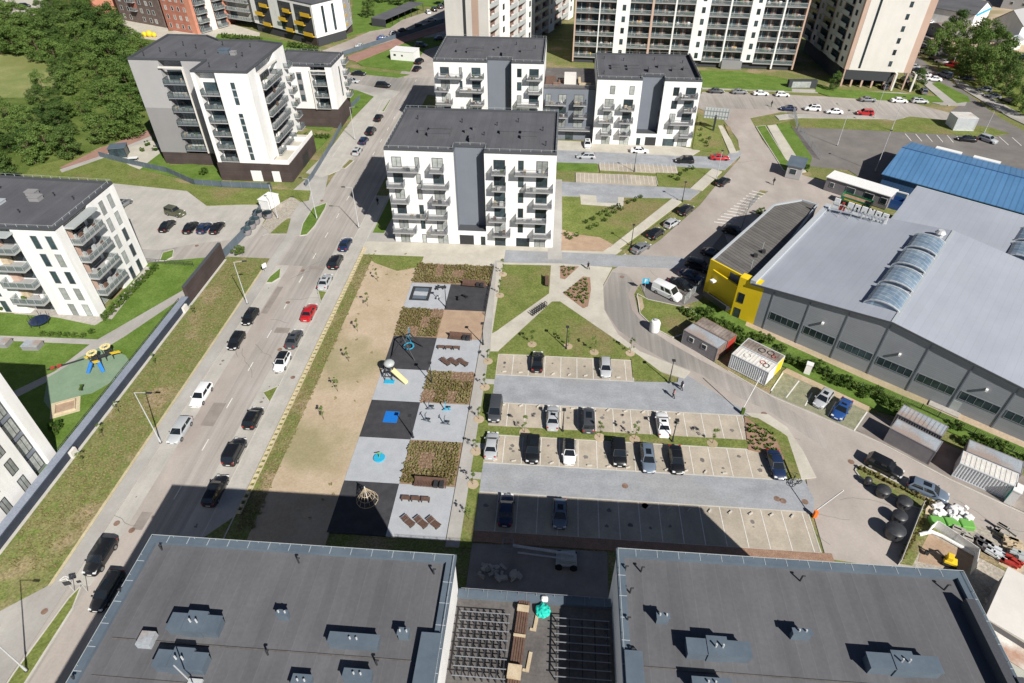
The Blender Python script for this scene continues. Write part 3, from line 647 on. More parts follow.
# ground cover: tufts on the planted beds, one object per bed kind
def tufts(name, label, mat, spots, h=.45, r=.3, blades=9):
    m = MB()
    for (x, y, z0) in spots:
        s = random.uniform(.7, 1.25)
        for b in range(blades):
            t = random.uniform(0, 6.28); l = r*s*random.uniform(.5, 1.1); ww = .09*s; hh = h*s*random.uniform(.6, 1.1)
            cx, cy = math.cos(t), math.sin(t); bx, by = x+cx*r*.15, y+cy*r*.15
            m.add([(bx-cy*ww, by+cx*ww, z0), (bx+cy*ww, by-cx*ww, z0), (bx+cx*l*.6+cy*ww, by+cy*l*.6-cx*ww, z0+hh*.8), (bx+cx*l, by+cy*l, z0+hh*.75), (bx+cx*l*.6-cy*ww, by+cy*l*.6+cx*ww, z0+hh*.8)], [(0, 1, 2, 4), (4, 2, 3)])
    o = m.build(name, None, mat); tag(o, label, 'plants', kind='stuff'); return o
sg = []; sr = []; so_ = []; sd = []
def bed(x0, x1, y0, y1, step=.47):
    nx = 4; ny = 3
    pat = [[random.choice('groogo') for _ in range(nx)] for _ in range(ny)]
    y = y0+.3
    while y < y1-.2:
        x = x0+.3
        while x < x1-.2:
            k = pat[int((y-y0)/(y1-y0)*ny)][int((x-x0)/(x1-x0)*nx)]
            p = (x+random.uniform(-.15, .15), y+random.uniform(-.15, .15), .15)
            if k == 'g': sg.append(p)
            elif k == 'o': so_.append(p)
            elif k == 'r': sr.append(p)
            else: sd.append(p)
            x += step
        y += step
bed(X0, X1, 95, 101.2); bed(X1, X2, 95, 101.2); bed(X0, X1, 79.5, 87.2); bed(X1, X2, 64.7, 71.6); bed(X1, X2, 50, 57.5)
tufts('bed_plants', 'green tufts planted in the playground beds', 'leaf_plant', sg)
tufts('bed_plants', 'olive tufts planted in the playground beds', 'leaf_olive', so_)
tufts('bed_plants', 'low reddish cover plants in the playground beds', 'leaf_red', sr, .18, .42, 12)
tufts('bed_plants', 'dark tufts planted in the playground beds', 'leaf_hedge', sd)
def inpoly(x, y, P):
    c = False
    for i in range(len(P)):
        a, b = P[i], P[i-1]
        if (a[1] > y) != (b[1] > y) and x < (b[0]-a[0])*(y-a[1])/(b[1]-a[1])+a[0]: c = not c
    return c
def scatter(poly, step, z, jit=.35):
    P = [G(*p) for p in poly]; out = []
    x0, x1 = min(p[0] for p in P), max(p[0] for p in P); y0, y1 = min(p[1] for p in P), max(p[1] for p in P)
    y = y0
    while y < y1:
        x = x0
        while x < x1:
            a, b = x+random.uniform(-jit, jit)*step, y+random.uniform(-jit, jit)*step
            if inpoly(a, b, P): out.append((a, b, z))
            x += step
        y += step
    return out
bt = scatter([(561, 267), (578, 267), (565, 279), (561, 278)], .75, .15)+scatter([(565, 294), (583, 279), (589, 280), (590, 290), (587, 305), (583, 307)], .75, .15)+scatter([(746, 419), (776, 438), (783, 459), (760, 452), (749, 449)], .7, .15)
tufts('bed_plants', 'dark green tufts in the mulched beds beside the curving road', 'leaf_hedge', bt, .4, .3, 8)
tufts('bed_plants', 'row of small shrubs along the kerbed island by the parked cars', 'leaf_plant', [(41.9+i*.52, 56.7-i*.36, .14) for i in range(14)]+[(46.6-i*.42, 49.3-i*.5, .13) for i in range(12)], .6, .45, 12)
vs = []
for _ in range(1500):
    x, y = random.uniform(-62, -55), random.uniform(35, 99); vs.append((x, y, .11))
for _ in range(900):
    x, y = random.uniform(-36.6, -34.4), random.uniform(42, 104)
    if random.random() < .8: vs.append((x-.3*random.random(), y, .11))
for _ in range(40): vs.append((random.uniform(-35, -25.5), random.choice([random.uniform(97, 104), random.gauss(60, 25)]), .11))
vs = [v for v in vs if not (-25.5 < v[0] < -11)]
tufts('wild_grass', 'rough wild grass on the verges beside the street', 'leaf_olive', vs, .16, .25, 5)
# ============================================================ BUILDINGS
def bldg(name, label, loc, cat='building', group=None): return thing(name, label, cat, (loc[0], loc[1], 0), 0, group)
def walls(root, poly, z0, z1, mat, name='wall', label=None):
    m = MB(); m.prism(poly, z0, z1); return part(m, name, root, mat, label=label)
def panel(root, fac, u0, u1, z0, z1, mat, name, t=.03, n0=0.0):
    m = MB(); fac.box(m, u0, u1, z0, z1, n0, n0+t); return part(m, name, root, mat)
def roofbox(root, x, y, z, L, W, H, name='vent_box', mat='grey_wall_low'):
    m = MB(); m.box(x-L/2, x+L/2, y-W/2, y+W/2, z, z+H*.8); m.box(x-L/2-.06, x+L/2+.06, y-W/2-.06, y+W/2+.06, z+H*.8, z+H); return part(m, name, root, mat)
def vents(root, pts, z):
    for (x, y, h) in pts:
        m = MB(); m.tube((x, y, z), (x, y, z+h), .09, n=6); m.tube((x, y, z+h), (x, y, z+h+.15), .16, n=6); part(m, 'vent_pipe', root, 'metal_dark')

# ---- central block A
def blockA(name, label, x0, x1, y0, y1, H, rec, cols, bals, nfl, fl0=0, ground_open=(), rods=True, dep=2.3):
    b = bldg(name, label, (x0, y0))
    r0, r1 = rec
    walls(b, rect(x0, x1, y0, y1), 0, 3.15, 'white_wall')
    walls(b, [(x0, y0), (r0, y0), (r0, y0+dep), (r1, y0+dep), (r1, y0), (x1, y0), (x1, y1), (x0, y1)], 3.15, H, 'white_wall')
    f = Fac((x0, y0), (x1, y0))
    m = MB(); m.box(r0+.02, r1-.02, y0+dep-.05, y0+dep-.003, 3.2, H-.02); m.box(r0+.003, r0+.05, y0+.25, y0+dep-.05, 3.2, H-.02); m.box(r1-.05, r1-.003, y0+.25, y0+dep-.05, 3.2, H-.02); part(m, 'recess_wall', b, 'blue_grey_wall')
    m = MB(); m.box(r0+.05, r1-.05, y0+.02, y0+dep-.06, 3.16, 3.24); part(m, 'recess_roof', b, 'dark_flashing')
    roof_parts(b, [(x0, y0), (r0, y0), (r0, y0+dep), (r1, y0+dep), (r1, y0), (x1, y0), (x1, y1), (x0, y1)], H, rods=rods)
    for (a, c, ks) in cols:
        for k in ks: window(f, a-x0, 3.2*k+.05, c-a, 2.0, b)
    for (k, a, c) in bals: balcony(f, a-x0, 3.2*k-.12, c-a, 1.65, b)
    for (a, c, zt, mt, nm) in ground_open: panel(b, f, a-x0, c-x0, .03, zt, mt, nm, .05)
    # windows in the recess side
    for k in range(1, nfl):
        g = Fac((r1, y0+dep), (r1, y0)); 
        window(Fac((r1-.06, y0+dep-.1), (r1-.06, y0+.2)), .4, 3.2*k+.6, .9, 1.4, b, curtain=False)
    return b
A = blockA('apartment_building', 'white six storey block with grey recess and barred balconies, standing behind the playground', -31.5, -.1, 109, 129.5, 19.2, (-18.8, -13.2),
    [(-30.3, -28.5, range(0, 6)), (-26.0, -25.15, range(0, 6)), (-22.8, -20.8, range(0, 6)), (-11.5, -9.4, range(0, 6)), (-7.0, -6.0, range(1, 6)), (-3.7, -1.6, range(0, 6))],
    [(5, -30.9, -25.2), (5, -23.2, -20.6), (5, -11.8, -9.2), (5, -7.6, -1.5), (4, -31.4, -28.2), (4, -24.9, -19.8), (4, -11.8, -9.2), (4, -5.6, -.5), (3, -31.0, -27.6), (3, -23.2, -19.8), (3, -11.9, -9.3), (3, -4.1, -.6),
     (2, -31.1, -24.8), (2, -24.3, -20.5), (2, -12.5, -9.2), (2, -7.4, -1.5), (1, -31.4, -26.8), (1, -23.9, -20.7), (1, -11.8, -8.4), (1, -4.0, -.5)], 6,
    ground_open=[(-18.5, -15.7, 2.2, 'metal_dark', 'entrance'), (-14.3, -13.4, 2.0, 'glass', 'door'), (-7.3, -4.7, 2.0, 'glass', 'shop_window')])
def duct_group(b, items, z):
    for (x, y, L, W, H) in items: roofbox(b, x, y, z+.05, L, W, H, mat='roof_felt')
duct_group(A, [(-22.5, 118.5, 4.2, 1.2, .9), (-22.5, 116.2, 4.2, 1.2, .9), (-26, 117.5, 1.2, 1.2, .8), (-9.5, 118.2, 3.2, 1, .8), (-5.5, 116.2, 3, 1, .8), (-5.5, 118.4, 3, 1, .8), (-16, 114.5, .8, 2.2, 1.1), (-17.5, 118, .6, .6, .9), (-16.2, 119.5, .6, .6, .9)], 19.2)
vents(A, [(-28, 124, .7), (-19, 123, .7), (-12, 122, .6), (-8, 124, .7), (-3, 120, .7), (-14, 117, .6), (-2.2, 113, .8)], 19.2)
Bb = blockA('apartment_building', 'white block with grey recess behind the central block, lower floors hidden by its roof', -31.4, -4.3, 161.5, 183, 19.2, (-18.2, -12.2),
    [(-29.8, -27.6, range(2, 6)), (-25.1, -24.4, (2, 4, 5)), (-22.0, -19.8, range(2, 6)), (-10.8, -9.7, range(2, 6)), (-7.8, -5.5, range(2, 6))],
    [(5, -30.3, -24.2), (5, -22.3, -18.9), (5, -8.4, -4.5), (4, -31.3, -27.8), (4, -25.1, -19), (4, -8.0, -4.5), (3, -31.3, -27), (3, -22.5, -19), (3, -10.8, -5.2), (2, -30.3, -24.2)], 6)
duct_group(Bb, [(-22, 172, 4, 1.1, .8), (-22, 169.5, 4, 1.1, .8), (-26, 170, 1.4, 1.2, .8), (-9, 171, 3, 1, .8), (-14.5, 168, .8, 2.4, 1.0), (-17, 172, .6, .6, .8), (-16, 174, .6, .6, .8)], 19.2)
vents(Bb, [(-28, 178, .7), (-12, 177, .7), (-7, 174, .7)], 19.2)
Cc = blockA('apartment_building', 'white five storey block with a grey recess, near the red car at the junction', 8.8, 33.9, 160.6, 181.3, 16.2, (19.7, 25.0),
    [(12.1, 13.3, (4,)), (16.8, 18.0, (4,)), (11.1, 13.2, (0, 1, 2, 3)), (15.7, 18.0, (0, 1, 2, 3)), (27.4, 28.8, (1, 2, 3, 4)), (30.4, 32.8, (0, 1, 2, 3, 4))],
    [(3, 10.7, 13.5), (3, 14.9, 18.4), (2, 9.8, 13.5), (2, 15.0, 18.4), (1, 10.7, 13.4), (1, 15.2, 18.2), (4, 29.2, 33.2), (3, 30.4, 33.4), (2, 27.6, 33.2), (1, 30.4, 33.7)], 5,
    ground_open=[(22.2, 24.9, 2.3, 'metal_dark', 'entrance'), (20.0, 21.0, 2.0, 'glass', 'door'), (26.7, 29.6, 2.0, 'glass', 'shop_window')], dep=2.8)
duct_group(Cc, [(13.5, 171, 2, 1, .7), (13.5, 169, 2, 1, .7), (18, 171, 3, 1, .7), (18, 168.6, 3, 1, .7), (26.5, 171, 4.4, 1.1, .8), (28.5, 168.5, 2, 1, .8), (22, 167.5, .9, 1.3, 1.2), (31, 169.5, 1.2, 1.2, .8)], 16.2)
vents(Cc, [(11, 177, .6), (16, 176, .6), (24, 177, .6), (31, 175, .6), (10.5, 165, .6)], 16.2)
m = MB(); m.box(33.2, 33.6, 161.2, 180.8, 16.6, 17.1); part(m, 'gutter_upstand', Cc, 'metal_dark')
# ---- grey link building with roof terrace
D = bldg('link_building', 'blue grey four storey building squeezed between two white blocks with a planted roof terrace', (-4.2, 163))
walls(D, rect(-4.2, 8.7, 163, 180), 0, 12.9, 'blue_grey_wall')
f = Fac((-4.2, 163), (8.7, 163))
m = MB(); m.prism(rect(-4.2, 8.7, 163, 180), 12.9, 12.95); part(m, 'terrace_floor', D, 'roof_centre')
for (a, c, k) in ((.5, 1.9, 3), (3.8, 5.8, 3), (7.7, 10.1, 3), (.5, 1.9, 2), (4.0, 5.8, 2), (7.8, 10.2, 2), (4.0, 5.8, 1), (7.8, 10.2, 1), (1, 2.6, 0), (6, 8, 0)): window(f, a, 3.2*k+.05, c-a, 2.0, D)
for (a, c, k) in ((.5, 5.7, 3), (7.6, 10.8, 3), (3.9, 6.3, 2), (7.7, 11.2, 2), (3.8, 12.2, 1)): balcony(f, a, 3.2*k-.12, c-a, 1.6, D)
m = MB()
for (a, c) in (((-4.1, 163.1), (8.6, 163.1)),):
    m.beam((*a, 13.95), (*c, 13.95), .08, .06); n = 60
    for i in range(n+1): t = i/n; x = a[0]+(c[0]-a[0])*t; m.beam((x, a[1], 12.9), (x, a[1], 13.95), .09, .03)
part(m, 'railing', D, 'rail_grey')
m = MB(); m.box(.8, 3.8, 166.6, 169.6, 12.95, 15.1); part(m, 'stair_hut', D, 'cream_wall')
m = MB(); m.box(-3.9, -1.4, 166, 172, 12.95, 13.3); part(m, 'decking', D, 'wood_brown')
for (x, y) in ((-1.0, 166), (.3, 168.5)): m = MB(); m.box(x-.9, x+.9, y-.6, y+.6, 12.95, 13.5); part(m, 'planter_box', D, 'rust')
m = MB(); m.box(4.6, 7.6, 166, 166.9, 12.95, 13.4); m.box(4.4, 5.0, 166.9, 170, 12.95, 13.8); part(m, 'timber_stack', D, 'wood_pale')
# ---- long panel slab with loggias (rear)
E1 = bldg('apartment_slab', 'long pale high rise slab with stacked glazed loggias behind the white blocks', (3.4, 229.1))
f = Fac((3.4, 229.1), (76.0, 225.3)); HE = 37.6; FH = 3.42
nb = f.n*-1
def back(fac, u, dn): return (fac.pt(u, 0, -dn)[0], fac.pt(u, 0, -dn)[1])
walls(E1, [back(f, 0, 1.9), back(f, 72.7, 1.9), back(f, 72.7, 15), back(f, 0, 15)], 0, HE, 'loggia_back')
roof_parts(E1, [back(f, 0, 0), back(f, 72.7, 0), back(f, 72.7, 15), back(f, 0, 15)], HE)
fins = [(0, .45, 'tan_wall'), (7.9, 8.25, 'white_wall'), (13.3, 17.7, 'white_wall'), (24.6, 25.3, 'tan_wall'), (31.9, 32.4, 'white_wall'), (38.2, 42.8, 'white_wall'), (48.9, 49.4, 'white_wall'), (55.4, 59.4, 'white_wall'), (65.4, 65.9, 'white_wall'), (72.2, 72.7, 'tan_wall')]
for (a, c, mt) in fins:
    m = MB(); f.box(m, a, c, 2.2 if c-a > 2 else .4, HE-.01, -1.895, .06); part(m, 'wall_strip' if c-a > 2 else 'fin', E1, mt)
m = MB(); f.box(m, 0, 72.7, 0, 2.2, -1.6, -.9); part(m, 'base_wall', E1, 'dark_wall')
bays = [(.45, 7.9), (8.25, 13.3), (17.7, 24.6), (25.3, 31.9), (32.4, 38.2), (42.8, 48.9), (49.4, 55.4), (59.4, 65.4), (65.9, 72.2)]
cnt = 0
for k in range(0, 7):
    z = 2.0+FH*k
    for (a, c) in bays:
        wd = round(c-a, 1)
        o = place_mesh(('E1slab', wd), lambda: (lambda m: (m.mat('slab').box(0, wd, .0, 1.89, -.25, 0), m.mat('clear_glass').box(0, wd, .04, .07, .02, 1.02), m.mat('rail_light').box(0, wd, -.02, .10, 1.02, 1.12), mesh_of(m))[-1])(MB()), 'loggia', f, a, z, 0, E1)
        def gl():
            m = MB(); m.mat('glass').box(.05, wd*.42, 1.83, 1.88, .1, 2.5); m.mat('curtain_glass').box(wd*.52, wd*.6, 1.80, 1.88, .1, 2.5); m.mat('glass').box(wd*.70, wd*.97, 1.83, 1.88, .1, 2.4); m.mat('frame_white').box(wd*.2, wd*.22, 1.79, 1.88, .1, 2.5)
            return mesh_of(m)
        kk = ('E1g', wd)
        if kk not in CACHE: CACHE[kk] = gl()
        p = bpy.data.objects.new('glazing', CACHE[kk]); COL.objects.link(p); p.parent = o
        if random.random() < .6:
            q = ('clut', cnt % 7)
            if q not in CACHE:
                m = MB()
                for _ in range(5):
                    x = random.uniform(.5, wd-1); m.mat(random.choice(['white_plastic', 'wood_pale', 'white_plastic', 'tan_wall', 'leaf_light', 'yellow_panel'])).box(x, x+random.uniform(.3, .9), .7, 1.3, .01, random.uniform(.4, 1.3))
                CACHE[q] = mesh_of(m)
            r = bpy.data.objects.new('balcony_furniture', CACHE[q]); COL.objects.link(r); r.parent = o
        cnt += 1
    for (a, c) in ((13.3, 17.7), (38.2, 42.8), (55.4, 59.4)):
        window(Fac(f.pt(0, 0, .06)[:2], f.pt(72.7, 0, .06)[:2]), (a+c)/2-.2, z+.9, 1.1, 1.7, E1, curtain=False)
for (a, c) in bays:   # upper storeys keep their slab lines
    m = MB()
    for k in range(7, 10): f.box(m, a, c, 2.0+FH*k-.25, 2.0+FH*k, -1.89, 0); f.box(m, a, c, 2.0+FH*k, 2.0+FH*k+1.1, -.09, -.04)
    part(m, 'upper_loggias', E1, 'slab')
m = MB(); f.box(m, 49.5, 56, 0, 2.6, -.9, .8); part(m, 'entrance_porch', E1, 'grey_wall_low')
# ---- tall L-shaped block behind (rear left)
E2 = bldg('apartment_tower', 'tall pale tower with blank side wall, rising behind the left rear block', (-38, 221.2))
poly = [(-38, 221.2), (-23.5, 216), (3.7, 291), (-11, 296)]
f = Fac((-23.5, 216), (3.7, 291))
walls(E2, [(-38, 221.2), (-25.2, 216.6), (2.0, 291.6), (-11, 296)], 0, 37, 'cream_wall')
roof_parts(E2, poly, 37)
g = Fac((-38, 221.2), (-23.5, 216))
panel(E2, g, 6.5, 7.5, 0, 36.9, 'frame_dark', 'window_strip', .05)
panel(E2, g, 9.6, 12.0, 0, 36.9, 'tan_wall', 'painted_strip', .03)
m = MB(); g.box(m, 13.2, 15.4, 0, 36.9, -1.2, .02); part(m, 'corner_wall', E2, 'cream_wall')
for (a, c) in ((8, 16), (30, 38), (52, 58), (74, 79.7)):
    m = MB(); f.box(m, a, c, 0, 36.9, -1.75, .05); part(m, 'wall_strip', E2, 'white_wall')
    ff = Fac(f.pt(0, 0, .05)[:2], f.pt(79, 0, .05)[:2])
    for k in range(7): window(ff, a+2.5 if c-a > 6 else a+1.8, 3.4*k+3.0, 1.4, 1.7, E2, curtain=False)
panel(E2, f, .3, 79, 0, 36.8, 'loggia_back', 'loggia_wall', .1, -1.74)
for (a, c) in ((.2, 8), (16, 30), (38, 52), (58, 74)):
    nn = 1 if c-a < 9 else 2
    for q in range(nn):
        u0 = a+(c-a)*q/nn; u1 = a+(c-a)*(q+1)/nn; wd = round(u1-u0-.2, 1)
        for k in range(7):
            o = place_mesh(('E2slab', wd), lambda: (lambda m: (m.mat('slab').box(0, wd, .0, 1.6, -.25, 0), m.mat('rail_light').box(0, wd, .02, .08, 0, 1.1), m.mat('glass').box(.4, wd*.4, 1.5, 1.58, .1, 2.5), m.mat('white_plastic').box(wd*.6, wd*.75, .8, 1.3, .01, 1.0), mesh_of(m))[-1])(MB()), 'loggia', f, u0+.1, 2.0+3.4*k, 0, E2)
        m = MB(); f.box(m, u0-.1, u0+.1, 0, 36.8, -1.7, .05); part(m, 'fin', E2, 'white_wall')
# ---- tower, rear right
E3 = bldg('apartment_tower', 'tall white and tan tower standing on columns by the junction, rear right', (86.8, 211.3))
f = Fac((86.8, 211.3), (105.6, 209.1)); H3 = 41
side = Vector((-2.9, 38.4)).normalized()
q0 = (86.8+side.x*39, 211.3+side.y*39); q1 = (105.6+side.x*39, 209.1+side.y*39)
walls(E3, [(86.8, 211.3), (105.6, 209.1), q1, q0], 5.0, H3, 'tan_wall')
roof_parts(E3, [(86.8, 211.3), (105.6, 209.1), q1, q0], H3)
panel(E3, f, 1.2, 16.9, 5.0, H3-.1, 'cream_wall', 'wall_panel', .06)
panel(E3, f, 3.7, 4.35, 5.6, H3-.1, 'glass', 'window_strip', .05, .06)
f2 = Fac(f.pt(0, 0, .06)[:2], f.pt(18.9, 0, .06)[:2])
for k in range(11): window(f2, 11.9, 6.6+3.25*k, .9, 1.5, E3, curtain=False)
panel(E3, f, .6, 13.5, 2.2, 5.0, 'dark_wall', 'cladding', .05)
walls(E3, [(87.5, 217), (104, 215), (103.2, 248), (86, 249)], 0, 5.0, 'dark_wall', 'ground_floor')
for u in (.4, 3.2, 6.2, 9.2, 12.6, 15, 18.4):
    m = MB(); f.box(m, u-.25, u+.25, 0, 4.999, -.6, -.05); part(m, 'column', E3, 'tan_wall')
walls(E3, [back(f, .7, .3), back(f, 13.4, .3), back(f, 13.4, 5), back(f, .7, 5)], 2.25, 5.0, 'dark_wall', 'lower_volume')
for (u0, h) in ((14.6, 7), (20, 5)):
    m = MB(); f.box(m, u0, u0+.5, 0, 5.0, 1.0, 1.5); f.box(m, u0, u0+.5, 4.6, 5.0, -2, 1.0); part(m, 'canopy_frame', E3, 'cream_wall')
gL = Fac(q0, (86.8, 211.3))
for (a, c) in ((3, 9), (15, 21), (27, 33)):
    for k in range(9):
        place_mesh(('E3s', 6), lambda: (lambda m: (m.mat('slab').box(0, 6, -1.0, -.01, -.2, 0), m.mat('rail_light').box(0, 6, -1.0, -.93, 0, 1.1), m.mat('glass').box(.2, 5.8, -.06, -.01, .1, 2.5), mesh_of(m))[-1])(MB()), 'loggia', gL, a, 5.6+3.25*k, 0, E3)
for (a, c) in ((9.5, 14.5), (21.5, 26.5), (33.3, 38)):
    m = MB(); gL.box(m, a, c, 5.02, H3-.1, 0, .05); part(m, 'wall_strip', E3, 'cream_wall')
    gg = Fac(gL.pt(0, 0, .05)[:2], gL.pt(39, 0, .05)[:2])
    for k in range(9): window(gg, a+1.6, 6.4+3.25*k, 1.4, 1.5, E3, curtain=False)
# ---- garage under the slab, ramp entrance
gb = bldg('garage_entrance', 'low dark garage entrance with a ramp between the slab and the corner tower', G(788, 88))
f = Fac(G(788, 88), G(816, 88)); walls(gb, [f.pt(0, 0, 0)[:2], f.pt(f.L, 0, 0)[:2], back(f, f.L, 1.6), back(f, 0, 1.6)], 0, 2.2, 'dark_wall')
panel(gb, f, 1, f.L-2, .1, 1.9, 'curtain_glass', 'garage_door', .06)
# ---- white and grey block, top left (F)
F_ = bldg('apartment_building', 'tall grey and white block with deep loggias and brown plinth beside the wood', (-95.5, 141))
HF = 24.2
gl_ = [(-95.5, 141), (-88.7, 141), (-88.7, 142.6), (-83.5, 142.6), (-83.5, 141), (-77.9, 141), (-77.9, 157), (-81.5, 156.7), (-86, 160.3), (-96, 160.3)]
walls(F_, gl_, 13.7, HF, 'grey_wall'); walls(F_, gl_, 3.0, 13.7, 'grey_wall_low')
walls(F_, rect(-95.4, -77.9, 141.05, 156.5), 0, 3.0, 'brown_plinth', 'plinth')
wl = [(-77.8, 133.6), (-76.9, 133.6), (-76.9, 135.2), (-72.6, 135.2), (-72.6, 133.6), (-65.5, 133.6), (-65.5, 138.0), (-67.1, 138.0), (-67.1, 148.6), (-65.5, 148.6), (-65.5, 155), (-72, 157), (-77.8, 157)]
walls(F_, wl, 4.3, HF, 'white_wall')
walls(F_, [(-78.0, 133.4), (-61.0, 133.4), (-61.0, 151), (-78.0, 151)], 0, 4.2, 'brown_plinth', 'plinth')
m = MB(); m.prism([(-65.4, 133.6), (-61.2, 133.6), (-61.2, 150.8), (-65.4, 150.8)], 4.2, 4.26); part(m, 'terrace_floor', F_, 'pale_paving')
for (x0, y0, x1, y1) in ((-65.4, 133.5, -61.1, 133.7), (-61.3, 133.7, -61.1, 151), (-65.4, 141.5, -61.3, 141.7), (-65.4, 146.8, -61.3, 147)):
    m = MB(); m.box(x0, x1, y0, y1, 4.27, 5.3); part(m, 'terrace_wall', F_, 'white_wall')
m = MB(); fz = Fac((-78, 133.4), (-61, 133.4)); fz.box(m, 7.5, 10.0, .02, 2.6, 0, .05); part(m, 'garage_door', F_, 'white_plastic')
m = MB(); fz.box(m, 12.5, 14.3, .02, 2.6, 0, .05); part(m, 'garage_door', F_, 'white_plastic')
m = MB(); fq = Fac((-61, 133.4), (-61, 151)); fq.box(m, 8, 12, .02, 2.8, 0, .05); part(m, 'entrance', F_, 'metal_dark')
roof_parts(F_, [(-95.5, 141), (-77.9, 141), (-77.8, 133.6), (-65.5, 133.6), (-65.5, 155), (-72, 157), (-81.5, 156.7), (-86, 160.3), (-96, 160.3)], HF)
f1 = Fac((-95.5, 141), (-77.9, 141)); f3 = Fac((-77.8, 133.6), (-65.5, 133.6)); f4 = Fac((-65.5, 133.6), (-65.5, 155))
for k in range(7):
    z = 3.9+k*3.1
    if k < 6.5 and z < 22: balcony(Fac((-95.5, 142.6), (-77.9, 142.6)), 6.85, z, 5.1, 2.3, F_, 'glass', 'rail_grey', 'rail_dark'); window(Fac((-95.5, 142.59), (-77.9, 142.59)), 7.3, z+.05, 4.2, 2.3, F_, mull=4, curtain=(k % 2 == 0))
m = MB(); f1.box(m, 6.6, 12.2, 22.7, 23.0, .02, .5); f1.box(m, 11.9, 12.15, 3.2, 22.7, .02, .5); part(m, 'loggia_frame', F_, 'cream_wall')
for k in range(6):
    z = 4.6+k*2.98
    balcony(Fac((-77.8, 135.2), (-65.5, 135.2)), .95, z, 4.2, 1.65, F_, 'glass', 'slab', 'rail_dark'); window(Fac((-77.8, 135.19), (-65.5, 135.19)), 1.3, z+.05, 3.4, 2.2, F_, mull=3, curtain=False)
m = MB()
for (z0, z1) in ((17.6, 22.3), (5.1, 15.7)): f3.box(m, 8.1, 9.0, z0, z1, 0, .04)
part(m, 'window_strip', F_, 'glass')
m = MB()
for (z0, z1) in ((17.6, 22.3), (5.1, 15.7)):
    z = z0+1.5
    while z < z1: f3.box(m, 8.05, 9.05, z, z+.28, .04, .07); z += 1.6
part(m, 'window_transoms', F_, 'rail_light')
for k in range(6):
    z = 4.7+k*2.98
    balcony(Fac((-67.1, 138.0), (-67.1, 148.6)), .03, z, 10.5, 2.9, F_, 'glass', 'slab', 'rail_dark'); window(Fac((-67.09, 138.0), (-67.09, 148.6)), 1.0, z+.05, 8.4, 2.2, F_, mull=6, curtain=(k % 3 == 0))
    balcony(f4, 19.0, z, 2.8, 1.2, F_, 'glass', 'slab', 'rail_dark')
m = MB(); f4.box(m, 4.0, 15.3, 22.6, 22.9, .02, .6); f4.box(m, 4.05, 4.35, 4.3, 22.6, .02, .6); part(m, 'loggia_frame', F_, 'cream_wall')
for p in ((-76, 146), (-71.5, 149.5), (-69, 141)): pass
roofbox(F_, -76.2, 147.5, HF+.05, 2.2, 1.6, .9, mat='flashing'); roofbox(F_, -73.6, 146.2, HF+.05, 1.1, 1.1, .8)
vents(F_, [(-91, 147, .9), (-88, 152, .9), (-84, 150, .9), (-80, 146, .8), (-71, 145, .8), (-69, 137, .9), (-75, 137, .9), (-72, 152, .8), (-93, 143.5, .9), (-83.5, 144, .7), (-86, 144.5, .7), (-79, 153, .8)], HF)
# ---- small white block (G)
G_ = bldg('apartment_building', 'small white five storey block attached behind the tall grey and white one, dark flat roof', (-75, 166))
HG = 15.9
walls(G_, [(-75, 166), (-64.4, 166), (-64.4, 167.5), (-60.5, 167.5), (-60.5, 166), (-58.8, 166), (-58.8, 177.6), (-75, 179)], 5.2, HG, 'white_wall')
walls(G_, rect(-74.8, -58.9, 166.3, 177.4), 0, 5.2, 'brown_plinth', 'plinth')
roof_parts(G_, [(-75, 166), (-58.8, 166), (-58.8, 177.6), (-75, 179)], HG, rods=True)
f = Fac((-75, 166), (-58.8, 166))
panel(G_, f, 6.7, 8.1, 7.0, 14.6, 'grey_wall_low', 'window_strip', .04)
for k in range(3): window(Fac((-75, 165.95), (-58.8, 165.95)), 6.9, 7.3+2.7*k, 1.0, 1.5, G_, curtain=False)
for k in range(4):
    z = 5.4+2.95*k
    if k < 3.5: balcony(Fac((-75, 167.5), (-58.8, 167.5)), 10.7, z, 3.7, 1.75, G_, 'glass', 'slab', 'rail_dark'); window(Fac((-75, 167.49), (-58.8, 167.49)), 11.1, z+.05, 2.9, 2.2, G_, curtain=False)
m = MB(); f.box(m, 10.4, 14.7, 14.9, 15.2, .02, .4); f.box(m, 10.4, 10.7, 5.2, 14.9, .02, .4); part(m, 'loggia_frame', G_, 'cream_wall')
panel(G_, Fac((-58.8, 166), (-58.8, 177)), 5.6, 6.4, 6.8, 14.4, 'glass', 'window_strip', .04)
for k in range(4): balcony(Fac((-58.8, 166), (-58.8, 177.6)), 8.5, 5.6+2.9*k, 2.9, 1.2, G_, 'glass', 'slab', 'rail_dark')
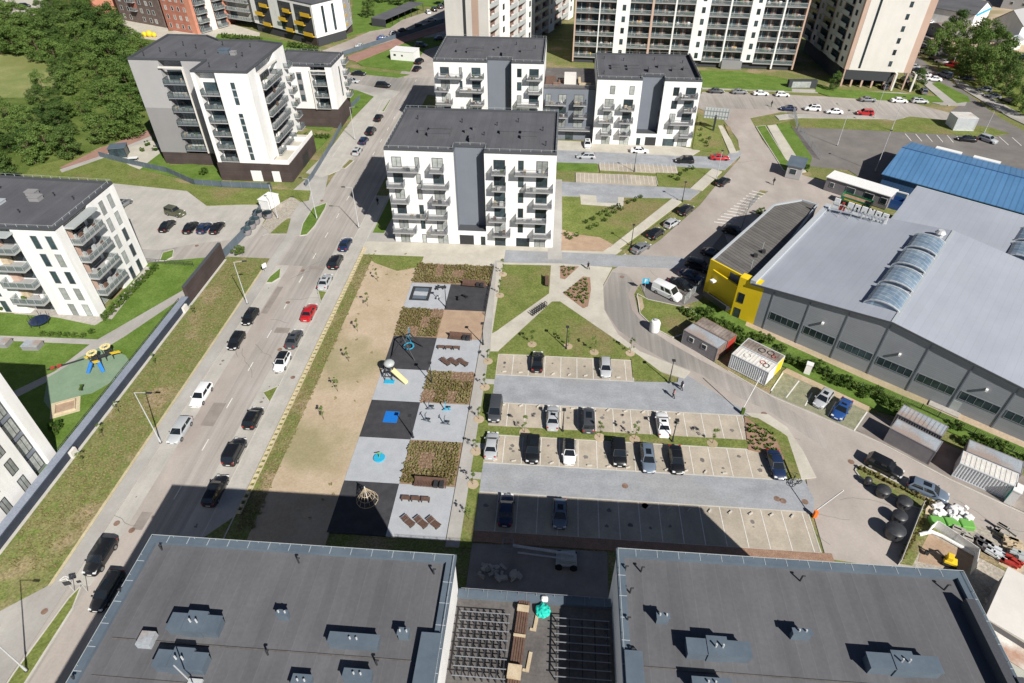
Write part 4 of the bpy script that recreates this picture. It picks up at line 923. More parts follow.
# ---- white block H on the left
H_ = bldg('apartment_building', 'white five storey block with glass balconies above the bright lawn, left edge', (-120, 81))
HH = 16.7
hl = [(-120, 81), (-89.2, 81), (-89.2, 82.2), (-84.3, 82.2), (-84.3, 81), (-76.9, 81), (-76.9, 83.0), (-78.1, 83.0), (-78.1, 89.4), (-76.9, 89.4), (-76.9, 97.3), (-120, 99.2)]
walls(H_, hl, 0, HH, 'white_wall')
roof_parts(H_, [(-120, 81), (-76.9, 81), (-76.9, 97.3), (-120, 99.2)], HH, rods=True)
f = Fac((-120, 81), (-76.9, 81)); fr = Fac((-76.9, 81), (-76.9, 97.3))
for k in range(5):
    z0 = 3.3*k+.15
    for u in (38.5, 41.0): window(f, u, z0, 1.1, 2.4, H_, 'rail_grey')
    for u in (11.0, 13.5): window(fr, u, z0, 1.1, 2.4, H_, 'rail_grey')
    fb = Fac((-120, 82.2), (-76.9, 82.2)); fs = Fac((-78.1, 83.0), (-78.1, 89.4))
    window(Fac((-120, 82.19), (-76.9, 82.19)), 31.2, z0, 4.0, 2.3, H_, 'rail_grey', mull=2)
    window(Fac((-78.09, 83.0), (-78.09, 89.4)), .6, z0, 5.0, 2.3, H_, 'rail_grey', mull=3)
    if k:
        balcony(fb, 30.3, 3.3*k-.05, 5.5, 2.8, H_, 'glass', 'slab', 'rail_light'); balcony(fs, .02, 3.3*k-.05, 6.4, 2.8, H_, 'glass', 'slab', 'rail_light')
        m = MB(); m.box(-89.1, -87.9, 81.3, 82.15, 3.3*k, 3.3*k+2.4); part(m, 'timber_panel', H_, 'wood_pale') if k % 2 else part(m, 'timber_panel', H_, 'tan_wall')
        m = MB(); m.box(-78.05, -77.4, 83.2, 84.6, 3.3*k, 3.3*k+2.3); part(m, 'timber_panel', H_, 'tan_wall')
    balcony(f, 21, 3.3*k-.05, 5.5, 1.6, H_, 'glass', 'slab', 'rail_light') if k else None
    window(f, 26.4, z0, 1.1, 2.4, H_, 'rail_grey'); window(f, 22.3, z0, 3, 2.3, H_, 'rail_grey')
m = MB(); f.box(m, 30.6, 36, 16.0, 16.35, .01, 1.6); fr.box(m, 1.9, 8.5, 16.0, 16.35, .01, 1.6); part(m, 'canopy', H_, 'rail_light')
roofbox(H_, -92, 89, HH+.05, 2.2, 1.4, .5, mat='flashing_light'); roofbox(H_, -86.2, 90.5, HH+.05, 1.7, 1.3, .8); roofbox(H_, -88, 92.2, HH+.05, 1.7, 1.1, .8); roofbox(H_, -92.5, 85.5, HH+.05, 2.4, 1.4, .8)
vents(H_, [(-84, 92, .6), (-86, 86, .6), (-80, 91, .6), (-95, 94, .6)], HH)
# ---- white block I, bottom left corner
I_ = bldg('apartment_building', 'white block with a dark window bay, cut off at the lower left edge', (-85, 20))
walls(I_, [(-85, 20), (-65, 20), (-65, 47.3), (-65.7, 47.3), (-65.7, 49.7), (-65, 49.7), (-65, 51.2), (-85, 51.2)], 0, 17.4, 'white_wall')
roof_parts(I_, rect(-85, -65, 20, 51.2), 17.4)
f = Fac((-65, 20), (-65, 51.2)); fi = Fac((-65.7, 20), (-65.7, 51.2))
panel(I_, fi, 27.33, 29.67, .1, 17.3, 'blue_grey_wall', 'bay_wall', .02)
fi2 = Fac((-65.66, 20), (-65.66, 51.2))
for k in range(5):
    z = .5+3.2*k
    window(fi2, 27.5, z, 2.0, 2.5, I_, 'frame_dark', mull=2, curtain=True)
    for u in (24.8, 21.4, 17, 13.5, 9): window(f, u, z+.1, 1.15, 2.2, I_, 'frame_dark', mull=1, curtain=True)
# ---- brick blocks and the yellow balcony block, far left top
def far_block(name, label, pts, depth, H, mat, winmat='glass', wins=True, side=None):
    b = bldg(name, label, pts[0])
    f = Fac(pts[0], pts[1]); q = [pts[0], pts[1], back(f, f.L, depth), back(f, 0, depth)]
    walls(b, q, 0, H, mat); roof_parts(b, q, H)
    return b, f
def grid(b, f, us, z0, dz, n, wd, h, frame='frame_white', curtain=None):
    for u in us:
        for k in range(n): window(f, u, z0+dz*k, wd, h, b, frame, curtain=curtain)
b, f = far_block('brick_building', 'red brick block with an orange end wall, far left behind the wood', [G(66, 10), G(97, 17)], 16, 20, 'brick_red')
grid(b, f, [3, 7.5, 12, 15.5], 1.2, 3.1, 5, 1.2, 1.6); panel(b, Fac(f.pt(f.L, 0)[:2], back(f, f.L, 16)), 0, 16, 0, 19.9, 'brick_orange', 'end_wall', .05)
b, f = far_block('brick_building', 'dark brown block with brick panels between two red brick blocks, far left top', [G(122, 20), G(166, 28)], 14, 24, 'brick_dark')
grid(b, f, [2, 6, 14, 18, 21], 1.0, 3.1, 6, 1.3, 1.7)
m = MB(); f.box(m, 8.5, 12.5, 5, 23.9, 0, .06); part(m, 'brick_panel', b, 'brick_red')
for k in range(6): balcony(f, 9.5, 4.8+3.1*k, 2.8, 1.3, b, 'glass', 'slab', 'rail_grey')
b, f = far_block('brick_building', 'red and orange brick block with grey balconies left of the yellow balcony block', [G(169, 30), G(198, 34.5)], 26, 26, 'brick_red')
grid(b, f, [1.5, 5, 8, 11.2], 1.2, 3.1, 6, 1.1, 1.6)
panel(b, f, f.L-2.6, f.L, 0, 25.9, 'brick_orange', 'corner_strip', .05)
f2 = Fac(G(198.4, 34.5), G(231, 25)); walls(b, [f2.pt(0, 0)[:2], f2.pt(f2.L, 0)[:2], back(f2, f2.L, 10), back(f2, 0, 10)], 0, 25.5, 'brick_orange')
for u in (1.2, 9.5):
    panel(b, f2, u, u+4.8, .5, 25, 'dark_wall', 'loggia_wall', .04)
    for k in range(7): balcony(f2, u, .6+3.1*k, 4.8, 1.2, b, 'glass', 'slab', 'rail_grey')
    for k in range(7): window(Fac(f2.pt(0, 0, .04)[:2], f2.pt(f2.L, 0, .04)[:2]), u+.4, .7+3.1*k, 1.6, 2.2, b, 'frame_white')
panel(b, f2, 6.2, 9.3, 0, 25.2, 'cream_wall', 'wall_strip', .05)
f3_ = Fac(G(231, 25), G(256, 29)); walls(b, [f3_.pt(0, 0)[:2], f3_.pt(f3_.L, 0)[:2], back(f3_, f3_.L, 10), back(f3_, 0, 10)], 2.5, 24, 'stone')
for k in range(6): balcony(f3_, .6, 3.0+3.1*k, f3_.L-1.2, 1.2, b, 'glass', 'slab', 'rail_light'); window(f3_, 1.5, 3.1+3.1*k, 3.6, 2.2, b, 'frame_dark', mull=3)
YB = bldg('apartment_building', 'white block with mustard yellow balcony panels and a grey end section, top left', G(259, 31))
HY = 13.7
p0, p1, p2, p3 = G(257, 31), G(318.7, 47), G(339, 39), G(354, 32)
f = Fac(p0, p1)
walls(YB, [f.pt(0, 0)[:2], f.pt(f.L, 0)[:2], back(f, f.L, 14), back(f, 0, 14)], 3.0, HY, 'white_wall')
walls(YB, [f.pt(.3, 0, -.4)[:2], f.pt(f.L-.1, 0, -.4)[:2], back(f, f.L-.1, 13.8), back(f, .3, 13.8)], 0, 3.0, 'dark_wall', 'ground_floor')
roof_parts(YB, [f.pt(0, 0)[:2], f.pt(f.L, 0)[:2], back(f, f.L, 14), back(f, 0, 14)], HY)
for (u, wd) in ((3.0, 8.2), (17, 7.2), (26, 9.2)):
    panel(YB, f, u, u+wd, 3.3, 13.0, 'dark_wall', 'loggia_wall', .04)
    for k in range(4):
        if k < 3:
            z = 3.4+3.2*k; m = MB(); a = u+(.0 if k % 2 else wd*.45); wl_ = wd*.55; f.box(m, a, a+wl_, z, z+1.15, .9, 1.0); f.box(m, a, a+wl_, z-.15, z, .045, 1.0); part(m, 'yellow_balcony', YB, 'yellow_panel')
            window(Fac(f.pt(0, 0, .04)[:2], f.pt(f.L, 0, .04)[:2]), u+.3, z+.1, wd*.4, 2.2, YB, 'frame_dark', curtain=False)
f2 = Fac(p1, back(f, f.L, 14)); p2 = back(f, f.L, 14)
for u in (4.0, 8.6): panel(YB, f2, u, u+1.1, 4.0, 12.8, 'glass', 'window_strip', .04)
f3_ = Fac(p2, p3); walls(YB, [p2, p3, back(f3_, f3_.L, 10), back(f3_, 0, 10)], 3.0, HY+3, 'grey_wall')
for u in (1.6, 7): grid(YB, f3_, [u], 4, 3.1, 3, 1.2, 1.6)
for k in range(3): panel(YB, f3_, 1.2, 3.2, 3.9+3.1*k, 4.8+3.1*k, 'yellow_panel', 'yellow_panel', .06)
walls(YB, [f2.pt(0, 0, -.3)[:2], f3_.pt(f3_.L, 0, -.3)[:2], back(f3_, f3_.L, 9), back(f2, 0, 7)], 0, 3.0, 'brown_plinth', 'ground_floor')
# ---- the big warehouse hall (J) and the office wing (L)
PJ = (34.2, 87.0); du = (.8015, -.598); dv = (.598, .8015)
def J(u, v): return (PJ[0]+du[0]*u+dv[0]*v, PJ[1]+du[1]*u+dv[1]*v)
Jb = bldg('warehouse', 'grey clad warehouse with a pale blue grey pitched roof, band windows and barrel skylights', PJ)
LJ, DJ, AP, HE_, HA = 78.0, 34.0, 18.7, 7.9, 10.3
def prof(u):   # ridge at 18.7, valley at 56
    return HA-(HA-HE_)*abs(u-AP)/AP if u < 37.4 else HE_+(min(u, 56)-37.4)*.08
us = [-2.0, AP, 37.4, LJ]
m = MB()
for v in (0, DJ):
    pass
bot = [J(max(u, 0), 0) for u in us]+[J(max(u, 0), DJ) for u in us[::-1]]
tops = [prof(u)-.12 for u in us]+[prof(u)-.12 for u in us[::-1]]
vs = [(*p, 0) for p in bot]+[(*p, z) for p, z in zip(bot, tops)]; n = len(bot)
m.add(vs, [tuple(range(n-1, -1, -1))]+[(i, (i+1) % n, (i+1) % n+n, i+n) for i in range(n)]); part(m, 'wall', Jb, 'hall_wall')
m = MB()
for i in range(3):
    a, b_ = us[i], us[i+1]
    q = [J(a-(.25 if i == 0 else 0), -.25), J(b_, -.25), J(b_, DJ), J(a-(.25 if i == 0 else 0), DJ)]; z = [prof(a), prof(b_), prof(b_), prof(a)]
    vs = [(*p, zz-.12) for p, zz in zip(q, z)]+[(*p, zz+.06) for p, zz in zip(q, z)]
    m.add(vs, [(3, 2, 1, 0), (4, 5, 6, 7), (0, 1, 5, 4), (1, 2, 6, 5), (2, 3, 7, 6), (3, 0, 4, 7)])
part(m, 'roof', Jb, 'steel_roof')
m = MB()
for i in range(3): m.beam((*J(us[i], -.32), prof(us[i])), (*J(us[i+1], -.32), prof(us[i+1])), .14, .3)
part(m, 'verge_flashing', Jb, 'dark_flashing')
m = MB(); m.beam((*J(-1.9, -.2), 8.0), (*J(-2.3, DJ), 8.0), .9, .6); part(m, 'parapet', Jb, 'flashing_light')
m = MB(); m.beam((*J(AP, -.2), HA+.09), (*J(AP, DJ), HA+.09), .5, .05); part(m, 'ridge_cap', Jb, 'flashing_light')
fj = Fac(J(0, 0), J(LJ, 0))
for i in range(12):
    u = 2.1+5.62*i
    window(fj, u, 2.5, 4.85, 1.45, Jb, 'rail_grey', mull=4, curtain=False)
    m = MB(); fj.box(m, u-.45, u-.28, 0, prof(u)-.3, 0, .08); part(m, 'pilaster', Jb, 'blue_grey_wall')
    m = MB(); fj.box(m, u+2.2, u+2.5, 5.6, 5.9, 0, .5); part(m, 'wall_lamp', Jb, 'white_plastic') if i in (1, 3, 5) else None
panel(Jb, fj, 29.9, 31.0, .05, 2.0, 'rail_light', 'door', .05)
m = MB(); fj.box(m, 27.5, 31.5, .01, .35, .06, 1.2); part(m, 'loading_step', Jb, 'stone')
def arch(root, u0, u1, v0, v1, zb, rise):
    """one barrel skylight: glazed vault between white end arches"""
    m = MB(); n = 9; W = (u1-u0)/2; uc = (u0+u1)/2
    ring = [(uc-W*math.cos(math.pi*i/n), zb+rise*math.sin(math.pi*i/n)) for i in range(n+1)]
    vs = [(*J(u, v0), z) for u, z in ring]+[(*J(u, v1), z) for u, z in ring]
    m.add(vs, [(i, i+1, i+n+2, i+n+1) for i in range(n)]+[tuple(range(n, -1, -1)), tuple(range(n+1, 2*n+2))]); o = part(m, 'skylight', root, 'skylight_glass')
    for v in (v0-.05, v1+.05):
        k = MB()
        for i in range(n): k.beam((*J(ring[i][0], v), ring[i][1]+.03), (*J(ring[i+1][0], v), ring[i+1][1]+.03), .28, .16)
        kk = k.build('end_arch', o, 'flashing_light', off=tuple(root.location))
    return o
for i in range(4): arch(Jb, AP-4.9, AP+.2, 3.0+6.7*i, 8.2+6.7*i, 9.85, 1.15)
m = MB(); m.lathe((*J(AP-1.5, 30.5), 10.2), [(.6, 0), (.6, .6), (.9, .7), (.5, 1.2)], 10); part(m, 'roof_vent', Jb, 'metal_light')
K_ = bldg('warehouse', 'second pale roofed hall behind the big grey warehouse, running off the right edge', J(8.6, 34.2))
kq = [J(8.6, 34.2), J(90, 34.2), J(90, 52), J(8.6, 52)]
walls(K_, kq, 0, 7.9, 'hall_wall'); m = MB(); m.prism([J(8.4, 34.1), J(90, 34.1), J(90, 52.2), J(8.4, 52.2)], 7.9, [8.0, 8.0, 8.6, 8.6]); part(m, 'roof', K_, 'steel_roof')
m = MB(); m.beam((*J(8.4, 52.3), 8.55), (*J(90, 52.3), 8.55), .4, .2); part(m, 'eaves_gutter', K_, 'flashing_light')
for i in range(2): arch(K_, 27.2, 32.2, 35.2+6.7*i, 40.4+6.7*i, 7.95, 1.2)
# office wing with yellow gable
Lb = bldg('office_wing', 'low office wing with a dark ribbed roof and a yellow end wall', (27.4, 95.5))
LH = 6.6
lp = [G(711.7, 261, LH), G(774, 205.7, LH), G(801.5, 201, LH), G(817, 205.7, LH), J(-1.6, .9)]
e1 = J(-1.6, .9)
walls(Lb, lp, 0, LH, 'blue_grey_wall'); m = MB(); m.prism(lp, LH, LH+.05); part(m, 'roof', Lb, 'roof_brown')
m = MB()
for i in range(4): a, b_ = lp[i], lp[(i+1)]; m.beam((*a, LH+.15), (*b_, LH+.15), .35, .4)
part(m, 'parapet', Lb, 'flashing_light')
fy = Fac(lp[0], G(742, 277, LH)); mid = G(742, 277, LH)
yp = [lp[0], mid, (mid[0]+.25, mid[1]+.5), (lp[0][0]+.3, lp[0][1]+.5)]
m = MB(); fy.box(m, -.1, fy.L, 0, LH+.45, .0, .3); part(m, 'end_wall', Lb, 'yellow_wall')
fw = Fac(G(706, 298), J(-4.2, .05)); m = MB(); fw.box(m, 0, fw.L, 0, 6.0, -.3, 0); part(m, 'side_wall', Lb, 'yellow_wall')
m = MB(); fw.box(m, .4, fw.L, 1.3, 1.45, .02, 1.5); fw.box(m, .4, fw.L, 1.45, 2.4, 1.46, 1.5); part(m, 'stair_landing', Lb, 'rail_dark')
m = MB(); fw.box(m, .6, 1.4, 4.3, 4.6, .02, .9); part(m, 'wall_lamp', Lb, 'white_plastic')
ty = [J(-4.2, 0), J(.0, 0), J(.0, 1.6), J(-4.2, 1.6)]
walls(Lb, ty, 0, 7.9, 'yellow_wall', 'stair_tower')
ft = Fac(J(-4.2, 0), J(0, 0)); window(ft, .5, 3.2, 1.1, 1.9, Lb, curtain=False); window(ft, .5, .1, 1.1, 1.9, Lb, curtain=False)
m = MB()
for (x, y) in ((763, 253), (755, 257)): p = G(x, y, LH); m.box(p[0]-.3, p[0]+.3, p[1]-.3, p[1]+.3, LH+.05, LH+.6)
part(m, 'roof_unit', Lb, 'metal_dark')
for (x, y) in ((751, 268), (762, 250)):
    p = G(x, y, LH); m = MB(); m.tube((*p, LH), (*p, LH+1.6), .05, n=5); part(m, 'mast', Lb, 'rail_light')
# ---- blue hall (M)
Mb = bldg('blue_hall', 'low hall with a bright blue ribbed pitched roof and blue walls, right edge', G(884, 173.7, 4))
um = Vector((.80, -.60)); vm = Vector((.60, .80))
m0 = Vector(G(884, 173.7, 4.0)); Lm = 62; Dm = 21.5
def M_(u, v): p = m0+um*u+vm*v; return (p.x, p.y)
walls(Mb, [M_(0, 0), M_(Lm, 0), M_(Lm, Dm), M_(0, Dm)], 0, 3.9, 'blue_wall')
m = MB()
for (v0, v1, z0, z1) in ((-.4, Dm*.55, 3.95, 6.2), (Dm*.55, Dm+.4, 6.2, 4.3)):
    q = [M_(-.4, v0), M_(Lm, v0), M_(Lm, v1), M_(-.4, v1)]; z = [z0, z0, z1, z1]
    vs = [(*p, zz-.1) for p, zz in zip(q, z)]+[(*p, zz+.05) for p, zz in zip(q, z)]
    m.add(vs, [(3, 2, 1, 0), (4, 5, 6, 7), (0, 1, 5, 4), (1, 2, 6, 5), (2, 3, 7, 6), (3, 0, 4, 7)])
part(m, 'roof', Mb, 'blue_roof')
m = MB(); m.prism([M_(0, 0), M_(0, Dm*.55), M_(0, Dm), M_(.05, Dm), M_(.05, 0)], 3.9, [3.9, 6.1, 4.2, 4.2, 3.9]); part(m, 'gable', Mb, 'blue_wall')
m = MB(); m.beam((*M_(-.4, Dm*.55), 6.3), (*M_(Lm, Dm*.55), 6.3), .3, .08); part(m, 'ridge_cap', Mb, 'blue_wall')
for u in (5, 13): m = MB(); p = M_(u, Dm+.4); q = M_(u+5.5, Dm+.4); m.beam((*p, 4.5), (*q, 4.5), 1.4, .35); part(m, 'entrance_canopy', Mb, 'white_plastic')
# ---- near rooftops at the bottom of the view
HN = 19.5
def near_block(label, x0, x1, y1, skew=0):
    b = bldg('apartment_building', label, (x0, 0)); y0 = -12
    walls(b, rect(x0+.15, x1-.15, y0, y1-.15), 0, HN-.4, 'white_wall')
    m = MB(); m.prism(rect(x0+.3, x1-.3, y0, y1-.3), HN-.4, HN-.35); part(m, 'roof', b, 'roof_near')
    c = MB()
    for (a0, a1, b0, b1) in ((x0, x1, y1-.7, y1), (x0, x0+.65, y0, y1-.7), (x1-.75, x1, y0, y1-.7)): c.box(a0, a1, b0, b1, HN-.42, HN)
    part(c, 'parapet', b, 'flashing')
    s = MB(); x = x0+1.6
    while x < x1-1: s.box(x, x+.04, y1-.7, y1+.01, HN, HN+.025); x += 1.75
    y = y1-2.5
    while y > 5: s.box(x0-.01, x0+.65, y, y+.04, HN, HN+.025); s.box(x1-.75, x1+.01, y, y+.04, HN, HN+.025); y -= 1.75
    part(s, 'parapet_seam', b, 'flashing_light')
    w_ = MB(); pts = []
    for (a, bb) in (((x0+.15, 0), (x0+.15, y1-.15)), ((x0+.15, y1-.15), (x1-.15, y1-.15)), ((x1-.15, y1-.15), (x1-.15, 0))):
        w_.beam((*a, HN+.2), (*bb, HN+.2), .035); L = math.hypot(bb[0]-a[0], bb[1]-a[1]); n = int(L/1.75)
        for i in range(n+1): t = i/n; x = a[0]+(bb[0]-a[0])*t; y = a[1]+(bb[1]-a[1])*t; w_.beam((x, y, HN), (x, y, HN+.2), .03)
    part(w_, 'guard_wire', b, 'rail_light')
    return b
def ductbox(b, l, t, r, btm, h=.75, step=None, mat='flashing'):
    """roof ventilation housing whose top is seen between these survey points"""
    z = HN-.35; c = G(r, t, z+h); a = (G(l, btm-3, z+h)[0], G(l, btm, z)[1])
    m = MB(); m.box(a[0], c[0], a[1], c[1], z, z+h); m.box(a[0]-.07, c[0]+.07, a[1]-.07, c[1]+.07, z+h, z+h+.06)
    if step:
        x = a[0]+(c[0]-a[0])*step; m.box(x-.75, x+.75, a[1]-.08, c[1]+.3, z, z+h+.12)
    o = part(m, 'vent_housing', b, mat)
    k = MB()
    for dx in (-.25, .25): k.tube(((a[0]+c[0])/2+dx, (a[1]+c[1])/2, z+h), ((a[0]+c[0])/2+dx, (a[1]+c[1])/2, z+h+(.55 if step else .3)), .07, n=6)
    kk = k.build('vent_cap', o, 'metal_light', off=tuple(b.location)); return o
def roofpipe(b, x, y):
    z = HN-.35; p = G(x, y, z); m = MB(); m.tube((*p, z), (*p, z+.75), .07, n=6); m.tube((p[0], p[1], z+.75), (p[0]+.22, p[1], z+.75), .07, n=6); part(m, 'vent_pipe', b, 'metal_dark')
NL = near_block('large dark flat roof with pale ventilation boxes, in the foreground on the left', -32.9, -6.75, 28.75)
for a in ((165, 617, 222, 634, .9, .5), (151, 654, 208, 671, .9, .5), (275, 611, 288, 620, .9), (327, 636, 379, 648, .9), (397, 629, 409, 640, .9), (342, 671, 372, 683, .9), (290, 676, 312, 690, .7)): ductbox(NL, *a)
m = MB(); a = G(136, 646, HN); c = G(157, 633, HN); m.box(a[0], c[0], a[1], c[1], HN-.35, HN+.25); part(m, 'roof_hatch', NL, 'container_roof')
for p in ((162, 550), (299, 563), (434, 574), (76, 681), (122, 594), (377, 665), (268, 655)): roofpipe(NL, *p)
m = MB(); m.box(-8.4, -6.9, 4, 22.0, HN, HN+.35); part(m, 'parapet_duct', NL, 'flashing')
z = HN-.34; m = MB(); m.box(-31.6, -8.8, 20.05, 20.15, z, z+.05); m.box(-31.6, -8.8, 17.4, 17.45, z, z+.04); part(m, 'membrane_ridge', NL, 'roof_centre')
m = MB(); m.beam((-23.9, 17.3, z), (-24.3, 17.3, z+3.2), .06); m.box(-24.4, -23.4, 16.9, 17.7, z, z+.2); part(m, 'aerial_mast', NL, 'metal_light')
NR = near_block('large dark flat roof with stepped ventilation boxes, in the foreground on the right', 6.45, 34.45, 30.4)
for a in ((658, 614, 669, 624, 1.0), (689, 643, 749, 659, 1.0, .48), (694, 680, 730, 692, 1.0), (795, 630, 811, 640, 1.0), (873, 658, 937, 674, 1.0, .5)): ductbox(NR, *a)
for p in ((641, 572), (800, 581), (944, 590), (625, 571), (630, 593), (627, 622), (631, 653)): roofpipe(NR, *p)
m = MB(); m.box(6.6, 7.9, 4, 21.8, HN, HN+.35); part(m, 'parapet_duct', NR, 'flashing')
m = MB(); m.box(33.0, 33.7, 12, 27.5, HN-.34, HN+.75); m.box(33.7, 34.2, 20.5, 21.7, HN, HN+.9); part(m, 'parapet_duct', NR, 'dark_flashing')
m = MB(); m.box(8, 33, 20.9, 21.0, z, z+.05); m.box(8, 33, 18.8, 18.86, z, z+.04); part(m, 'membrane_ridge', NR, 'roof_centre')
ZL = 14.0
NC = bldg('link_building', 'lower flat roof sunk between the two foreground roofs, stacked with metal grids', (-6.9, 0))
walls(NC, rect(-6.88, 6.58, -12, 28.6), 0, ZL-.3, 'white_wall')
m = MB(); m.prism(rect(-6.85, 6.55, -12, 28.3), ZL-.3, ZL-.25); part(m, 'roof', NC, 'roof_centre')
m = MB(); m.box(-6.85, 6.5, 28.0, 28.75, ZL-.28, ZL+.1); part(m, 'parapet', NC, 'flashing')
m = MB()
for i in range(9): m.box(-6+1.7*i, -5.95+1.7*i, 27.98, 28.77, ZL+.1, ZL+.14)
m.beam((-6.6, 28.6, ZL+.5), (6.4, 28.6, ZL+.5), .04)
for i in range(9): m.beam((-6.2+1.55*i, 28.6, ZL), (-6.2+1.55*i, 28.6, ZL+.5), .05)
part(m, 'guard_wire', NC, 'rail_grey')
# corner details of near walls: entrance path wall towards the yard
def metal_grid(label, l, t, r, btm, nx, ny, mat):
    z = ZL-.24; a = G(l, btm, z+.8); c = G(r, t, z+.8); rt = thing('metal_grid', label, 'metal grid', ((a[0]+c[0])/2, (a[1]+c[1])/2, z), 0, 'steel grids stored on the roof')
    m = MB(); W = c[0]-a[0]; Hh = c[1]-a[1]
    for i in range(nx+1):
        x = -W/2+W*i/nx; m.box(x-.05, x+.05, -Hh/2, Hh/2, .62, .72)
        for j in range(ny+1): y = -Hh/2+Hh*j/ny; m.box(x-.04, x+.04, y-.04, y+.04, 0, .62)
    mm = m.build('uprights', rt, 'metal_dark')
    k = MB()
    for j in range(ny+1): y = -Hh/2+Hh*j/ny; k.box(-W/2-.2, W/2+.2, y-.03, y+.03, .72, .78)
    k.build('cross_bars', rt, mat)
metal_grid('sunlit grid of dark steel bars laid out on the left half of the sunken roof', 454, 614, 508, 675, 7, 7, 'rail_grey')
metal_grid('shaded grid of steel bars on the right half of the sunken roof', 556, 621, 607, 676, 4, 7, 'rail_grey')
# ============================================================ VEHICLES
def car_meshes(kind):
    """meshes: body (lower shell + cabin), glass pieces, lamps; +x is forward, origin on the ground at the centre"""
    P = dict(sedan=(4.65, 1.82, 1.44), hatch=(4.15, 1.78, 1.48), wagon=(4.75, 1.84, 1.48), suv=(4.6, 1.90, 1.68), van=(5.5, 2.02, 2.15), minivan=(4.7, 1.88, 1.78), jeep=(4.3, 1.9, 1.85))[kind]
    L, W, H = P; h = L/2; w = W/2
    bl = {'sedan': .92, 'hatch': .95, 'wagon': .94, 'suv': 1.08, 'van': 1.22, 'minivan': 1.05, 'jeep': 1.15}[kind]
    # stations: x, top z, half width factor
    if kind == 'van': st = [(-h, .95, .90), (-h+.06, bl, .97), (-h+.5, bl, 1), (h-1.3, bl, 1), (h-.9, bl-.02, .99), (h-.3, .98, .93), (h-.06, .82, .82), (h, .6, .72)]
    elif kind == 'jeep': st = [(-h, 1.0, .92), (-h+.08, bl, 1), (h-1.2, bl, 1), (h-.15, bl-.05, .95), (h, .95, .9)]
    elif kind == 'sedan': st = [(-h, .62, .76), (-h+.10, .86, .88), (-h+.35, .95, .95), (-h+.95, .98, 1), (0, bl, 1), (h-1.45, .93, 1), (h-.7, .83, .95), (h-.25, .70, .86), (h, .48, .70)]
    else: st = [(-h, .68, .80), (-h+.08, .92, .90), (-h+.3, bl, .96), (-h+.9, bl+.01, 1), (0, bl, 1), (h-1.3, bl-.02, 1), (h-.6, bl-.13, .95), (h-.2, bl-.27, .86), (h, .5, .70)]
    b = MB(); rings = []
    for x, zt, wf in st:
        ww = w*wf; half = [(0, zt+.025), (ww*.62, zt+.012), (ww*.88, zt-.03), (ww*.985, zt-.13), (ww, .5), (ww*.97, .26), (ww*.8, .2)]
        ring = [(x, -y, z) for y, z in half[::-1]]+[(x, y, z) for y, z in half[1:]]
        rings.append(ring)
    n = len(rings[0]); vs = [p for r in rings for p in r]
    fs = [(i*n+j, (i+1)*n+j, (i+1)*n+j+1, i*n+j+1) for i in range(len(rings)-1) for j in range(n-1)]
    fs += [(i*n+n-1, (i+1)*n+n-1, (i+1)*n, i*n) for i in range(len(rings)-1)]
    fs += [tuple(range(n)), tuple(range(len(vs)-1, len(vs)-n-1, -1))]
    b.add(vs, fs)
    # cabin: base rear, top rear, top front, base front
    C = dict(sedan=(-h+.72, -h+1.35, .32, 1.08), hatch=(-h+.12, -h+.55, .38, 1.12), wagon=(-h+.12, -h+.50, .40, 1.18), suv=(-h+.12, -h+.5, .42, 1.12), van=(-h+.05, -h+.12, h-1.75, h-.95), minivan=(-h+.1, -h+.32, .75, 1.55), jeep=(-h+.1, -h+.15, .25, .55))[kind]
    rb, rt, ft, fb = C; wb = w*.93; wt = w*(.70 if kind in ('sedan', 'hatch', 'wagon') else .80 if kind != 'van' else .86)
    z0 = bl-.03; z1 = H-.05; zm = H
    base = [(rb, -wb, z0), (fb, -wb, z0), (fb, wb, z0), (rb, wb, z0)]; top = [(rt, -wt, z1), (ft, -wt, z1), (ft, wt, z1), (rt, wt, z1)]
    b.add(base+top, [(0, 1, 5, 4), (1, 2, 6, 5), (2, 3, 7, 6), (3, 0, 4, 7)])
    body = b
    r = MB(); xm = (rt+ft)/2
    r.add(top+[(rt+.12, -wt+.12, zm), (ft-.14, -wt+.12, zm-.01), (ft-.14, wt-.12, zm-.01), (rt+.12, wt-.12, zm)], [(4, 5, 6, 7), (0, 1, 5, 4), (1, 2, 6, 5), (2, 3, 7, 6), (3, 0, 4, 7), (3, 2, 1, 0)])
    def quad(corners, inset=.1, off=.018):
        c = [Vector(p) for p in corners]; ce = sum(c, Vector())/4; q = [p+(ce-p).normalized()*inset for p in c]
        nn = (c[1]-c[0]).cross(c[3]-c[0]).normalized()
        if nn.z < 0 and abs(nn.z) > .2: nn = -nn
        if nn.dot(ce-Vector((xm, 0, z0))) < 0: nn = -nn
        return [p+nn*off for p in q]
    gl = []
    m = MB(); q = quad([base[1], base[2], top[2], top[1]], .09); m.add(q+[p-Vector((.02, 0, .02)) for p in q], [(0, 1, 2, 3), (0, 4, 5, 1), (1, 5, 6, 2), (2, 6, 7, 3), (3, 7, 4, 0)]); gl.append(('windscreen', m))
    if kind != 'van':
        m = MB(); q = quad([base[3], base[0], top[0], top[3]], .10); m.add(q+[p+Vector((.02, 0, -.02)) for p in q], [(0, 1, 2, 3), (0, 4, 5, 1), (1, 5, 6, 2), (2, 6, 7, 3), (3, 7, 4, 0)]); gl.append(('rear_window', m))
    def lerp(a, b_, t): return tuple(a[i]+(b_[i]-a[i])*t for i in range(3))
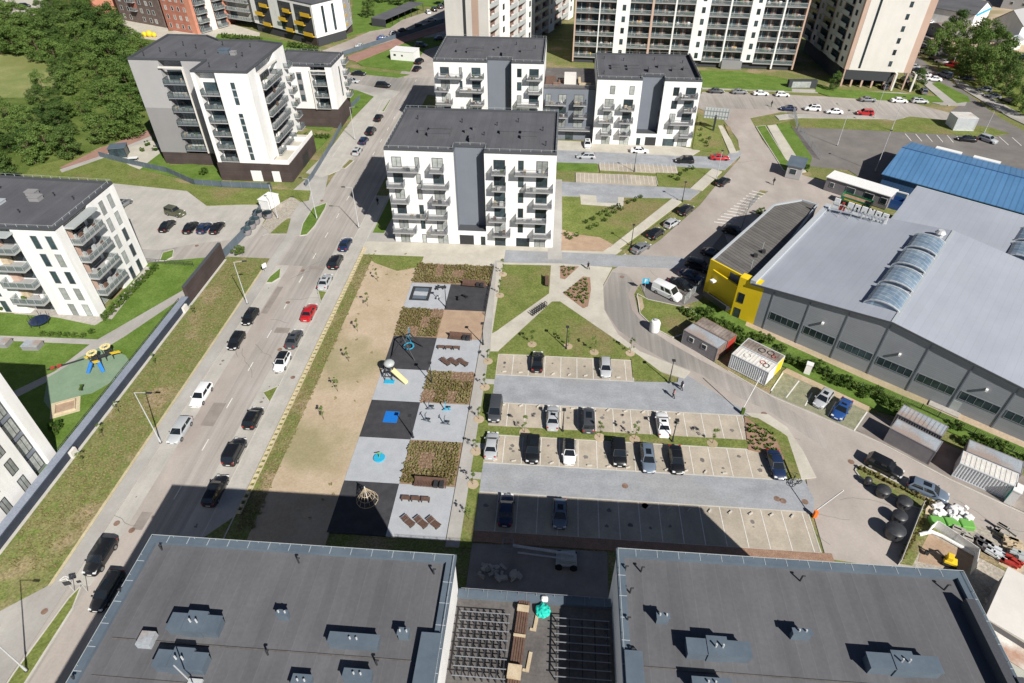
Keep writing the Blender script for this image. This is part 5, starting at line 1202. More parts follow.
    for s in (0, 1):
        B0, B1, T0, T1 = (base[0], base[1], top[0], top[1]) if s == 0 else (base[3], base[2], top[3], top[2])
        m = MB()
        cuts = [(.07, .48), (.53, .93)] if kind not in ('van',) else [(.44, .60), (.66, .92)]
        for a, c in cuts:
            lo, hi = .12, .86
            def P_(t, zz): return lerp(lerp(B0, B1, t), lerp(T0, T1, t), zz)
            q = [Vector(P_(a, lo)), Vector(P_(c, lo)), Vector(P_(c, hi)), Vector(P_(a, hi))]
            o_ = Vector((0, -.018 if s == 0 else .018, .004)); q = [p+o_ for p in q]
            m.add(q+[p-o_*1.5 for p in q], [(0, 1, 2, 3), (0, 4, 5, 1), (1, 5, 6, 2), (2, 6, 7, 3), (3, 7, 4, 0)])
        gl.append(('side_window', m))
    m = MB(); m.box((rt+ft)/2-.1, ft-.3, -wt*.55, wt*.55, H-.012, H+.012)
    if kind != 'van': gl.append(('sunroof', m))
    for s in (-1, 1): m = MB(); m.box(s*(h+.0)-.02, s*(h+.0)+.02, -.26, .26, .42, .53); gl.append(('number_plate', m))
    li = []
    for s in (-1, 1):
        m = MB(); zf = st[-2][1]-.13; m.obox((h-.16, s*w*.66, zf), .22, .34, .12, 0); li.append(('headlight', m, 'headlamp'))
        m = MB(); zr = .80 if kind != 'van' else .9; m.obox((-h+.07, s*w*.74, zr-.06), .12, .26, .16, 0); li.append(('taillight', m, 'taillamp'))
        m = MB(); m.obox((fb-.25, s*(w+.07), bl-.02), .16, .16, .13, 0); li.append(('mirror', m, None))
    wh = MB(); wr = .33 if kind not in ('van', 'suv', 'jeep') else .37
    wh.tube((0, -.12, 0), (0, .12, 0), wr, n=14)
    rm = MB(); rm.tube((0, -.135, 0), (0, .135, 0), wr*.62, n=10)
    return dict(body=body, roof=r, glass=gl, lights=li, wheel=wh, rim=rm, L=L, W=W, wr=wr)
CM = {}
def get_car(kind):
    if kind in CM: return CM[kind]
    d = car_meshes(kind); e = {}
    def sm(mb, mat):
        o = mb.build('tmp', None, mat, smooth=True); me = o.data; bpy.data.objects.remove(o); return me
    e['body'] = sm(d['body'], 'paint_black'); e['roof'] = sm(d['roof'], 'paint_black'); e['glass'] = [(n, sm(m, 'white_plastic' if n == 'number_plate' else 'car_glass')) for n, m in d['glass']]
    e['lights'] = [(n, sm(m, mt or 'paint_black'), mt) for n, m, mt in d['lights']]; e['wheel'] = sm(d['wheel'], 'tyre'); e['rim'] = sm(d['rim'], 'rim'); e['L'] = d['L']; e['W'] = d['W']; e['wr'] = d['wr']
    CM[kind] = e; return e
NCAR = 0
def car(px, py, ang, kind, colour, label, group, near=True, z=0.03, roof=None, name=None, world=None):
    """px,py: where the car's middle shows; ang: heading in degrees, 0 = along +x"""
    d = get_car(kind); x, y = world or G(px, py, .7)
    t = thing(name or ('van' if kind == 'van' else 'parked_car'), label, 'van' if kind == 'van' else 'car', (x, y, z), R(ang), group)
    def ob(n, me, par, col=None):
        o = bpy.data.objects.new(n, me); COL.objects.link(o); o.parent = par
        if col: o.material_slots[0].link = 'OBJECT'; o.material_slots[0].material = MT['paint_'+col]
        return o
    ob('body', d['body'], t, colour); ob('roof', d['roof'], t, roof or colour)
    sr = random.random() < .45
    for n, me in d['glass']:
        if (n == 'sunroof' and not sr) or (n == 'number_plate' and not near): continue
        ob(n, me, t)
    for n, me, mt in d['lights']:
        if near or n != 'mirror': ob(n, me, t, colour if mt is None else None)
    for sx in (-1, 1):
        for sy in (-1, 1):
            wo = ob('wheel', d['wheel'], t); wo.location = (sx*d['L']*.30, sy*(d['W']/2-.11), d['wr'])
            if near: ob('rim', d['rim'], wo)
    return t
gL = 'cars along the left side of the main street'; gR = 'cars parked along the right kerb of the main street'
car(250, 316, -92, 'hatch', 'black', 'black hatchback driving in the left lane near the side road mouth', gL, name='driving_car')
car(236, 340, -90, 'hatch', 'black', 'small black car just ahead of another in the left lane', gL)
car(201, 394, -90, 'wagon', 'white', 'white estate car near a silver one, left lane of the main street', gL)
car(179.5, 429.5, -90, 'wagon', 'silver', 'silver estate car on the left of the street by a lamp post', gL, roof='silver')
car(100, 556, -90, 'suv', 'black', 'black suv parked nearest the left verge, lower left', gL)
car(106.5, 590, -90, 'wagon', 'black', 'long black estate car half hidden beside the foreground roof', gL)
car(215.5, 489.5, 90, 'wagon', 'black', 'black estate car half in the shadow of the foreground block', gR)
car(234.5, 451, 90, 'suv', 'black', 'black suv second from the foreground shadow on the right kerb', gR)
car(253, 417, 90, 'hatch', 'black', 'black hatchback parked next to the small triangular grass patch', gR)
car(282, 361, -90, 'hatch', 'white', 'white hatchback with black roof and bonnet on the right kerb', gR, roof='black')
car(294, 338, 90, 'sedan', 'darkgrey', 'dark grey saloon between the white hatchback and the red car', gR)
car(309, 311.5, 90, 'sedan', 'red', 'red saloon parked on the right kerb of the main street', gR)
car(325, 281, 90, 'sedan', 'silver', 'silver saloon parked just behind the black car on the right kerb', gR)
car(336, 261, 90, 'suv', 'black', 'black suv parked ahead of the silver saloon on the right kerb', gR)
car(345.5, 243.5, 90, 'sedan', 'navy', 'dark blue saloon farthest up the right kerb of the main street', gR)
g1 = 'cars parked beyond the side road on the main street'
car(378.5, 117, 88, 'sedan', 'black', 'black saloon farthest of the four cars by the left rear kerb', g1, False)
car(371, 130.5, 88, 'suv', 'black', 'black suv second farthest of the four cars by the left rear kerb', g1, False)
car(363.5, 140, 88, 'hatch', 'navy', 'dark blue hatchback third of the four cars by the left rear kerb', g1, False)
car(357, 150.5, 88, 'hatch', 'silver', 'silver hatchback nearest of the four cars by the left rear kerb', g1, False)
g2 = 'cars near the upper left crossing'
car(358.5, 73, -5, 'sedan', 'black', 'black saloon waiting on the cross street by the small white block', g2, False)
car(352, 80.5, -5, 'sedan', 'silver', 'silver saloon half hidden behind the corner of the small white block', g2, False)
car(383, 85, -4, 'suv', 'black', 'black suv crossing the upper left junction', g2, False)
car(419.5, 61, 78, 'suv', 'black', 'black suv on the apron beside the white kiosk, rear one', g2, False)
car(417, 68, 78, 'sedan', 'black', 'black car on the apron beside the white kiosk, front one', g2, False)
car(421, 45, -10, 'suv', 'darkgrey', 'dark suv in shade behind the white kiosk', g2, False)
car(440, 38, 20, 'sedan', 'navy', 'blue car in shade beside the pale tower', g2, False)
car(383, 37.3, 25, 'sedan', 'blue', 'bright blue saloon parked along the far fenced road', g2, False)
car(395, 33, 25, 'hatch', 'silver', 'pale hatchback parked between the blue and the black car on the far fenced road', g2, False)
car(403.5, 30, 25, 'sedan', 'black', 'black saloon parked in front of the pale hatchback on the far fenced road', g2, False)
car(361, 45.5, 25, 'sedan', 'silver', 'grey saloon behind the green fence on the far road', g2, False)
car(420, 26, 25, 'suv', 'black', 'black suv in the shade on the far fenced road', g2, False)
car(431.5, 19.5, 25, 'sedan', 'silver', 'silver saloon moving on the far fenced road', g2, False)
car(428, 11.5, 115, 'hatch', 'white', 'white hatchback beside the end of the long carport', g2, False)
for i, (x, y, c, l) in enumerate([(434, 9, 'black', 'first dark car right of the long carport'), (440, 6.5, 'darkgrey', 'grey car between two dark cars right of the carport'), (445, 3.5, 'navy', 'navy car at the top edge right of the carport')]): car(x, y, 115, 'suv', c, l, g2, False)
g3 = 'cars parked by the white blocks in the middle'
car(587.5, 143.5, -90, 'hatch', 'white', 'white hatchback parked nose out against the grey link building', g3, False)
car(586, 155.5, 182, 'wagon', 'silver', 'silver estate car on the lane below the grey link building', g3, False)
car(639.5, 150, 0, 'sedan', 'white', 'white saloon in front of the middle right block entrance', g3, False)
car(684.5, 160, 180, 'suv', 'black', 'black suv on the lane left of the red car', g3, False)
car(720, 157, 0, 'sedan', 'red', 'red saloon turning into the lane by the junction', g3, False)
g4 = 'cars parked below the long slab'
car(716.5, 90.5, 2, 'sedan', 'darkgrey', 'dark grey saloon below the slab, left of two others', g4, False)
car(739.5, 91.3, 2, 'sedan', 'grey', 'grey saloon below the slab entrance porch', g4, False)
car(761, 92.8, 2, 'sedan', 'white', 'white saloon below the slab right of the grey one', g4, False)
car(782.5, 94, 0, 'hatch', 'white', 'white hatchback stopped near the garage ramp', g4, False)
car(868, 99, -3, 'sedan', 'grey', 'dark grey saloon parked before the corner tower', g4, False)
car(899.5, 100, -3, 'sedan', 'white', 'white saloon parked below the corner tower', g4, False)
car(920, 100.5, -3, 'wagon', 'silver', 'silver estate car parked at the corner of the far junction', g4, False)
g5 = 'cars moving on the far cross road'
car(788.5, 108, 176, 'sedan', 'navy', 'navy saloon in the queue of four beside the fenced car park', g5, False)
car(812.5, 108, 176, 'suv', 'white', 'white suv in the queue beside the fenced car park', g5, False)
car(834.5, 111, 176, 'sedan', 'white', 'low white saloon ahead of the red suv', g5, False)
car(865, 112.5, 176, 'suv', 'red', 'red suv at the end of the queue beside the fenced car park', g5, False)
g6 = 'cars around the corner tower'
for (x, y, a, k, c, l) in ((885, 86, 80, 'hatch', 'darkgrey', 'dark car between the columns below the corner tower'), (905, 79.5, 80, 'suv', 'black', 'black suv beside the tower canopy frame'), (911, 84.5, 75, 'sedan', 'navy', 'navy car in front of the black suv right of the tower'), (924, 90.5, 75, 'wagon', 'grey', 'grey green car by the round bush right of the tower'),
    (913, 66, 150, 'sedan', 'silver', 'silver car in the row right of the tower, farthest back'), (916, 71, 150, 'suv', 'black', 'black car next to the silver one in the row right of the tower'), (924, 74, 150, 'sedan', 'white', 'white car in the middle of the row right of the tower'), (934, 78.5, 170, 'sedan', 'white', 'white car at the near end of the row right of the tower'),
    (921, 46, 135, 'sedan', 'navy', 'navy car parked farthest back along the tree lined road'), (929, 52.5, 135, 'wagon', 'silver', 'silver estate car along the tree lined road'), (936, 58, 135, 'sedan', 'black', 'black car along the tree lined road'), (942.5, 61, 135, 'sedan', 'white', 'white car along the tree lined road'),
    (951.5, 65, 135, 'minivan', 'red', 'red minivan parked under the trees'), (945, 74.5, 110, 'minivan', 'steelblue', 'blue grey minivan driving on the tree lined road'), (967, 78, 160, 'sedan', 'black', 'black saloon parked alone near the trees'), (985, 89, 150, 'hatch', 'silver', 'pale hatchback near the far right junction'), (993, 95.5, 155, 'sedan', 'grey', 'grey saloon near the far right junction')):
    car(x, y, a, k, c, l, g6, False)
car(967, 138.5, 168, 'sedan', 'black', 'black saloon beside the white container in the open car park', 'cars in the open car park', False)
car(988, 139, -55, 'suv', 'silver', 'pale suv beside the white container in the open car park', 'cars in the open car park', False)
g7 = 'cars in the far yard at the top right'
for (x, y, a, c, l) in ((950, 10, 30, 'darkgrey', 'dark grey car in the far yard, nearest the sheds'), (957, 6, 30, 'black', 'black car in the far yard by the white house'), (944, 5, 20, 'silver', 'silver car in the far yard'), (968, 17, 60, 'darkgrey', 'dark car below the white house'), (1020, 57, 20, 'steelblue', 'steel blue car at the right edge behind the trees')): car(x, y, a, 'suv', c, l, g7, False)
car(24.5, 5.5, 12, 'suv', 'black', 'black suv on the far road at the top left corner', None, False)
g8 = 'cars along the curving street'
car(723.5, 181, 52, 'wagon', 'black', 'black estate car parked highest on the curving street', g8)
car(686, 209.5, 54, 'suv', 'black', 'black suv parked before the lane mouth on the curving street', g8)
car(672, 222.5, 49, 'hatch', 'silver', 'silver blue hatchback between two black cars on the curving street', g8)
car(656, 233, 52, 'suv', 'black', 'black suv between the silver hatchback and the grey saloon', g8)
car(641, 247, 46, 'sedan', 'grey', 'grey saloon nearest the bend of the curving street', g8)
car(667, 292, -40, 'van', 'white', 'white delivery van parked on the bend by the yellow wall', None)
car(681, 283.5, -36, 'sedan', 'black', 'black saloon parked right behind the white van', 'cars in the shade of the office wing')
car(691, 275, -33, 'sedan', 'navy', 'navy saloon in deep shade two places from the white van', 'cars in the shade of the office wing')
car(698, 265.5, -30, 'minivan', 'black', 'dark minivan in deep shade beside the yellow porch', 'cars in the shade of the office wing')
car(713, 253, -30, 'sedan', 'black', 'black car in deep shade beside the middle of the office wing', 'cars in the shade of the office wing')
car(734, 231, -30, 'suv', 'black', 'black suv in the shade next to the hatched paving', 'cars in the shade of the office wing')
g9 = 'cars in the paved car park'
car(537.5, 361, 90, 'sedan', 'black', 'black saloon in the top row of the paved car park', g9, z=.06)
car(605.5, 367, -90, 'hatch', 'silver', 'pale silver hatchback in the top row of the paved car park', g9, z=.06)
car(552.8, 417, 90, 'sedan', 'silver', 'silver saloon beside a lamp post in the second row', g9, z=.06)
car(588.3, 419.5, 90, 'minivan', 'darkgrey', 'dark grey minivan in the second row', g9, z=.06)
car(663, 423.5, 90, 'sedan', 'white', 'white saloon alone in the second row', g9, z=.06)
car(532.8, 449, -90, 'suv', 'black', 'black suv at the left end of the third row', g9, z=.06)
car(569.4, 451.2, -90, 'hatch', 'white', 'black roofed hatchback with a white bonnet in the third row', g9, z=.06, roof='black')
car(619, 452, -90, 'suv', 'black', 'black suv in the middle of the third row beside the steel blue estate', g9, z=.06)
car(648, 457.5, -90, 'wagon', 'steelblue', 'steel blue estate car in the third row', g9, z=.06)
car(676.5, 459, -90, 'sedan', 'black', 'black saloon right of the steel blue estate in the third row', g9, z=.06)
car(776.5, 464, -90, 'sedan', 'navy', 'navy saloon at the right end of the third row by the parked bicycle', g9, z=.06)
car(495.3, 409, -90, 'minivan', 'darkgrey', 'dark green grey minivan at the left end of the second row', g9, z=.06)
car(491.5, 444.5, 90, 'sedan', 'silver', 'silver saloon at the left end of the third row', g9, z=.06)
car(506, 509, 90, 'sedan', 'navy', 'navy saloon in the shaded bottom row', g9, z=.06)
car(560, 513, -90, 'hatch', 'steelblue', 'pale blue hatchback in the shaded bottom row', g9, z=.06)
g10 = 'cars near the containers'
car(823.5, 398, -128, 'hatch', 'silver', 'silver hatchback on the green paving next to the blue car', g10, z=.06)
car(842, 408.5, -126, 'sedan', 'blue', 'blue saloon on the green paving near the grey containers', g10, z=.06)
car(884.5, 466, -37, 'suv', 'black', 'black suv parked along the kerbed island', g10)
car(928.5, 489.5, -29, 'wagon', 'steelblue', 'blue grey estate car parked along the kerbed island', g10)
g11 = 'cars in the left car park'
car(175, 212, -17, 'jeep', 'olive', 'olive green off-road car in the left car park', g11)
car(167, 225, 88, 'sedan', 'black', 'black saloon touching the olive off-road car', g11)
car(190.5, 226.5, 90, 'sedan', 'black', 'black car first of the three in a row in the left car park', g11)
car(204, 227, 90, 'hatch', 'navy', 'dark blue black car in the middle of the three in the left car park', g11)
car(217, 226.8, 90, 'sedan', 'black', 'black car last of the three in a row in the left car park', g11)
car(123, 203, 80, 'hatch', 'grey', 'grey car half hidden behind the left white block', g11)
# ============================================================ OTHER THINGS
def bin_shape(name, label, x, y, r, h, mat, prof=None, z=0.05, cat='bin', group=None, lid=None):
    t = thing(name, label, cat, (x, y, z), 0, group)
    m = MB(); m.lathe((0, 0, 0), prof or [(r*.9, 0), (r, h*.15), (r, h*.8)], 16); m.build('bin_body', t, mat, smooth=True)
    k = MB(); k.lathe((0, 0, 0), [(r*1.03, h*.8), (r*1.03, h*.86), (r*.8, h*.97), (r*.3, h*1.06), (.02, h*1.08)], 16); k.build('lid', t, lid or mat, smooth=True)
    k = MB(); k.box(-.25, .25, -r-.07, -r+.1, h*.55, h*.75); k.build('chute', t, 'metal_dark')
    return t
dome = lambda r, h: [(r*.78, 0), (r*.98, h*.25), (r, h*.5), (r*.95, h*.8)]
for (x, y, r, h, l) in ((866, 482.5, .45, 1.2, 'small black round bin at the upper end of the row of domed waste containers'), (880.5, 493, 0.85, 1.4, 'black domed waste container just below the kerbed island, next to the small bin'), (901.5, 504.5, 0.88, 1.4, 'black domed waste container nearest the planted fence strip'), (896.5, 519, 0.85, 1.4, 'black domed waste container second from the bottom of the cluster'), (891.5, 534, 1.1, 1.7, 'lowest black domed waste container, nearest the foreground roof')):
    g = G(x, y+2, 0); bin_shape('waste_container', l, g[0], g[1], r, h, 'black_plastic', dome(r, h), group='black domed waste containers')
for (x, y, l) in ((268.5, 216, 'round dark container in front of the ribbed white kiosk, right one'), (259, 215, 'round dark container against the fence, farthest of four'), (256, 222, 'round dark container against the fence, second of four'), (252, 226.5, 'round dark container against the fence, third of four'), (247.5, 232.5, 'round dark container against the fence, nearest of four')):
    g = G(x, y+2, 0); bin_shape('waste_container', l, g[0], g[1], 1.0, 1.6, 'container_grey', dome(1.0, 1.6), group='round waste containers by the fence', lid='glass')
for (x, y, l) in ((654, 331, 'white upright tank with a domed top beside the graffiti container'),):
    g = G(x, y, 0); t = thing('water_tank', l, 'tank', (*g, .12), 0); m = MB(); m.lathe((0, 0, 0), [(.8, 0), (.85, .2), (.85, 1.7), (.7, 2.0), (.3, 2.15)], 16); m.build('tank_shell', t, 'white_plastic', smooth=True); k = MB(); k.lathe((0, 0, 2.15), [(.3, 0), (.3, .15)], 10); k.build('tank_cap', t, 'metal_light')
# containers: front-left, front-right ground corners, depth
def container(label, a, b_, depth, h, wall, roof, ribs=True, windows=(), ends=None, z=.06, name='container', cat='container', group=None, roofdetail=()):
    p0 = a; p1 = b_; f = Fac(p0, p1); ang = f.ang; L = f.L
    t = thing(name, label, cat, (*p0, z), ang, group)
    m = MB()
    if ribs:
        n = int(L/.32); x = 0; stp = L/n; pts = [(0, 0)]
        for i in range(n): x = i*stp; pts += [(x+stp*.15, .0), (x+stp*.3, .08), (x+stp*.7, .08), (x+stp*.85, 0)]
        pts += [(L, 0), (L, depth), (0, depth)]; m.prism(pts, .12, h-.12)
    else: m.box(0, L, .0, depth, .12, h-.12)
    m.build('container_body', t, wall)
    k = MB()
    for z_ in (0, h-.14): k.box(-.02, L+.02, -.03, .1, z_, z_+.14); k.box(-.02, L+.02, depth-.1, depth+.03, z_, z_+.14)
    for x in (-.02, L-.1): k.box(x, x+.12, -.03, .1, .14, h-.14); k.box(x, x+.12, depth-.1, depth+.03, .14, h-.14); k.box(x, x+.12, .1, depth-.1, h-.13, h)
    k.build('frame', t, wall)
    r = MB(); r.box(.1, L-.1, .1, depth-.1, h-.1, h-.03)
    if ribs:
        x = .5
        while x < L-.3: r.box(x, x+.18, .12, depth-.12, h-.03, h+.005); x += .55
    r.build('container_roof', t, roof)
    for (u, wd, zz, hh) in windows:
        w_ = MB(); w_.box(u, u+wd, -.07, .02, zz, zz+hh); wo = w_.build('window', t, 'frame_white'); g_ = MB(); g_.box(u+.1, u+wd-.1, -.09, -.06, zz+.1, zz+hh-.1); g_.build('pane', wo, 'glass')
    if ends and ends != wall: e = MB(); e.box(L-.005, L+.02, .1, depth-.1, .14, h-.14); e.build('door', t, ends)
    for (u, v, rr, mt) in roofdetail:
        d_ = MB(); n = 12
        for i in range(n):
            a0 = 2*math.pi*i/n; a1 = 2*math.pi*(i+1)/n; d_.beam((u+rr*math.cos(a0), v+rr*math.sin(a0), h+.06), (u+rr*math.cos(a1), v+rr*math.sin(a1), h+.04), .07, .07)
        d_.build('coil', t, mt)
    return t
a0, a1 = G(681, 343), G(714.5, 362)
container('grey site container with two white framed windows and rusty corner posts', a0, a1, 2.5, 2.7, 'container_grey', 'container_roof', False, [(1.2, .9, 1.2, .9), (3.6, .9, 1.2, .9)], 'rust', group='site containers beside the hall')
f = Fac(a0, a1); container('brown roofed container behind the grey windowed one, with a red side', f.pt(.2, 0, -2.65)[:2], f.pt(f.L+.1, 0, -2.65)[:2], 2.5, 2.7, 'rust', 'container_roof_brown', True, (), 'red_plastic', group='site containers beside the hall')
a0, a1 = G(728, 367), G(764.5, 386)
container('pale ribbed container with rubble and a red coil on its rusty white roof', a0, a1, 2.5, 2.7, 'container_white', 'container_roof_white', True, (), 'white_plastic', group='site containers beside the hall', roofdetail=[(2.0, 1.2, .5, 'cream_wall'), (4.4, 1.4, .4, 'red_plastic'), (5.1, 1.1, .45, 'metal_dark')])
f = Fac(a0, a1); container('container with a cluttered brown roof and yellow end behind the pale ribbed one', f.pt(0, 0, -2.65)[:2], f.pt(f.L, 0, -2.65)[:2], 2.5, 2.75, 'container_white', 'container_roof_brown', True, (), 'yellow_wall', group='site containers beside the hall', roofdetail=[(3, 1.2, .5, 'metal_dark'), (4.3, 1.5, .5, 'metal_dark'), (5, 1.0, .3, 'red_plastic')])
a0, a1 = G(883, 441), G(928, 465)
container('long grey container with a rust coloured end, in front of a paler roofed one', a0, a1, 2.5, 2.6, 'container_grey', 'container_roof', False, (), 'rust', group='site containers beside the hall')
f = Fac(a0, a1); container('pale roofed container behind the long grey one', f.pt(-.4, 0, -3.4)[:2], f.pt(f.L-.4, 0, -3.4)[:2], 2.5, 2.6, 'container_grey', 'container_roof', True, (), 'rust', group='site containers beside the hall')
a0, a1 = G(951, 476), G(1006, 500)
container('white ribbed container at the lower right, rust stains on its roof edge', a0, a1, 2.5, 2.6, 'container_white', 'container_roof_white', True, (), 'white_plastic', group='site containers beside the hall')
f = Fac(a0, a1); container('blue grey roofed container behind the white ribbed one at the lower right', f.pt(.3, 0, -2.7)[:2], f.pt(f.L+.3, 0, -2.7)[:2], 2.5, 2.6, 'container_grey', 'container_roof', False, (), 'rust', group='site containers beside the hall')
# white tall cabinet / truck cab, booths, kiosks
def hut(label, a, b_, depth, h, wall, roof, windows=(), over=.25, name='kiosk', cat='kiosk', slope=0, z=.1, door=None):
    f = Fac(a, b_); t = thing(name, label, cat, (*a, z), f.ang); L = f.L
    m = MB(); m.prism([(0, 0), (L, 0), (L, depth), (0, depth)], 0, [h, h, h+slope, h+slope]); m.build('wall', t, wall)
    r = MB(); vs = [(-over, -over, h+.0), (L+over, -over, h+.0), (L+over, depth+over, h+slope+.0), (-over, depth+over, h+slope+.0)]
    r.add([(x, y, zz+.002) for x, y, zz in vs]+[(x, y, zz+.16) for x, y, zz in vs], [(3, 2, 1, 0), (4, 5, 6, 7), (0, 1, 5, 4), (1, 2, 6, 5), (2, 3, 7, 6), (3, 0, 4, 7)]); r.build('roof', t, roof)
    for (u, wd, zz, hh) in windows:
        w_ = MB(); w_.box(u, u+wd, -.06, .02, zz, zz+hh); wo = w_.build('window', t, 'frame_white' if wall != 'white_plastic' else 'frame_dark'); g_ = MB(); g_.box(u+.08, u+wd-.08, -.08, -.05, zz+.08, zz+hh-.08); g_.build('pane', wo, 'glass')
    if door: d_ = MB(); d_.box(door, door+.9, -.05, .02, .05, 2.1); d_.build('door', t, 'rail_grey')
    return t
hut('white kiosk with a flat roof on the lawn by the upper left crossing', G(391, 60), G(414, 62), 5.5, 2.9, 'white_plastic', 'white_plastic', [(1.2, .8, 1.4, .6), (4, .6, 1.4, .5)], .1)
hut('small grey gatehouse with a dark blue grey roof at the yard gate', G(784.5, 177.5), G(799, 180.5), 4.5, 3.0, 'grey_wall', 'flashing', [(.6, 1.6, 1.0, 1.4)], .35, 'gatehouse', 'gatehouse', .4)
hut('long low site office with a white roof and four dark windows', G(823, 190), G(885, 210), 4.2, 3.0, 'container_grey', 'white_plastic', [(1.0, 1.0, 1.1, 1.1), (4.6, 2.0, 1.0, 1.4), (8.6, 2.0, 1.0, 1.4), (12, 1.4, 1.0, 1.4)], .2, 'site_office', 'office')
hut('ribbed white kiosk beside the fence near the waste containers', G(260.5, 209), G(270, 211), 3.6, 2.1, 'white_plastic', 'white_plastic', (), .1)
t = container('white shipping container standing on the grass by the open car park', G(952.5, 131), G(973, 131.5), 4.6, 3.4, 'container_white', 'container_roof_white', True, z=.13)
hx, hy = G(990, 618, 3.8); 
sh = thing('shed', 'white roofed shed with a grey side wall at the lower right corner', 'shed', (45.5, 35.2, .06), 0)
P0, P1 = Vector((45.9, 35.2)), Vector((50.9, 41.0)); dd = (P1-P0).normalized(); rr_ = Vector((dd.y, -dd.x))
q = [P0, P1, P1+rr_*8, P0+rr_*8]
m = MB(); m.prism([(p.x-45.5, p.y-35.2) for p in q], 0, 3.6); m.build('wall', sh, 'grey_wall_low'); m = MB(); m.prism([(p.x-45.5, p.y-35.2) for p in [P0-rr_*.2-dd*.2, P1-rr_*.2+dd*.2, P1+rr_*8.2+dd*.2, P0+rr_*8.2-dd*.2]], 3.6, [3.75, 3.75, 4.2, 4.2]); m.build('roof', sh, 'cream_wall')
m = MB()
q2 = [P0-dd*.1, P0-dd*2.4, P0-dd*2.4+rr_*5, P0-dd*.1+rr_*5]; m.prism([(p.x-45.5, p.y-35.2) for p in q2], 0, 2.6); o = m.build('lean_to', sh, 'white_wall')
m = MB(); m.prism([(p.x-45.5, p.y-35.2) for p in q2], 2.6, 2.72); m.build('lean_to_roof', sh, 'container_roof_white')
t = hut('small white cabin with a teal side at the end of the white ribbed container', G(1003, 503), G(1011, 507), 1.6, 2.4, 'white_plastic', 'white_plastic', (), .05, 'portable_toilet', 'portable toilet'); m = MB(); m.box(-.03, -.001, .1, 1.5, .2, 2.2); m.build('side_panel', t, 'teal')
hut('white utility cabinet on the grass behind the green paved bays', G(803, 374), G(809, 376), .8, 1.8, 'white_plastic', 'white_plastic', (), .05, 'utility_cabinet', 'cabinet')
# far houses, sheds
def house(label, a, b_, depth, h, rise, wall, roof, name='house', blue=False):
    f = Fac(a, b_); t = thing(name, label, 'house' if name == 'house' else 'shed', (*a, 0), f.ang); L = f.L
    m = MB(); m.prism([(0, 0), (L, 0), (L, depth), (0, depth)], 0, h)
    m.add([(0, 0, h), (L, 0, h), (L/2, 0, h+rise), (0, depth, h), (L, depth, h), (L/2, depth, h+rise)], [(0, 1, 2), (5, 4, 3), (1, 4, 5, 2), (3, 0, 2, 5)]); m.build('wall', t, wall)
    r = MB()
    for (x0, x1, z0, z1) in ((-.4, L/2, h-.15, h+rise+.05), (L/2, L+.4, h+rise+.05, h-.15)):
        vs = [(x0, -.3, z0), (x1, -.3, z1), (x1, depth+.3, z1), (x0, depth+.3, z0)]; r.add([(x, y, z+.02) for x, y, z in vs]+[(x, y, z+.2) for x, y, z in vs], [(3, 2, 1, 0), (4, 5, 6, 7), (0, 1, 5, 4), (1, 2, 6, 5), (2, 3, 7, 6), (3, 0, 4, 7)])
    r.build('roof', t, roof)
    for u in (.25, .65):
        w_ = MB(); w_.box(L*u, L*u+1.2, -.06, .02, 1.8, 3.0); wo = w_.build('window', t, 'frame_white'); g_ = MB(); g_.box(L*u+.1, L*u+1.1, -.09, -.05, 1.9, 2.9); g_.build('pane', wo, 'glass')
    if blue: m = MB(); m.box(L*.1, L, -.1, -.02, h-1.0, h-.1); m.build('blue_fascia', t, 'soft_blue')
    return t
house('white gabled house with a brown grey roof and a blue strip, top right', G(969, 30), G(985, 22), 22, 5.5, 3.2, 'white_wall', 'roof_felt', blue=True)
house('large white gabled building at the top right edge with grey end wall', G(985, 40), G(1013, 47), 24, 7, 4, 'white_wall', 'grey_wall')
house('low grey shed with a flat pitched roof next to the tower', G(925, 33), G(942, 40), 12, 3.4, 1.0, 'grey_wall_low', 'container_roof_brown', 'shed')
house('small white outbuilding between the trees and the large gabled building', G(998, 48), G(1010, 51), 6, 3.0, 1.0, 'white_wall', 'container_roof', 'shed')
house('grey brick house with a dark roof behind the top right houses', G(1000, 8), G(1030, 12), 18, 6, 3, 'grey_wall', 'roof_brown')
house('long low grey roofed workshop at the top edge near the white gabled house', G(938, 8), G(962, 4), 14, 4, 1.2, 'grey_wall', 'container_roof', 'workshop')
for i, (x, y, c, l) in enumerate(((930, 22, 'white', 'white car by the sheds in the far yard'), (936, 27, 'darkgrey', 'dark grey car between the sheds and the trees in the far yard'), (941, 14, 'navy', 'navy car in the middle of the far yard'), (963, 24, 'silver', 'silver car below the white gabled house'), (972, 28, 'black', 'black car next to the white gabled house gable'), (913, 50, 'white', 'white car beside the right side of the corner tower, farthest'), (910, 57, 'silver', 'silver car beside the right side of the corner tower, middle'), (909, 62, 'black', 'black car beside the right side of the corner tower, nearest'), (1008, 100, 'darkgrey', 'dark grey car on the road at the far right junction'))): car(x, y, 40+35*(i % 3), 'suv' if i % 2 else 'hatch', c, l, g7, False)
# carport
cp = thing('carport', 'long dark flat roofed carport with cars under it, top of the far road', 'carport', (*G(386, 28), 0), Fac(G(386, 28), G(424, 11)).ang)
Lc = Fac(G(386, 28), G(424, 11)).L; m = MB(); m.box(0, Lc, 0, 6.5, 2.9, 3.15); m.build('roof', cp, 'roof_felt'); m = MB(); m.box(0, Lc, 6.3, 6.5, 0, 2.9); m.box(0, .2, 0, 6.3, 0, 2.9); m.build('wall', cp, 'dark_wall')
for i in range(7): m = MB(); x = .3+i*(Lc-.6)/6; m.box(x-.08, x+.08, .1, .26, 0, 2.9); m.build('post', cp, 'metal_dark')
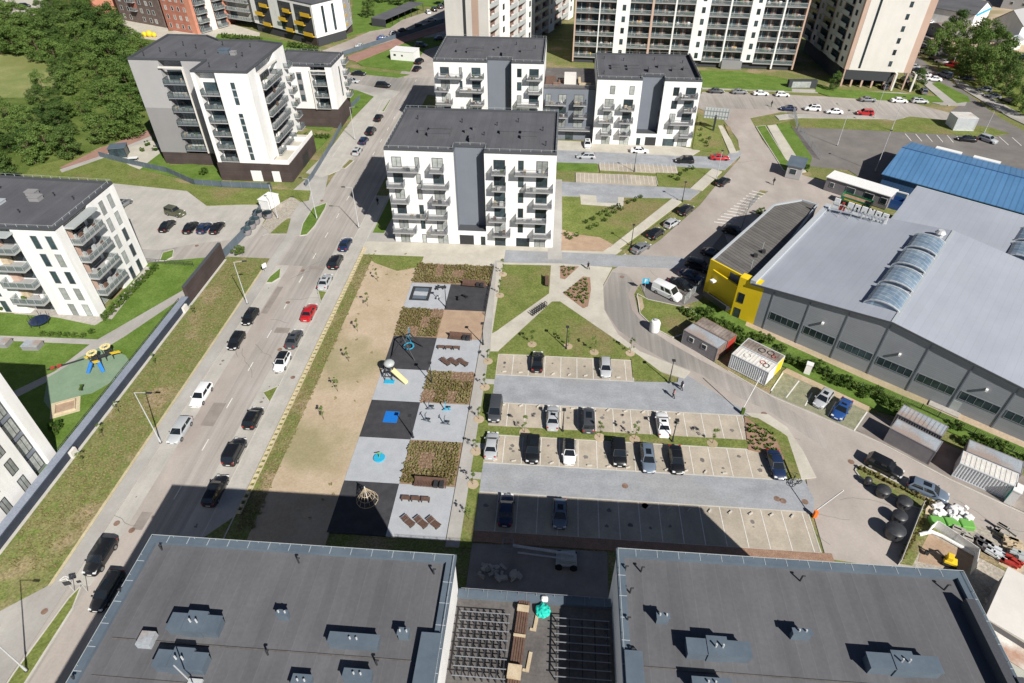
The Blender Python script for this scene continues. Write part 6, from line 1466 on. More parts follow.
# --- walls and fences
pw = thing('retaining_wall', 'dark blue grey retaining wall with a pale top running along the left verge', 'wall', (-63, 34, 0))
m = MB(); m.box(-64.15, -63.0, -14, 86, 0, 1.3); part(m, 'wall_body', pw, 'slate_wall'); m = MB(); m.box(-64.3, -63.15, -14, 86, 1.302, 1.38); part(m, 'coping', pw, 'coping_grey'); m = MB(); m.box(-62.99, -62.55, -14, 100, 0, .16); part(m, 'footing', pw, 'kerb')
m = MB(); m.box(-62.99, -62.6, 50.9, 52.0, .161, 1.2); part(m, 'buttress', pw, 'cream_wall'); m = MB(); m.box(-62.99, -62.6, 83.0, 84.2, .161, 1.2); part(m, 'buttress', pw, 'cream_wall')
bw = thing('screen_wall', 'tall dark brown screen wall between the verge and the bright lawn', 'wall', (-63.3, 86, 0))
m = MB(); m.box(-63.6, -63.1, 86, 100.6, 0, 3.4); part(m, 'wall_body', bw, 'brown_plinth'); m = MB(); m.box(-63.65, -63.05, 85.95, 100.65, 3.4, 3.48); part(m, 'coping', bw, 'dark_flashing')
def fence(label, pts, h, mat, step=2.5, style='mesh', name='fence', z=0, group=None, infill=None):
    t = thing(name, label, 'fence', (pts[0][0], pts[0][1], z), 0, group)
    p_ = MB(); i_ = MB()
    for a, b_ in zip(pts[:-1], pts[1:]):
        L = math.hypot(b_[0]-a[0], b_[1]-a[1]); n = max(1, round(L/step))
        for i in range(n+1): s = i/n; x = a[0]+(b_[0]-a[0])*s; y = a[1]+(b_[1]-a[1])*s; p_.beam((x, y, z), (x, y, z+h), .07)
        if style == 'mesh':
            for k in range(5): zz = z+.15+(h-.2)*k/4; i_.beam((*a, zz), (*b_, zz), .02, .02)
            nn = int(L/.22)
            for i in range(nn): s = i/nn; x = a[0]+(b_[0]-a[0])*s; y = a[1]+(b_[1]-a[1])*s; i_.beam((x, y, z+.1), (x, y, z+h-.05), .02, .02)
        elif style == 'rail':
            i_.beam((*a, z+h), (*b_, z+h), .06, .05); i_.beam((*a, z+h*.5), (*b_, z+h*.5), .04, .04); i_.beam((*a, z+.1), (*b_, z+.1), .04, .04)
            nn = int(L/.3)
            for i in range(nn): s = i/nn; x = a[0]+(b_[0]-a[0])*s; y = a[1]+(b_[1]-a[1])*s; i_.beam((x, y, z+.1), (x, y, z+h), .025, .025)
        else: i_.beam((*a, z+h/2), (*b_, z+h/2), .06, h-.1)
    part(p_, 'post', t, mat) if False else None
    m_ = p_.build('posts', t, mat, off=(pts[0][0], pts[0][1], z)); n_ = i_.build('infill', t, infill or mat, off=(pts[0][0], pts[0][1], z)); return t
fence('dark railing on the courtyard side of the retaining wall', [(-64.7, 85.5), (-64.7, 51.5)], 1.2, 'rail_dark', 2.0, 'rail', z=.12)
fence('grey solid fence around the gardens of the grey and white block', [G(100, 157), G(123, 163), G(168, 173), G(195, 185), G(222, 187), G(272, 189), G(272, 193)], 1.5, 'rail_grey', 2.5, 'solid', infill='flashing')
fence('grey solid fence by the upper path beside the small white block', [G(306, 187), G(313, 178), G(330, 150), G(352, 108), G(360, 100)], 1.5, 'rail_grey', 2.5, 'solid', infill='flashing')
fence('tall grey fence running between the left car park and the side road', [G(224, 259), G(246, 236), G(262, 212)], 1.9, 'rail_grey', 2.5, 'solid', infill='flashing')
fence('dark railing between the left car park and the bright lawn', [G(148, 264), G(194, 267)], 1.2, 'rail_dark', 2, 'rail')
fence('green mesh fence along the far road above the red path', [G(343, 56), G(410, 34), G(446, 22)], 1.6, 'leaf_hedge', 2.5, 'solid', infill='flashing')
fence('green mesh fence along the grass next to the fenced car park', [G(793, 112), G(797, 130), G(820, 160)], 1.8, 'rail_grey', 2.5, 'mesh')
fence('mesh fence panels behind the white van', [G(684, 304), G(700, 287)], 1.8, 'rail_light', 2.0, 'mesh')
fence('grey mesh fence at the gate by the hatched paving', [G(739, 236), G(748, 210), G(757, 200)], 1.9, 'rail_grey', 2.0, 'mesh')
fence('dark mesh fence on the grass bank in front of the warehouse', [G(770, 352), G(842, 382), G(920, 410), G(1030, 462)], 1.3, 'rail_dark', 2.5, 'mesh')
fence('mesh fence beside the waste containers', [G(921, 507), G(898, 565)], 1.3, 'metal_light', 2.0, 'solid', infill='kerb')
fence('chicken mesh fence around the loose yard at the right', [G(926, 534), G(933, 528), G(974, 556), G(970, 575)], 1.6, 'rail_light', 2.0, 'solid', infill='white_plastic')
fence('dark mesh fence along the right side of the playground', [(-11.0, 101), (-11.0, 86)], 1.0, 'rail_dark', 2.0, 'mesh')
# timber log posts along the sidewalk edge (two rows of short logs)
lf = thing('log_edging', 'row of short pale timber logs laid along the right sidewalk', 'edging', (-37.0, 44, .12))
m = MB()
y = 44
while y < 106: m.box(-37.35, -36.85, y, y+.35, .1, .42); y += .95
m.box(-37.42, -37.36, 44, 106, .1, .34); m.box(-36.84, -36.78, 44, 106, .1, .34); part(m, 'logs', lf, 'log')
# --- lamps
def lamp(label, x, y, h=9.6, arm=1.6, ang=0, name='street_lamp', mat='metal_light', group='street lamps', z=0.1, head='metal_dark', px=True):
    if px: x, y = G(x, y)
    t = thing(name, label, 'street lamp', (x, y, z), R(ang), group)
    m = MB(); m.tube((0, 0, 0), (0, 0, 1.0), .13, .12, 8); m.tube((0, 0, 1.0), (0, 0, h), .085, .05, 8); m.build('pole', t, mat, smooth=True)
    m = MB(); m.tube((0, 0, 0), (0, 0, .08), .22, n=8); m.build('base_plate', t, 'metal_dark')
    if arm: m = MB(); m.tube((0, 0, h-.05), (arm, 0, h+.1), .04, n=6); m.build('arm', t, mat)
    m = MB(); m.obox((arm+.25 if arm else 0, 0, h+.02), .75 if arm else .5, .26 if arm else .5, .12); m.build('lamp_head', t, head)
    return t
lamp('tall street lamp on the left verge by the silver estate car', 161, 443, 9.6, 1.7, 0, mat='metal_light')
lamp('tall street lamp on the grass strip at the lower left corner', 27, 671, 9.6, 1.7, 0)
lamp('street lamp at the verge corner by the left car park entrance', 247.5, 304, 8.6, 1.5, 10, mat='metal_light')
lamp('street lamp in the shade at the left corner of the central block', 359, 228, 9.0, 1.5, 180)
lamp('street lamp on the small green wedge by the side road', 317, 219, 9.0, 1.5, 170)
lamp('thin street lamp beside the small stony bed near the side road', 278, 219, 8.0, 0, 0)
lamp('street lamp by the four parked cars near the rear left kerb', 355, 140, 8.5, 1.5, 0)
for (x, y, l) in ((564.5+0, 431.5, 'short lamp post between the second and third car rows, left'), (672, 442, 'short lamp post between the second and third car rows, right'), (669, 327+0, None)):
    if l: lamp(l, x-2 if x < 600 else x, y, 4.2, 0, 0, 'lamp_post', 'metal_dark', 'short lamp posts')
lamp('short lamp post on the lawn tip above the parked car rows', 669, 383, 4.4, 0, 0, 'lamp_post', 'metal_dark', 'short lamp posts')
lamp('short lamp post on the lawn beside the diagonal path', 566, 349, 4.4, 0, 0, 'lamp_post', 'metal_dark', 'short lamp posts')
lamp('short lamp post at the sidewalk by the grey saloon on the bend', 631, 246, 4.6, 0, 0, 'lamp_post', 'metal_dark', 'short lamp posts')
lamp('short lamp post at the lane mouth by the black suv', 682, 202, 4.6, 0, 0, 'lamp_post', 'metal_dark', 'short lamp posts')
lamp('short lamp post in the upper square car park', 634, 172, 4.6, 0, 0, 'lamp_post', 'metal_dark', 'short lamp posts')
for (x, y, l) in ((446.5, 308.5, 'lamp post at the corner of the upper grey playground tile'), (432, 385-0, 'lamp post between the climbing frame and the benches'), (413, 438, 'lamp post at the corner of the black tile with the blue square'), (483, 345, 'lamp post beside the playground path, upper')):
    lamp(l, x, y, 4.3, 0, 0, 'lamp_post', 'metal_dark', 'playground lamp posts')
lamp('tall lamp by the far cross road near the white hatchback', 874, 118, 9, 1.5, 90); lamp('tall lamp at the edge of the open car park, left', 837, 146, 9, 0, 0); lamp('tall lamp before the blue hall in the open car park', 875, 172, 10, 0, 0, mat='metal_light')
lamp('tall lamp on the grass next to the fenced car park', 891, 131, 9, 0, 0); lamp('curved lamp beside the red minivan', 952, 66, 8, 3, 20); lamp('lamp post beside the junction island near the black estate car', 716, 180, 7, 0, 0)
lamp('lamp behind the white container by the open car park', 984, 133, 6, 0, 0)
# barriers: swing arms raised
def barrier(label, x, y, lean, L, cab):
    t = thing('barrier', label, 'barrier', (*G(x, y), .05), 0, 'raised car park barriers')
    m = MB(); m.box(-.2, .2, -.2, .2, 0, 1.1); m.build('cabinet', t, cab); m = MB(); m.beam((0, .24, .95), (lean, .24, .95+L), .1, .1); m.build('boom', t, 'white_plastic')
barrier('raised white barrier boom by the curving street entrance', 742, 414, .9, 6.2, 'leaf_hedge')
barrier('raised white barrier boom with an orange cabinet by the lower entrance', 814, 517, 1.9, 4.2, 'orange_paint')
# signs
def sign(label, x, y, mat, h=2.4, w_=.7, face=0, name='road_sign'):
    t = thing(name, label, 'sign', (*G(x, y), .12), R(face)); m = MB(); m.tube((0, 0, 0), (0, 0, h), .035, n=6); m.build('post', t, 'metal_light'); m = MB(); m.box(-w_/2, w_/2, -.09, -.045, h-w_, h); m.build('sign_board', t, mat)
    return t
s1 = sign('blue square parking sign at the bend beside the white van', 644, 292, 'soft_blue', 2.9, 1.1, 0)
m = MB(); m.box(-.2, -.06, -.11, -.09, 2.0, 2.75); m.box(-.06, .22, -.11, -.09, 2.61, 2.75); m.box(-.06, .22, -.11, -.09, 2.30, 2.42); m.box(.12, .25, -.11, -.09, 2.36, 2.7); m.build('letter', s1, 'white_paint')
sign('small black framed sign on the grass strip tip, lower left', 75, 592, 'metal_dark', 2.2, .7, 20)
sign('thin sign post next to the black suv, lower left', 88, 592, 'metal_dark', 2.4, .4, 20)
m = MB()
bx, by = G(66, 580); bike = [((-.7, -.3), (.0, .1)), ((0, .1), (.7, -.3)), ((-.35, .35), (.35, .25)), ((-.7, -.3), (-.35, .35)), ((.35, .25), (.7, -.3)), ((.3, .5), (.55, .45))]
for a, b_ in bike: m.beam((bx+a[0], by+a[1], .135), (bx+b_[0], by+b_[1], .135), .12, .02)
m.build('bicycle_marking', None, 'white_paint')['kind'] = 'structure'
sign('round white bin shaped sign at the small island on the left', 266, 273, 'white_plastic', 2.0, .9, 60)
bb = thing('billboard', 'billboard on a single dark leg at the upper junction, seen from behind', 'billboard', (*G(713, 131), .15), R(-10))
m = MB(); m.box(-.25, .25, -.25, .25, 0, 4.2); m.build('leg', bb, 'metal_dark'); m = MB(); m.box(-3.2, 3.2, -.12, .12, 3.2, 6.0); m.build('board', bb, 'rail_light')
m = MB()
for i in range(9): m.box(-3.1+i*.76, -3.0+i*.76, -.22, -.12, 3.2, 6.0)
m.box(-3.2, 3.2, -.26, -.2, 3.9, 4.0); m.box(-3.2, 3.2, -.26, -.2, 5.2, 5.3); m.build('rear_frame', bb, 'rail_grey')
# rooftop letter sign seen from behind
rs = thing('rooftop_sign', 'white letter boxes and a red emblem on a warehouse roof frame, seen from behind', 'sign', (*G(840, 218, 8), 8.0), 0)
pa, pb = Vector((*G(829, 211, 8.1),)), Vector((*G(883, 229, 8.1),)); dd = (pb-pa); Lr = dd.length; dd.normalize(); ang = math.atan2(dd.y, dd.x)
rs.location = (pa.x, pa.y, 8.0); rs.rotation_euler = (0, 0, ang)
m = MB()
for i in range(6): x = .3+i*(Lr-.6)/5; m.beam((x, 0, 0), (x, .1, 2.2), .07); m.beam((x, -1.4, .05), (x, 0, 1.5), .05)
m.beam((0, 0, .9), (Lr, 0, .9), .07); m.beam((0, 0, 2.0), (Lr, 0, 2.0), .07); m.build('frame', rs, 'rail_light')
wlet = Lr/8
def boxes(bl, x, mat, nm='letter'):
    k = MB()
    for (a, b_, c, d) in bl: k.box(x+a*wlet*.8, x+b_*wlet*.8, .12, .38, 1.0+c*1.9, 1.0+d*1.9)
    k.build(nm, rs, mat)
shp = dict(A=[(0, .3, 0, 1), (.7, 1, 0, 1), (.3, .7, .75, 1), (.3, .7, .35, .55)], R=[(0, .3, 0, 1), (.3, 1, .5, 1), (.65, 1, 0, .5)], B=[(0, 1, 0, 1)], T=[(0, 1, .7, 1), (.33, .67, 0, .7)], N=[(0, .3, 0, 1), (.7, 1, 0, 1), (.3, .7, .5, .9)], O=[(0, .3, 0, 1), (.7, 1, 0, 1), (.3, .7, 0, .25), (.3, .7, .75, 1)])
for i, c in enumerate('BRORNAO'): boxes(shp[c], .3+(i+(1.0 if i else .0))*wlet, 'white_plastic')
boxes([(.0, 1, -.1, .35), (.3, .7, .35, .8)], .3+wlet*.95, 'red_plastic', 'emblem')
# yard things by the office
tk = thing('dump_truck', 'green tipper trailer with a brown load in front of the site office', 'truck', (*G(857, 207), .05), Fac(G(841, 198), G(878, 210)).ang)
m = MB(); m.box(-3.6, 2.6, -1.2, -1.1, .9, 1.9); m.box(-3.6, 2.6, 1.1, 1.2, .9, 1.9); m.box(-3.6, -3.5, -1.1, 1.1, .9, 2.3); m.box(2.5, 2.6, -1.1, 1.1, .9, 1.9); m.box(-3.5, 2.5, -1.1, 1.1, .9, 1.0); m.build('tipper_body', tk, 'paint_green')
m = MB(); m.box(-3.45, 2.45, -1.05, 1.05, 1.0, 1.55); m.build('load', tk, 'mulch_red')
m = MB()
for x in (-2.6, -1.6, 1.6):
    for s in (-1, 1): m.tube((x, s*.85, .5), (x, s*1.15, .5), .5, n=12)
m.build('wheels', tk, 'tyre'); m = MB(); m.box(-3.4, 2.6, -.4, .4, .55, .88); m.build('chassis', tk, 'metal_dark')
m = MB(); m.box(-2.8, 1.9, -1.23, -1.205, 1.25, 1.45); m.build('side_stripe', tk, 'yellow_plastic')
sk = thing('skip', 'blue open skip holding boards and a white pipe arch beside the tipper', 'skip', (*G(890, 206), .05), -.6)
m = MB()
for (x0, x1, y0, y1, z0, z1) in ((-2.2, 2.2, -1.2, -1.1, 0, 2), (-2.2, 2.2, 1.1, 1.2, 0, 2), (-2.2, -2.1, -1.1, 1.1, 0, 2), (2.1, 2.2, -1.1, 1.1, 0, 2), (-2.1, 2.1, -1.1, 1.1, 0, .15)): m.box(x0, x1, y0, y1, z0, z1)
m.build('skip_body', sk, 'paint_blue'); m = MB(); m.obox((-1.2, 0, .4), 1.2, 1.5, 1.2, .3); m.build('boards', sk, 'wood_pale')
m = MB(); m.beam((-2.3, 1.5, 0), (-2.3, 1.5, 2.9), .25); m.beam((-2.3, 1.5, 2.9), (2.3, 1.5, 2.9), .25); m.beam((2.3, 1.5, 2.9), (2.3, 1.5, 0), .25); m.build('frame', sk, 'white_plastic')
# building materials, lower right
bg_ = thing('rubble_bags', 'bright lime green skip bag heaped with white sacks', 'skip bag', (*G(951, 524), .07), -.05)
m = MB()
for i in range(3): m.obox((-1.9+i*1.7, -.2, 0), 1.55, 1.3, .75, random.uniform(-.1, .1))
m.build('green_bag', bg_, 'lime', bevel=.12)
m = MB()
for i in range(26): x, y = random.uniform(-1.6, 2.6), random.uniform(.3, 2.3); s = random.uniform(.35, .7); m.obox((x, y, random.uniform(.1, .6)), s*1.4, s, s*.7, random.uniform(0, 3), random.uniform(-.3, .3))
m.build('white_sacks', bg_, 'white_plastic', bevel=.08)
m = MB()
for i in range(6): m.obox((-2.6+i*.25, 1+.2*i, .1), 1.4, .25, .15, 1.2+.1*i, .2)
m.build('boards', bg_, 'wood_pale')
mini = thing('mini_digger', 'small digger with a yellow orange cab lying in the fenced yard corner', 'digger', (*G(948, 564), .1), 2.7); mini.scale = (.72, .72, .72)
m = MB(); m.obox((0, 0, .5), 1.8, 1.3, .6); m.obox((.3, 0, 1.1), .9, 1.1, .9); m.build('cab', mini, 'yellow_plastic', bevel=.1)
m = MB(); m.obox((0, -.7, 0), 2.1, .35, .5); m.obox((0, .7, 0), 2.1, .35, .5); m.build('tracks', mini, 'tyre', bevel=.1); m = MB(); m.beam((.9, 0, 1.0), (2.3, 0, 2.0), .22); m.beam((2.3, 0, 2.0), (3.2, 0, .8), .18); m.obox((3.3, 0, .3), .5, .7, .5); m.build('digger_arm', mini, 'metal_dark')
pp = thing('pipe', 'long white plastic pipe lying along the yard edge', 'pipe', (*G(921, 536), .1), 0)
l0 = G(921, 536); pts = [G(918, 536), G(930, 533), G(940, 537), G(974, 556)]
m = MB()
for a, b_ in zip(pts[:-1], pts[1:]): m.tube((*a, .3), (*b_, .3), .22, n=8)
m.build('pipe_run', pp, 'white_plastic', smooth=True, off=(l0[0], l0[1], .1))
sp = [('stacked concrete slabs', 'stone'), ('pile of grey kerb stones', 'container_grey'), ('pallet of pale blocks', 'container_white'), ('stack of timber planks', 'wood_pale'), ('red and white wrapped goods', 'red_plastic'), ('grey plastic crates', 'rail_light')]
for i, (x, y) in enumerate(((960, 537), (980, 547), (992, 554), (1012, 546), (1010, 566), (1018, 560), (1004, 536))):
    l, mt = sp[i % len(sp)]; where = ['next to the lime skip bag', 'below the mesh fence', 'in the middle of the stores', 'at the right edge', 'just above the white roofed shed', 'beside the red goods', 'upper right of the stores'][i]
    t = thing('building_materials', l+' '+where, 'materials', (*G(x, y), .06), random.uniform(-.8, -.2), 'building materials in the right yard')
    m = MB()
    for k in range(3):
        for q in range(4): m.obox((random.uniform(-.9, .9), random.uniform(-.6, .6), .16+k*.25), random.uniform(.6, 1.3), random.uniform(.25, .6), .24, random.uniform(-.2, .2))
    m.build('stack', t, mt); m = MB(); m.box(-1.1, 1.1, -.8, .8, 0, .15); m.build('pallet', t, 'wood_pale')
for i, (x, y) in enumerate(((1002, 610), (1010, 625), (1018, 640), (1008, 600))):
    t = thing('rock_pile', 'heap of pale rocks and weeds at the right edge, '+['upper', 'middle', 'lowest', 'topmost beside the shed'][i]+' one', 'rocks', (*G(x, y), .05), 0, 'rock heaps')
    m = MB()
    for q in range(22): m.obox((random.uniform(-1.3, 1.3), random.uniform(-1.3, 1.3), random.uniform(0, .4)), random.uniform(.3, .8), random.uniform(.3, .7), random.uniform(.2, .5), random.uniform(0, 3), random.uniform(-.3, .3))
    m.build('rocks', t, 'stone', bevel=.06)
# boom lift in the shaded yard
bl_ = thing('boom_lift', 'pale articulated boom lift folded flat in the shaded yard', 'boom lift', (*G(566, 563), .06), 0)
m = MB(); m.obox((0, 0, .35), 2.4, 1.6, .45); m.obox((.2, .1, .8), 1.7, 1.3, .6, .1); m.build('chassis', bl_, 'rail_light', bevel=.08)
m = MB()
for x in (-.85, .85):
    for s in (-1, 1): m.tube((x, s*.75, .42), (x, s*1.05, .42), .42, n=12)
m.build('wheels', bl_, 'tyre'); m = MB(); m.beam((.8, .1, 1.6), (-6.2, .6, 1.9), .24); m.beam((-.2, -.35, 1.4), (-5.6, .1, 1.3), .14); m.build('boom', bl_, 'metal_light')
m = MB()
for (x, y) in ((-7.4, .1), (-6.2, .1), (-6.2, 1.5), (-7.4, 1.5)): m.beam((x, y, .5), (x, y, 1.9), .07)
for z in (.5, 1.2, 1.9): m.beam((-7.4, .1, z), (-6.2, .1, z), .06); m.beam((-6.2, .1, z), (-6.2, 1.5, z), .06); m.beam((-6.2, 1.5, z), (-7.4, 1.5, z), .06); m.beam((-7.4, 1.5, z), (-7.4, .1, z), .06)
m.build('basket', bl_, 'rail_grey')
t = thing('rubble_heap', 'dark heap of building rubble in the shaded yard left of the boom lift', 'rubble', (*G(497, 573), .06), 0)
m = MB()
for q in range(30): m.obox((random.uniform(-3, 3), random.uniform(-.8, .8), 0), random.uniform(.3, 1), random.uniform(.2, .6), random.uniform(.15, .5), random.uniform(0, 3), random.uniform(-.2, .2))
m.build('rubble', t, 'stone')
# things on the sunken roof
t = thing('timber_stack', 'long stack of pale brown timber on the sunken roof', 'timber', (*G(519, 640, 14), 13.76), R(86))
m = MB(); 
for i in range(5): m.box(-3.6, 3.4, -.5+i*.2, -.34+i*.2, .1, .35)
m.build('planks', t, 'wood_brown'); 
for q in ((-3.2, -2.2, -.55, .55, .36, .8), (2.4, 2.9, -.5, .5, .36, .6), (.2, .4, -.5, .5, .36, .5)): m = MB(); m.box(*q); m.build('offcut', t, 'wood_pale')
for i, (x, y) in enumerate(((536, 622), (529, 662))):
    t = thing('wood_plank', ['short pale plank next to the teal tarpaulin', 'short pale plank near the lower end of the timber stack'][i], 'plank', (*G(x, y, 13.8), 13.76), R(82), 'loose planks on the sunken roof'); m = MB(); m.box(-.8, .8, -.14, .14, 0, .12); m.box(-.8, -.6, .14, .4, 0, .1); m.build('plank', t, 'wood_pale')
t = thing('tarpaulin', 'crumpled teal tarpaulin bundle with a white sack on the sunken roof', 'tarpaulin', (*G(543, 611, 14), 13.76), 0)
bm = bmesh.new(); bmesh.ops.create_icosphere(bm, subdivisions=3, radius=.62)
for v in bm.verts: v.co += v.co.normalized()*random.uniform(-.10, .12); v.co.z = max(v.co.z*.55+.35, 0)
me = bpy.data.meshes.new('cover'); bm.to_mesh(me); bm.free(); me.materials.append(MT['teal']); o = bpy.data.objects.new('cover', me); COL.objects.link(o); o.parent = t
m = MB(); m.obox((.1, 1.0, 0), .6, .5, .6); m.build('white_sack', t, 'white_plastic', bevel=.15)
# --- playground
ZP = .17
def bench(label, x, y, n, ang=0, loc=None, tilt=False):
    t = thing('bench', label, 'bench', (*(loc or G(x, y)), ZP), R(ang), 'brown slatted benches on the playground')
    for i in range(n):
        m = MB(); x0 = (i-(n-1)/2)*1.25
        for k in range(5): m.box(x0-.55, x0+.55, -.32+k*.13, -.22+k*.13, .42, .47)
        m.build('seat', t, 'wood_brown'); m = MB(); m.box(x0-.5, x0-.42, -.3, .3, 0, .42); m.box(x0+.42, x0+.5, -.3, .3, 0, .42); m.build('leg', t, 'metal_dark')
    return t
bench('row of three short brown benches on the upper grey tile', 449, 349.5, 3)
bench('row of three short brown benches on the bottom grey tile', 416+0, 501, 3)
for i, (x, y, l) in enumerate(((446, 364, 'leftmost of the three tilted seats on the upper grey tile'), (454.5, 364.3, 'middle one of the three tilted seats on the upper grey tile'), (463.5, 364.8, 'rightmost of the three tilted seats on the upper grey tile'), (409, 524, 'leftmost of the three tilted loungers on the bottom grey tile'), (422, 525, 'middle one of the three tilted loungers on the bottom grey tile'), (434.5, 525.5, 'rightmost of the three tilted loungers on the bottom grey tile'))):
    t = thing('lounger', l, 'lounger', (*G(x, y), ZP), R(-40), 'slatted loungers on the playground'); m = MB()
    for k in range(9): m.box(-.95+k*.21, -.79+k*.21, -.42, .42, .3+abs(k-4)*.05, .35+abs(k-4)*.05)
    m.build('seat', t, 'wood_brown'); m = MB(); m.box(-.7, -.6, -.35, .35, 0, .35); m.box(.6, .7, -.35, .35, 0, .35); m.build('leg', t, 'metal_dark')
def pergola(label, a, b_, deep):
    p0, p1 = G(*a), G(*b_); f = Fac(p0, p1); t = thing('bench', label, 'bench', (*p0, ZP), f.ang, 'long brown bench screens'); L = f.L
    m = MB(); k = 0
    while k < L: m.box(k, k+.14, 0, deep, .44, .5); k += .2
    m.build('seat', t, 'wood_brown'); m = MB(); m.box(0, L, deep, deep+.08, .1, 1.3); m.build('backrest', t, 'wood_brown')
    for u in (L*.62, L*.8): m = MB(); m.box(u, u+.5, -.1, deep-.02, .52, .95); m.build('armrest', t, 'metal_dark')
pergola('long brown bench below the planted bed at the top right of the playground', (462, 288), (485, 290), .7)
pergola('long brown bench along the sand bed edge', (449, 341.5), (471, 343.5), .8)
pergola('long brown bench at the top of the bottom grey tile', (414, 489), (446, 491.5), .9)
def sph(c, r, mat, name, parent, seg=2, sq=(1, 1, 1)):
    bm = bmesh.new(); bmesh.ops.create_icosphere(bm, subdivisions=seg, radius=r)
    for v in bm.verts: v.co = Vector((v.co.x*sq[0]+c[0], v.co.y*sq[1]+c[1], v.co.z*sq[2]+c[2]))
    me = bpy.data.meshes.new(name); bm.to_mesh(me); bm.free(); me.materials.append(MT[mat])
    for p in me.polygons: p.use_smooth = True
    o = bpy.data.objects.new(name, me); COL.objects.link(o); o.parent = parent; return o
t = thing('trampoline', 'sunken rectangular trampoline with a dark frame on the top grey tile', 'trampoline', (*G(421, 294.5), ZP), 0)
m = MB(); m.box(-1.7, -1.3, -2, 2, 0, .18); m.box(1.3, 1.7, -2, 2, 0, .18); m.box(-1.3, 1.3, -2, -1.75, 0, .18); m.box(-1.3, 1.3, 1.75, 2, 0, .18); m.build('frame', t, 'metal_dark')
m = MB(); m.box(-1.28, 1.28, -1.73, -.6, .03, .06); m.box(-1.28, 1.28, .6, 1.73, .03, .06); m.build('pad', t, 'flashing'); m = MB(); m.box(-1.28, 1.28, -.6, .6, .03, .065); m.build('jumping_mat', t, 'rubber_grey')
def springer(label, x, y, mat, name='spring_rocker'):
    t = thing(name, label, 'playground rocker', (*G(x, y), ZP), random.uniform(0, 3)); m = MB(); m.tube((0, 0, 0), (0, 0, .4), .12, n=8); m.build('spring', t, 'metal_dark'); m = MB(); m.obox((0, 0, .42), 1.1, .25, .3); m.obox((.35, 0, .7), .2, .5, .12); m.build('seat', t, mat, bevel=.05)
springer('small dark rocker right of the trampoline', 438, 290.5, 'metal_dark'); springer('dark rocker pair on the top grey tile near the black tile', 443, 290, 'metal_dark'); springer('pale rocker below the lamp on the top grey tile', 439, 300, 'rail_light')
springer('tangled dark climbing rocker on the upper black tile', 459, 301, 'metal_dark'); springer('second dark rocker on the upper black tile', 466, 299, 'metal_dark')
# climber tower with a slide
t = thing('climbing_frame', 'dark rope climbing frame with a pale dome and a yellow slide on the grey tile', 'climbing frame', (*G(390, 378), ZP), 0)
m = MB()
for i in range(6): a = i*1.047; m.beam((1.2*math.cos(a), .9*math.sin(a), 0), (.5*math.cos(a), .4*math.sin(a), 2.2), .1)
for z in (.7, 1.4): 
    for i in range(6): a = i*1.047; b_ = a+1.047; s = 1.2-.32*z; m.beam((s*math.cos(a), s*.75*math.sin(a), z), (s*math.cos(b_), s*.75*math.sin(b_), z), .08)
m.build('frame', t, 'metal_dark'); sph((.1, .4, 2.5), .85, 'rail_light', 'dome', t, sq=(1, 1, .6)); m = MB(); m.beam((.6, -.1, 1.6), (2.9, -1.3, .15), .65, .08); m.beam((.75, .22, 1.75), (3.0, -1.0, .3), .06, .22); m.beam((.45, -.42, 1.75), (2.75, -1.6, .3), .06, .22); m.build('slide', t, 'pale_yellow')
m = MB(); m.box(-.6, .9, -1.4, -.6, .0, .12); m.build('blue_mat', t, 'soft_blue')
t = thing('swing_frame', 'dark tripod net swing with long legs on the black tile', 'swing', (*G(407, 352), ZP), 0)
m = MB()
for a, b_ in (((-2.2, -1.9, 0), (-.4, 0, 3)), ((1.7, -2.2, 0), (-.4, 0, 3)), ((-1.5, 1.9, 0), (.6, .9, 3)), ((2.4, 1.2, 0), (.6, .9, 3)), ((-.4, 0, 3), (.6, .9, 3))): m.beam(a, b_, .14)
m.build('frame', t, 'metal_dark'); m = MB()
for i in range(10): a = i*.628; b_ = a+.628; m.beam((.3+.8*math.cos(a), .5+.8*math.sin(a), .7), (.3+.8*math.cos(b_), .5+.8*math.sin(b_), .7), .12)
m.beam((.3, .5, 3), (-.4, .5, .7), .03); m.beam((.3, .5, 3), (1, .5, .7), .03); m.build('nest_seat', t, 'soft_blue'); m = MB(); m.beam((.1, 2.5, 0), (.3, 1.5, 3.6), .12); m.build('mast', t, 'soft_blue')
t = thing('carousel', 'bright blue spinning bowl with a green figure on the pale tile', 'carousel', (*G(379.5, 459), ZP), 0)
m = MB(); m.lathe((0, 0, 0), [(.75, 0), (.8, .12), (.75, .2)], 20); m.build('platform', t, 'soft_blue', smooth=True); m = MB(); m.tube((0, 0, .2), (.15, 0, .9), .06, n=6); m.tube((-.35, .1, .8), (.45, .2, .95), .06, n=6); m.build('handles', t, 'lime')
t = thing('rope_pyramid', 'conical rope net climber half in the shadow edge on the bottom black tile', 'climbing frame', (*G(368, 502), ZP), 0)
m = MB(); m.tube((0, 0, 0), (0, 0, 2.9), .07, n=8); m.build('mast', t, 'white_plastic'); m = MB()
for i in range(12): a = i*.5236; m.beam((1.35*math.cos(a), 1.35*math.sin(a), .35), (0, 0, 2.8), .035)
for s, z in ((1.35, .35), (1.0, .97), (.65, 1.6), (.3, 2.25)):
    for i in range(12): a = i*.5236; b_ = a+.5236; m.beam((s*math.cos(a), s*math.sin(a), z), (s*math.cos(b_), s*math.sin(b_), z), .05)
m.build('rope_net', t, 'wood_pale')
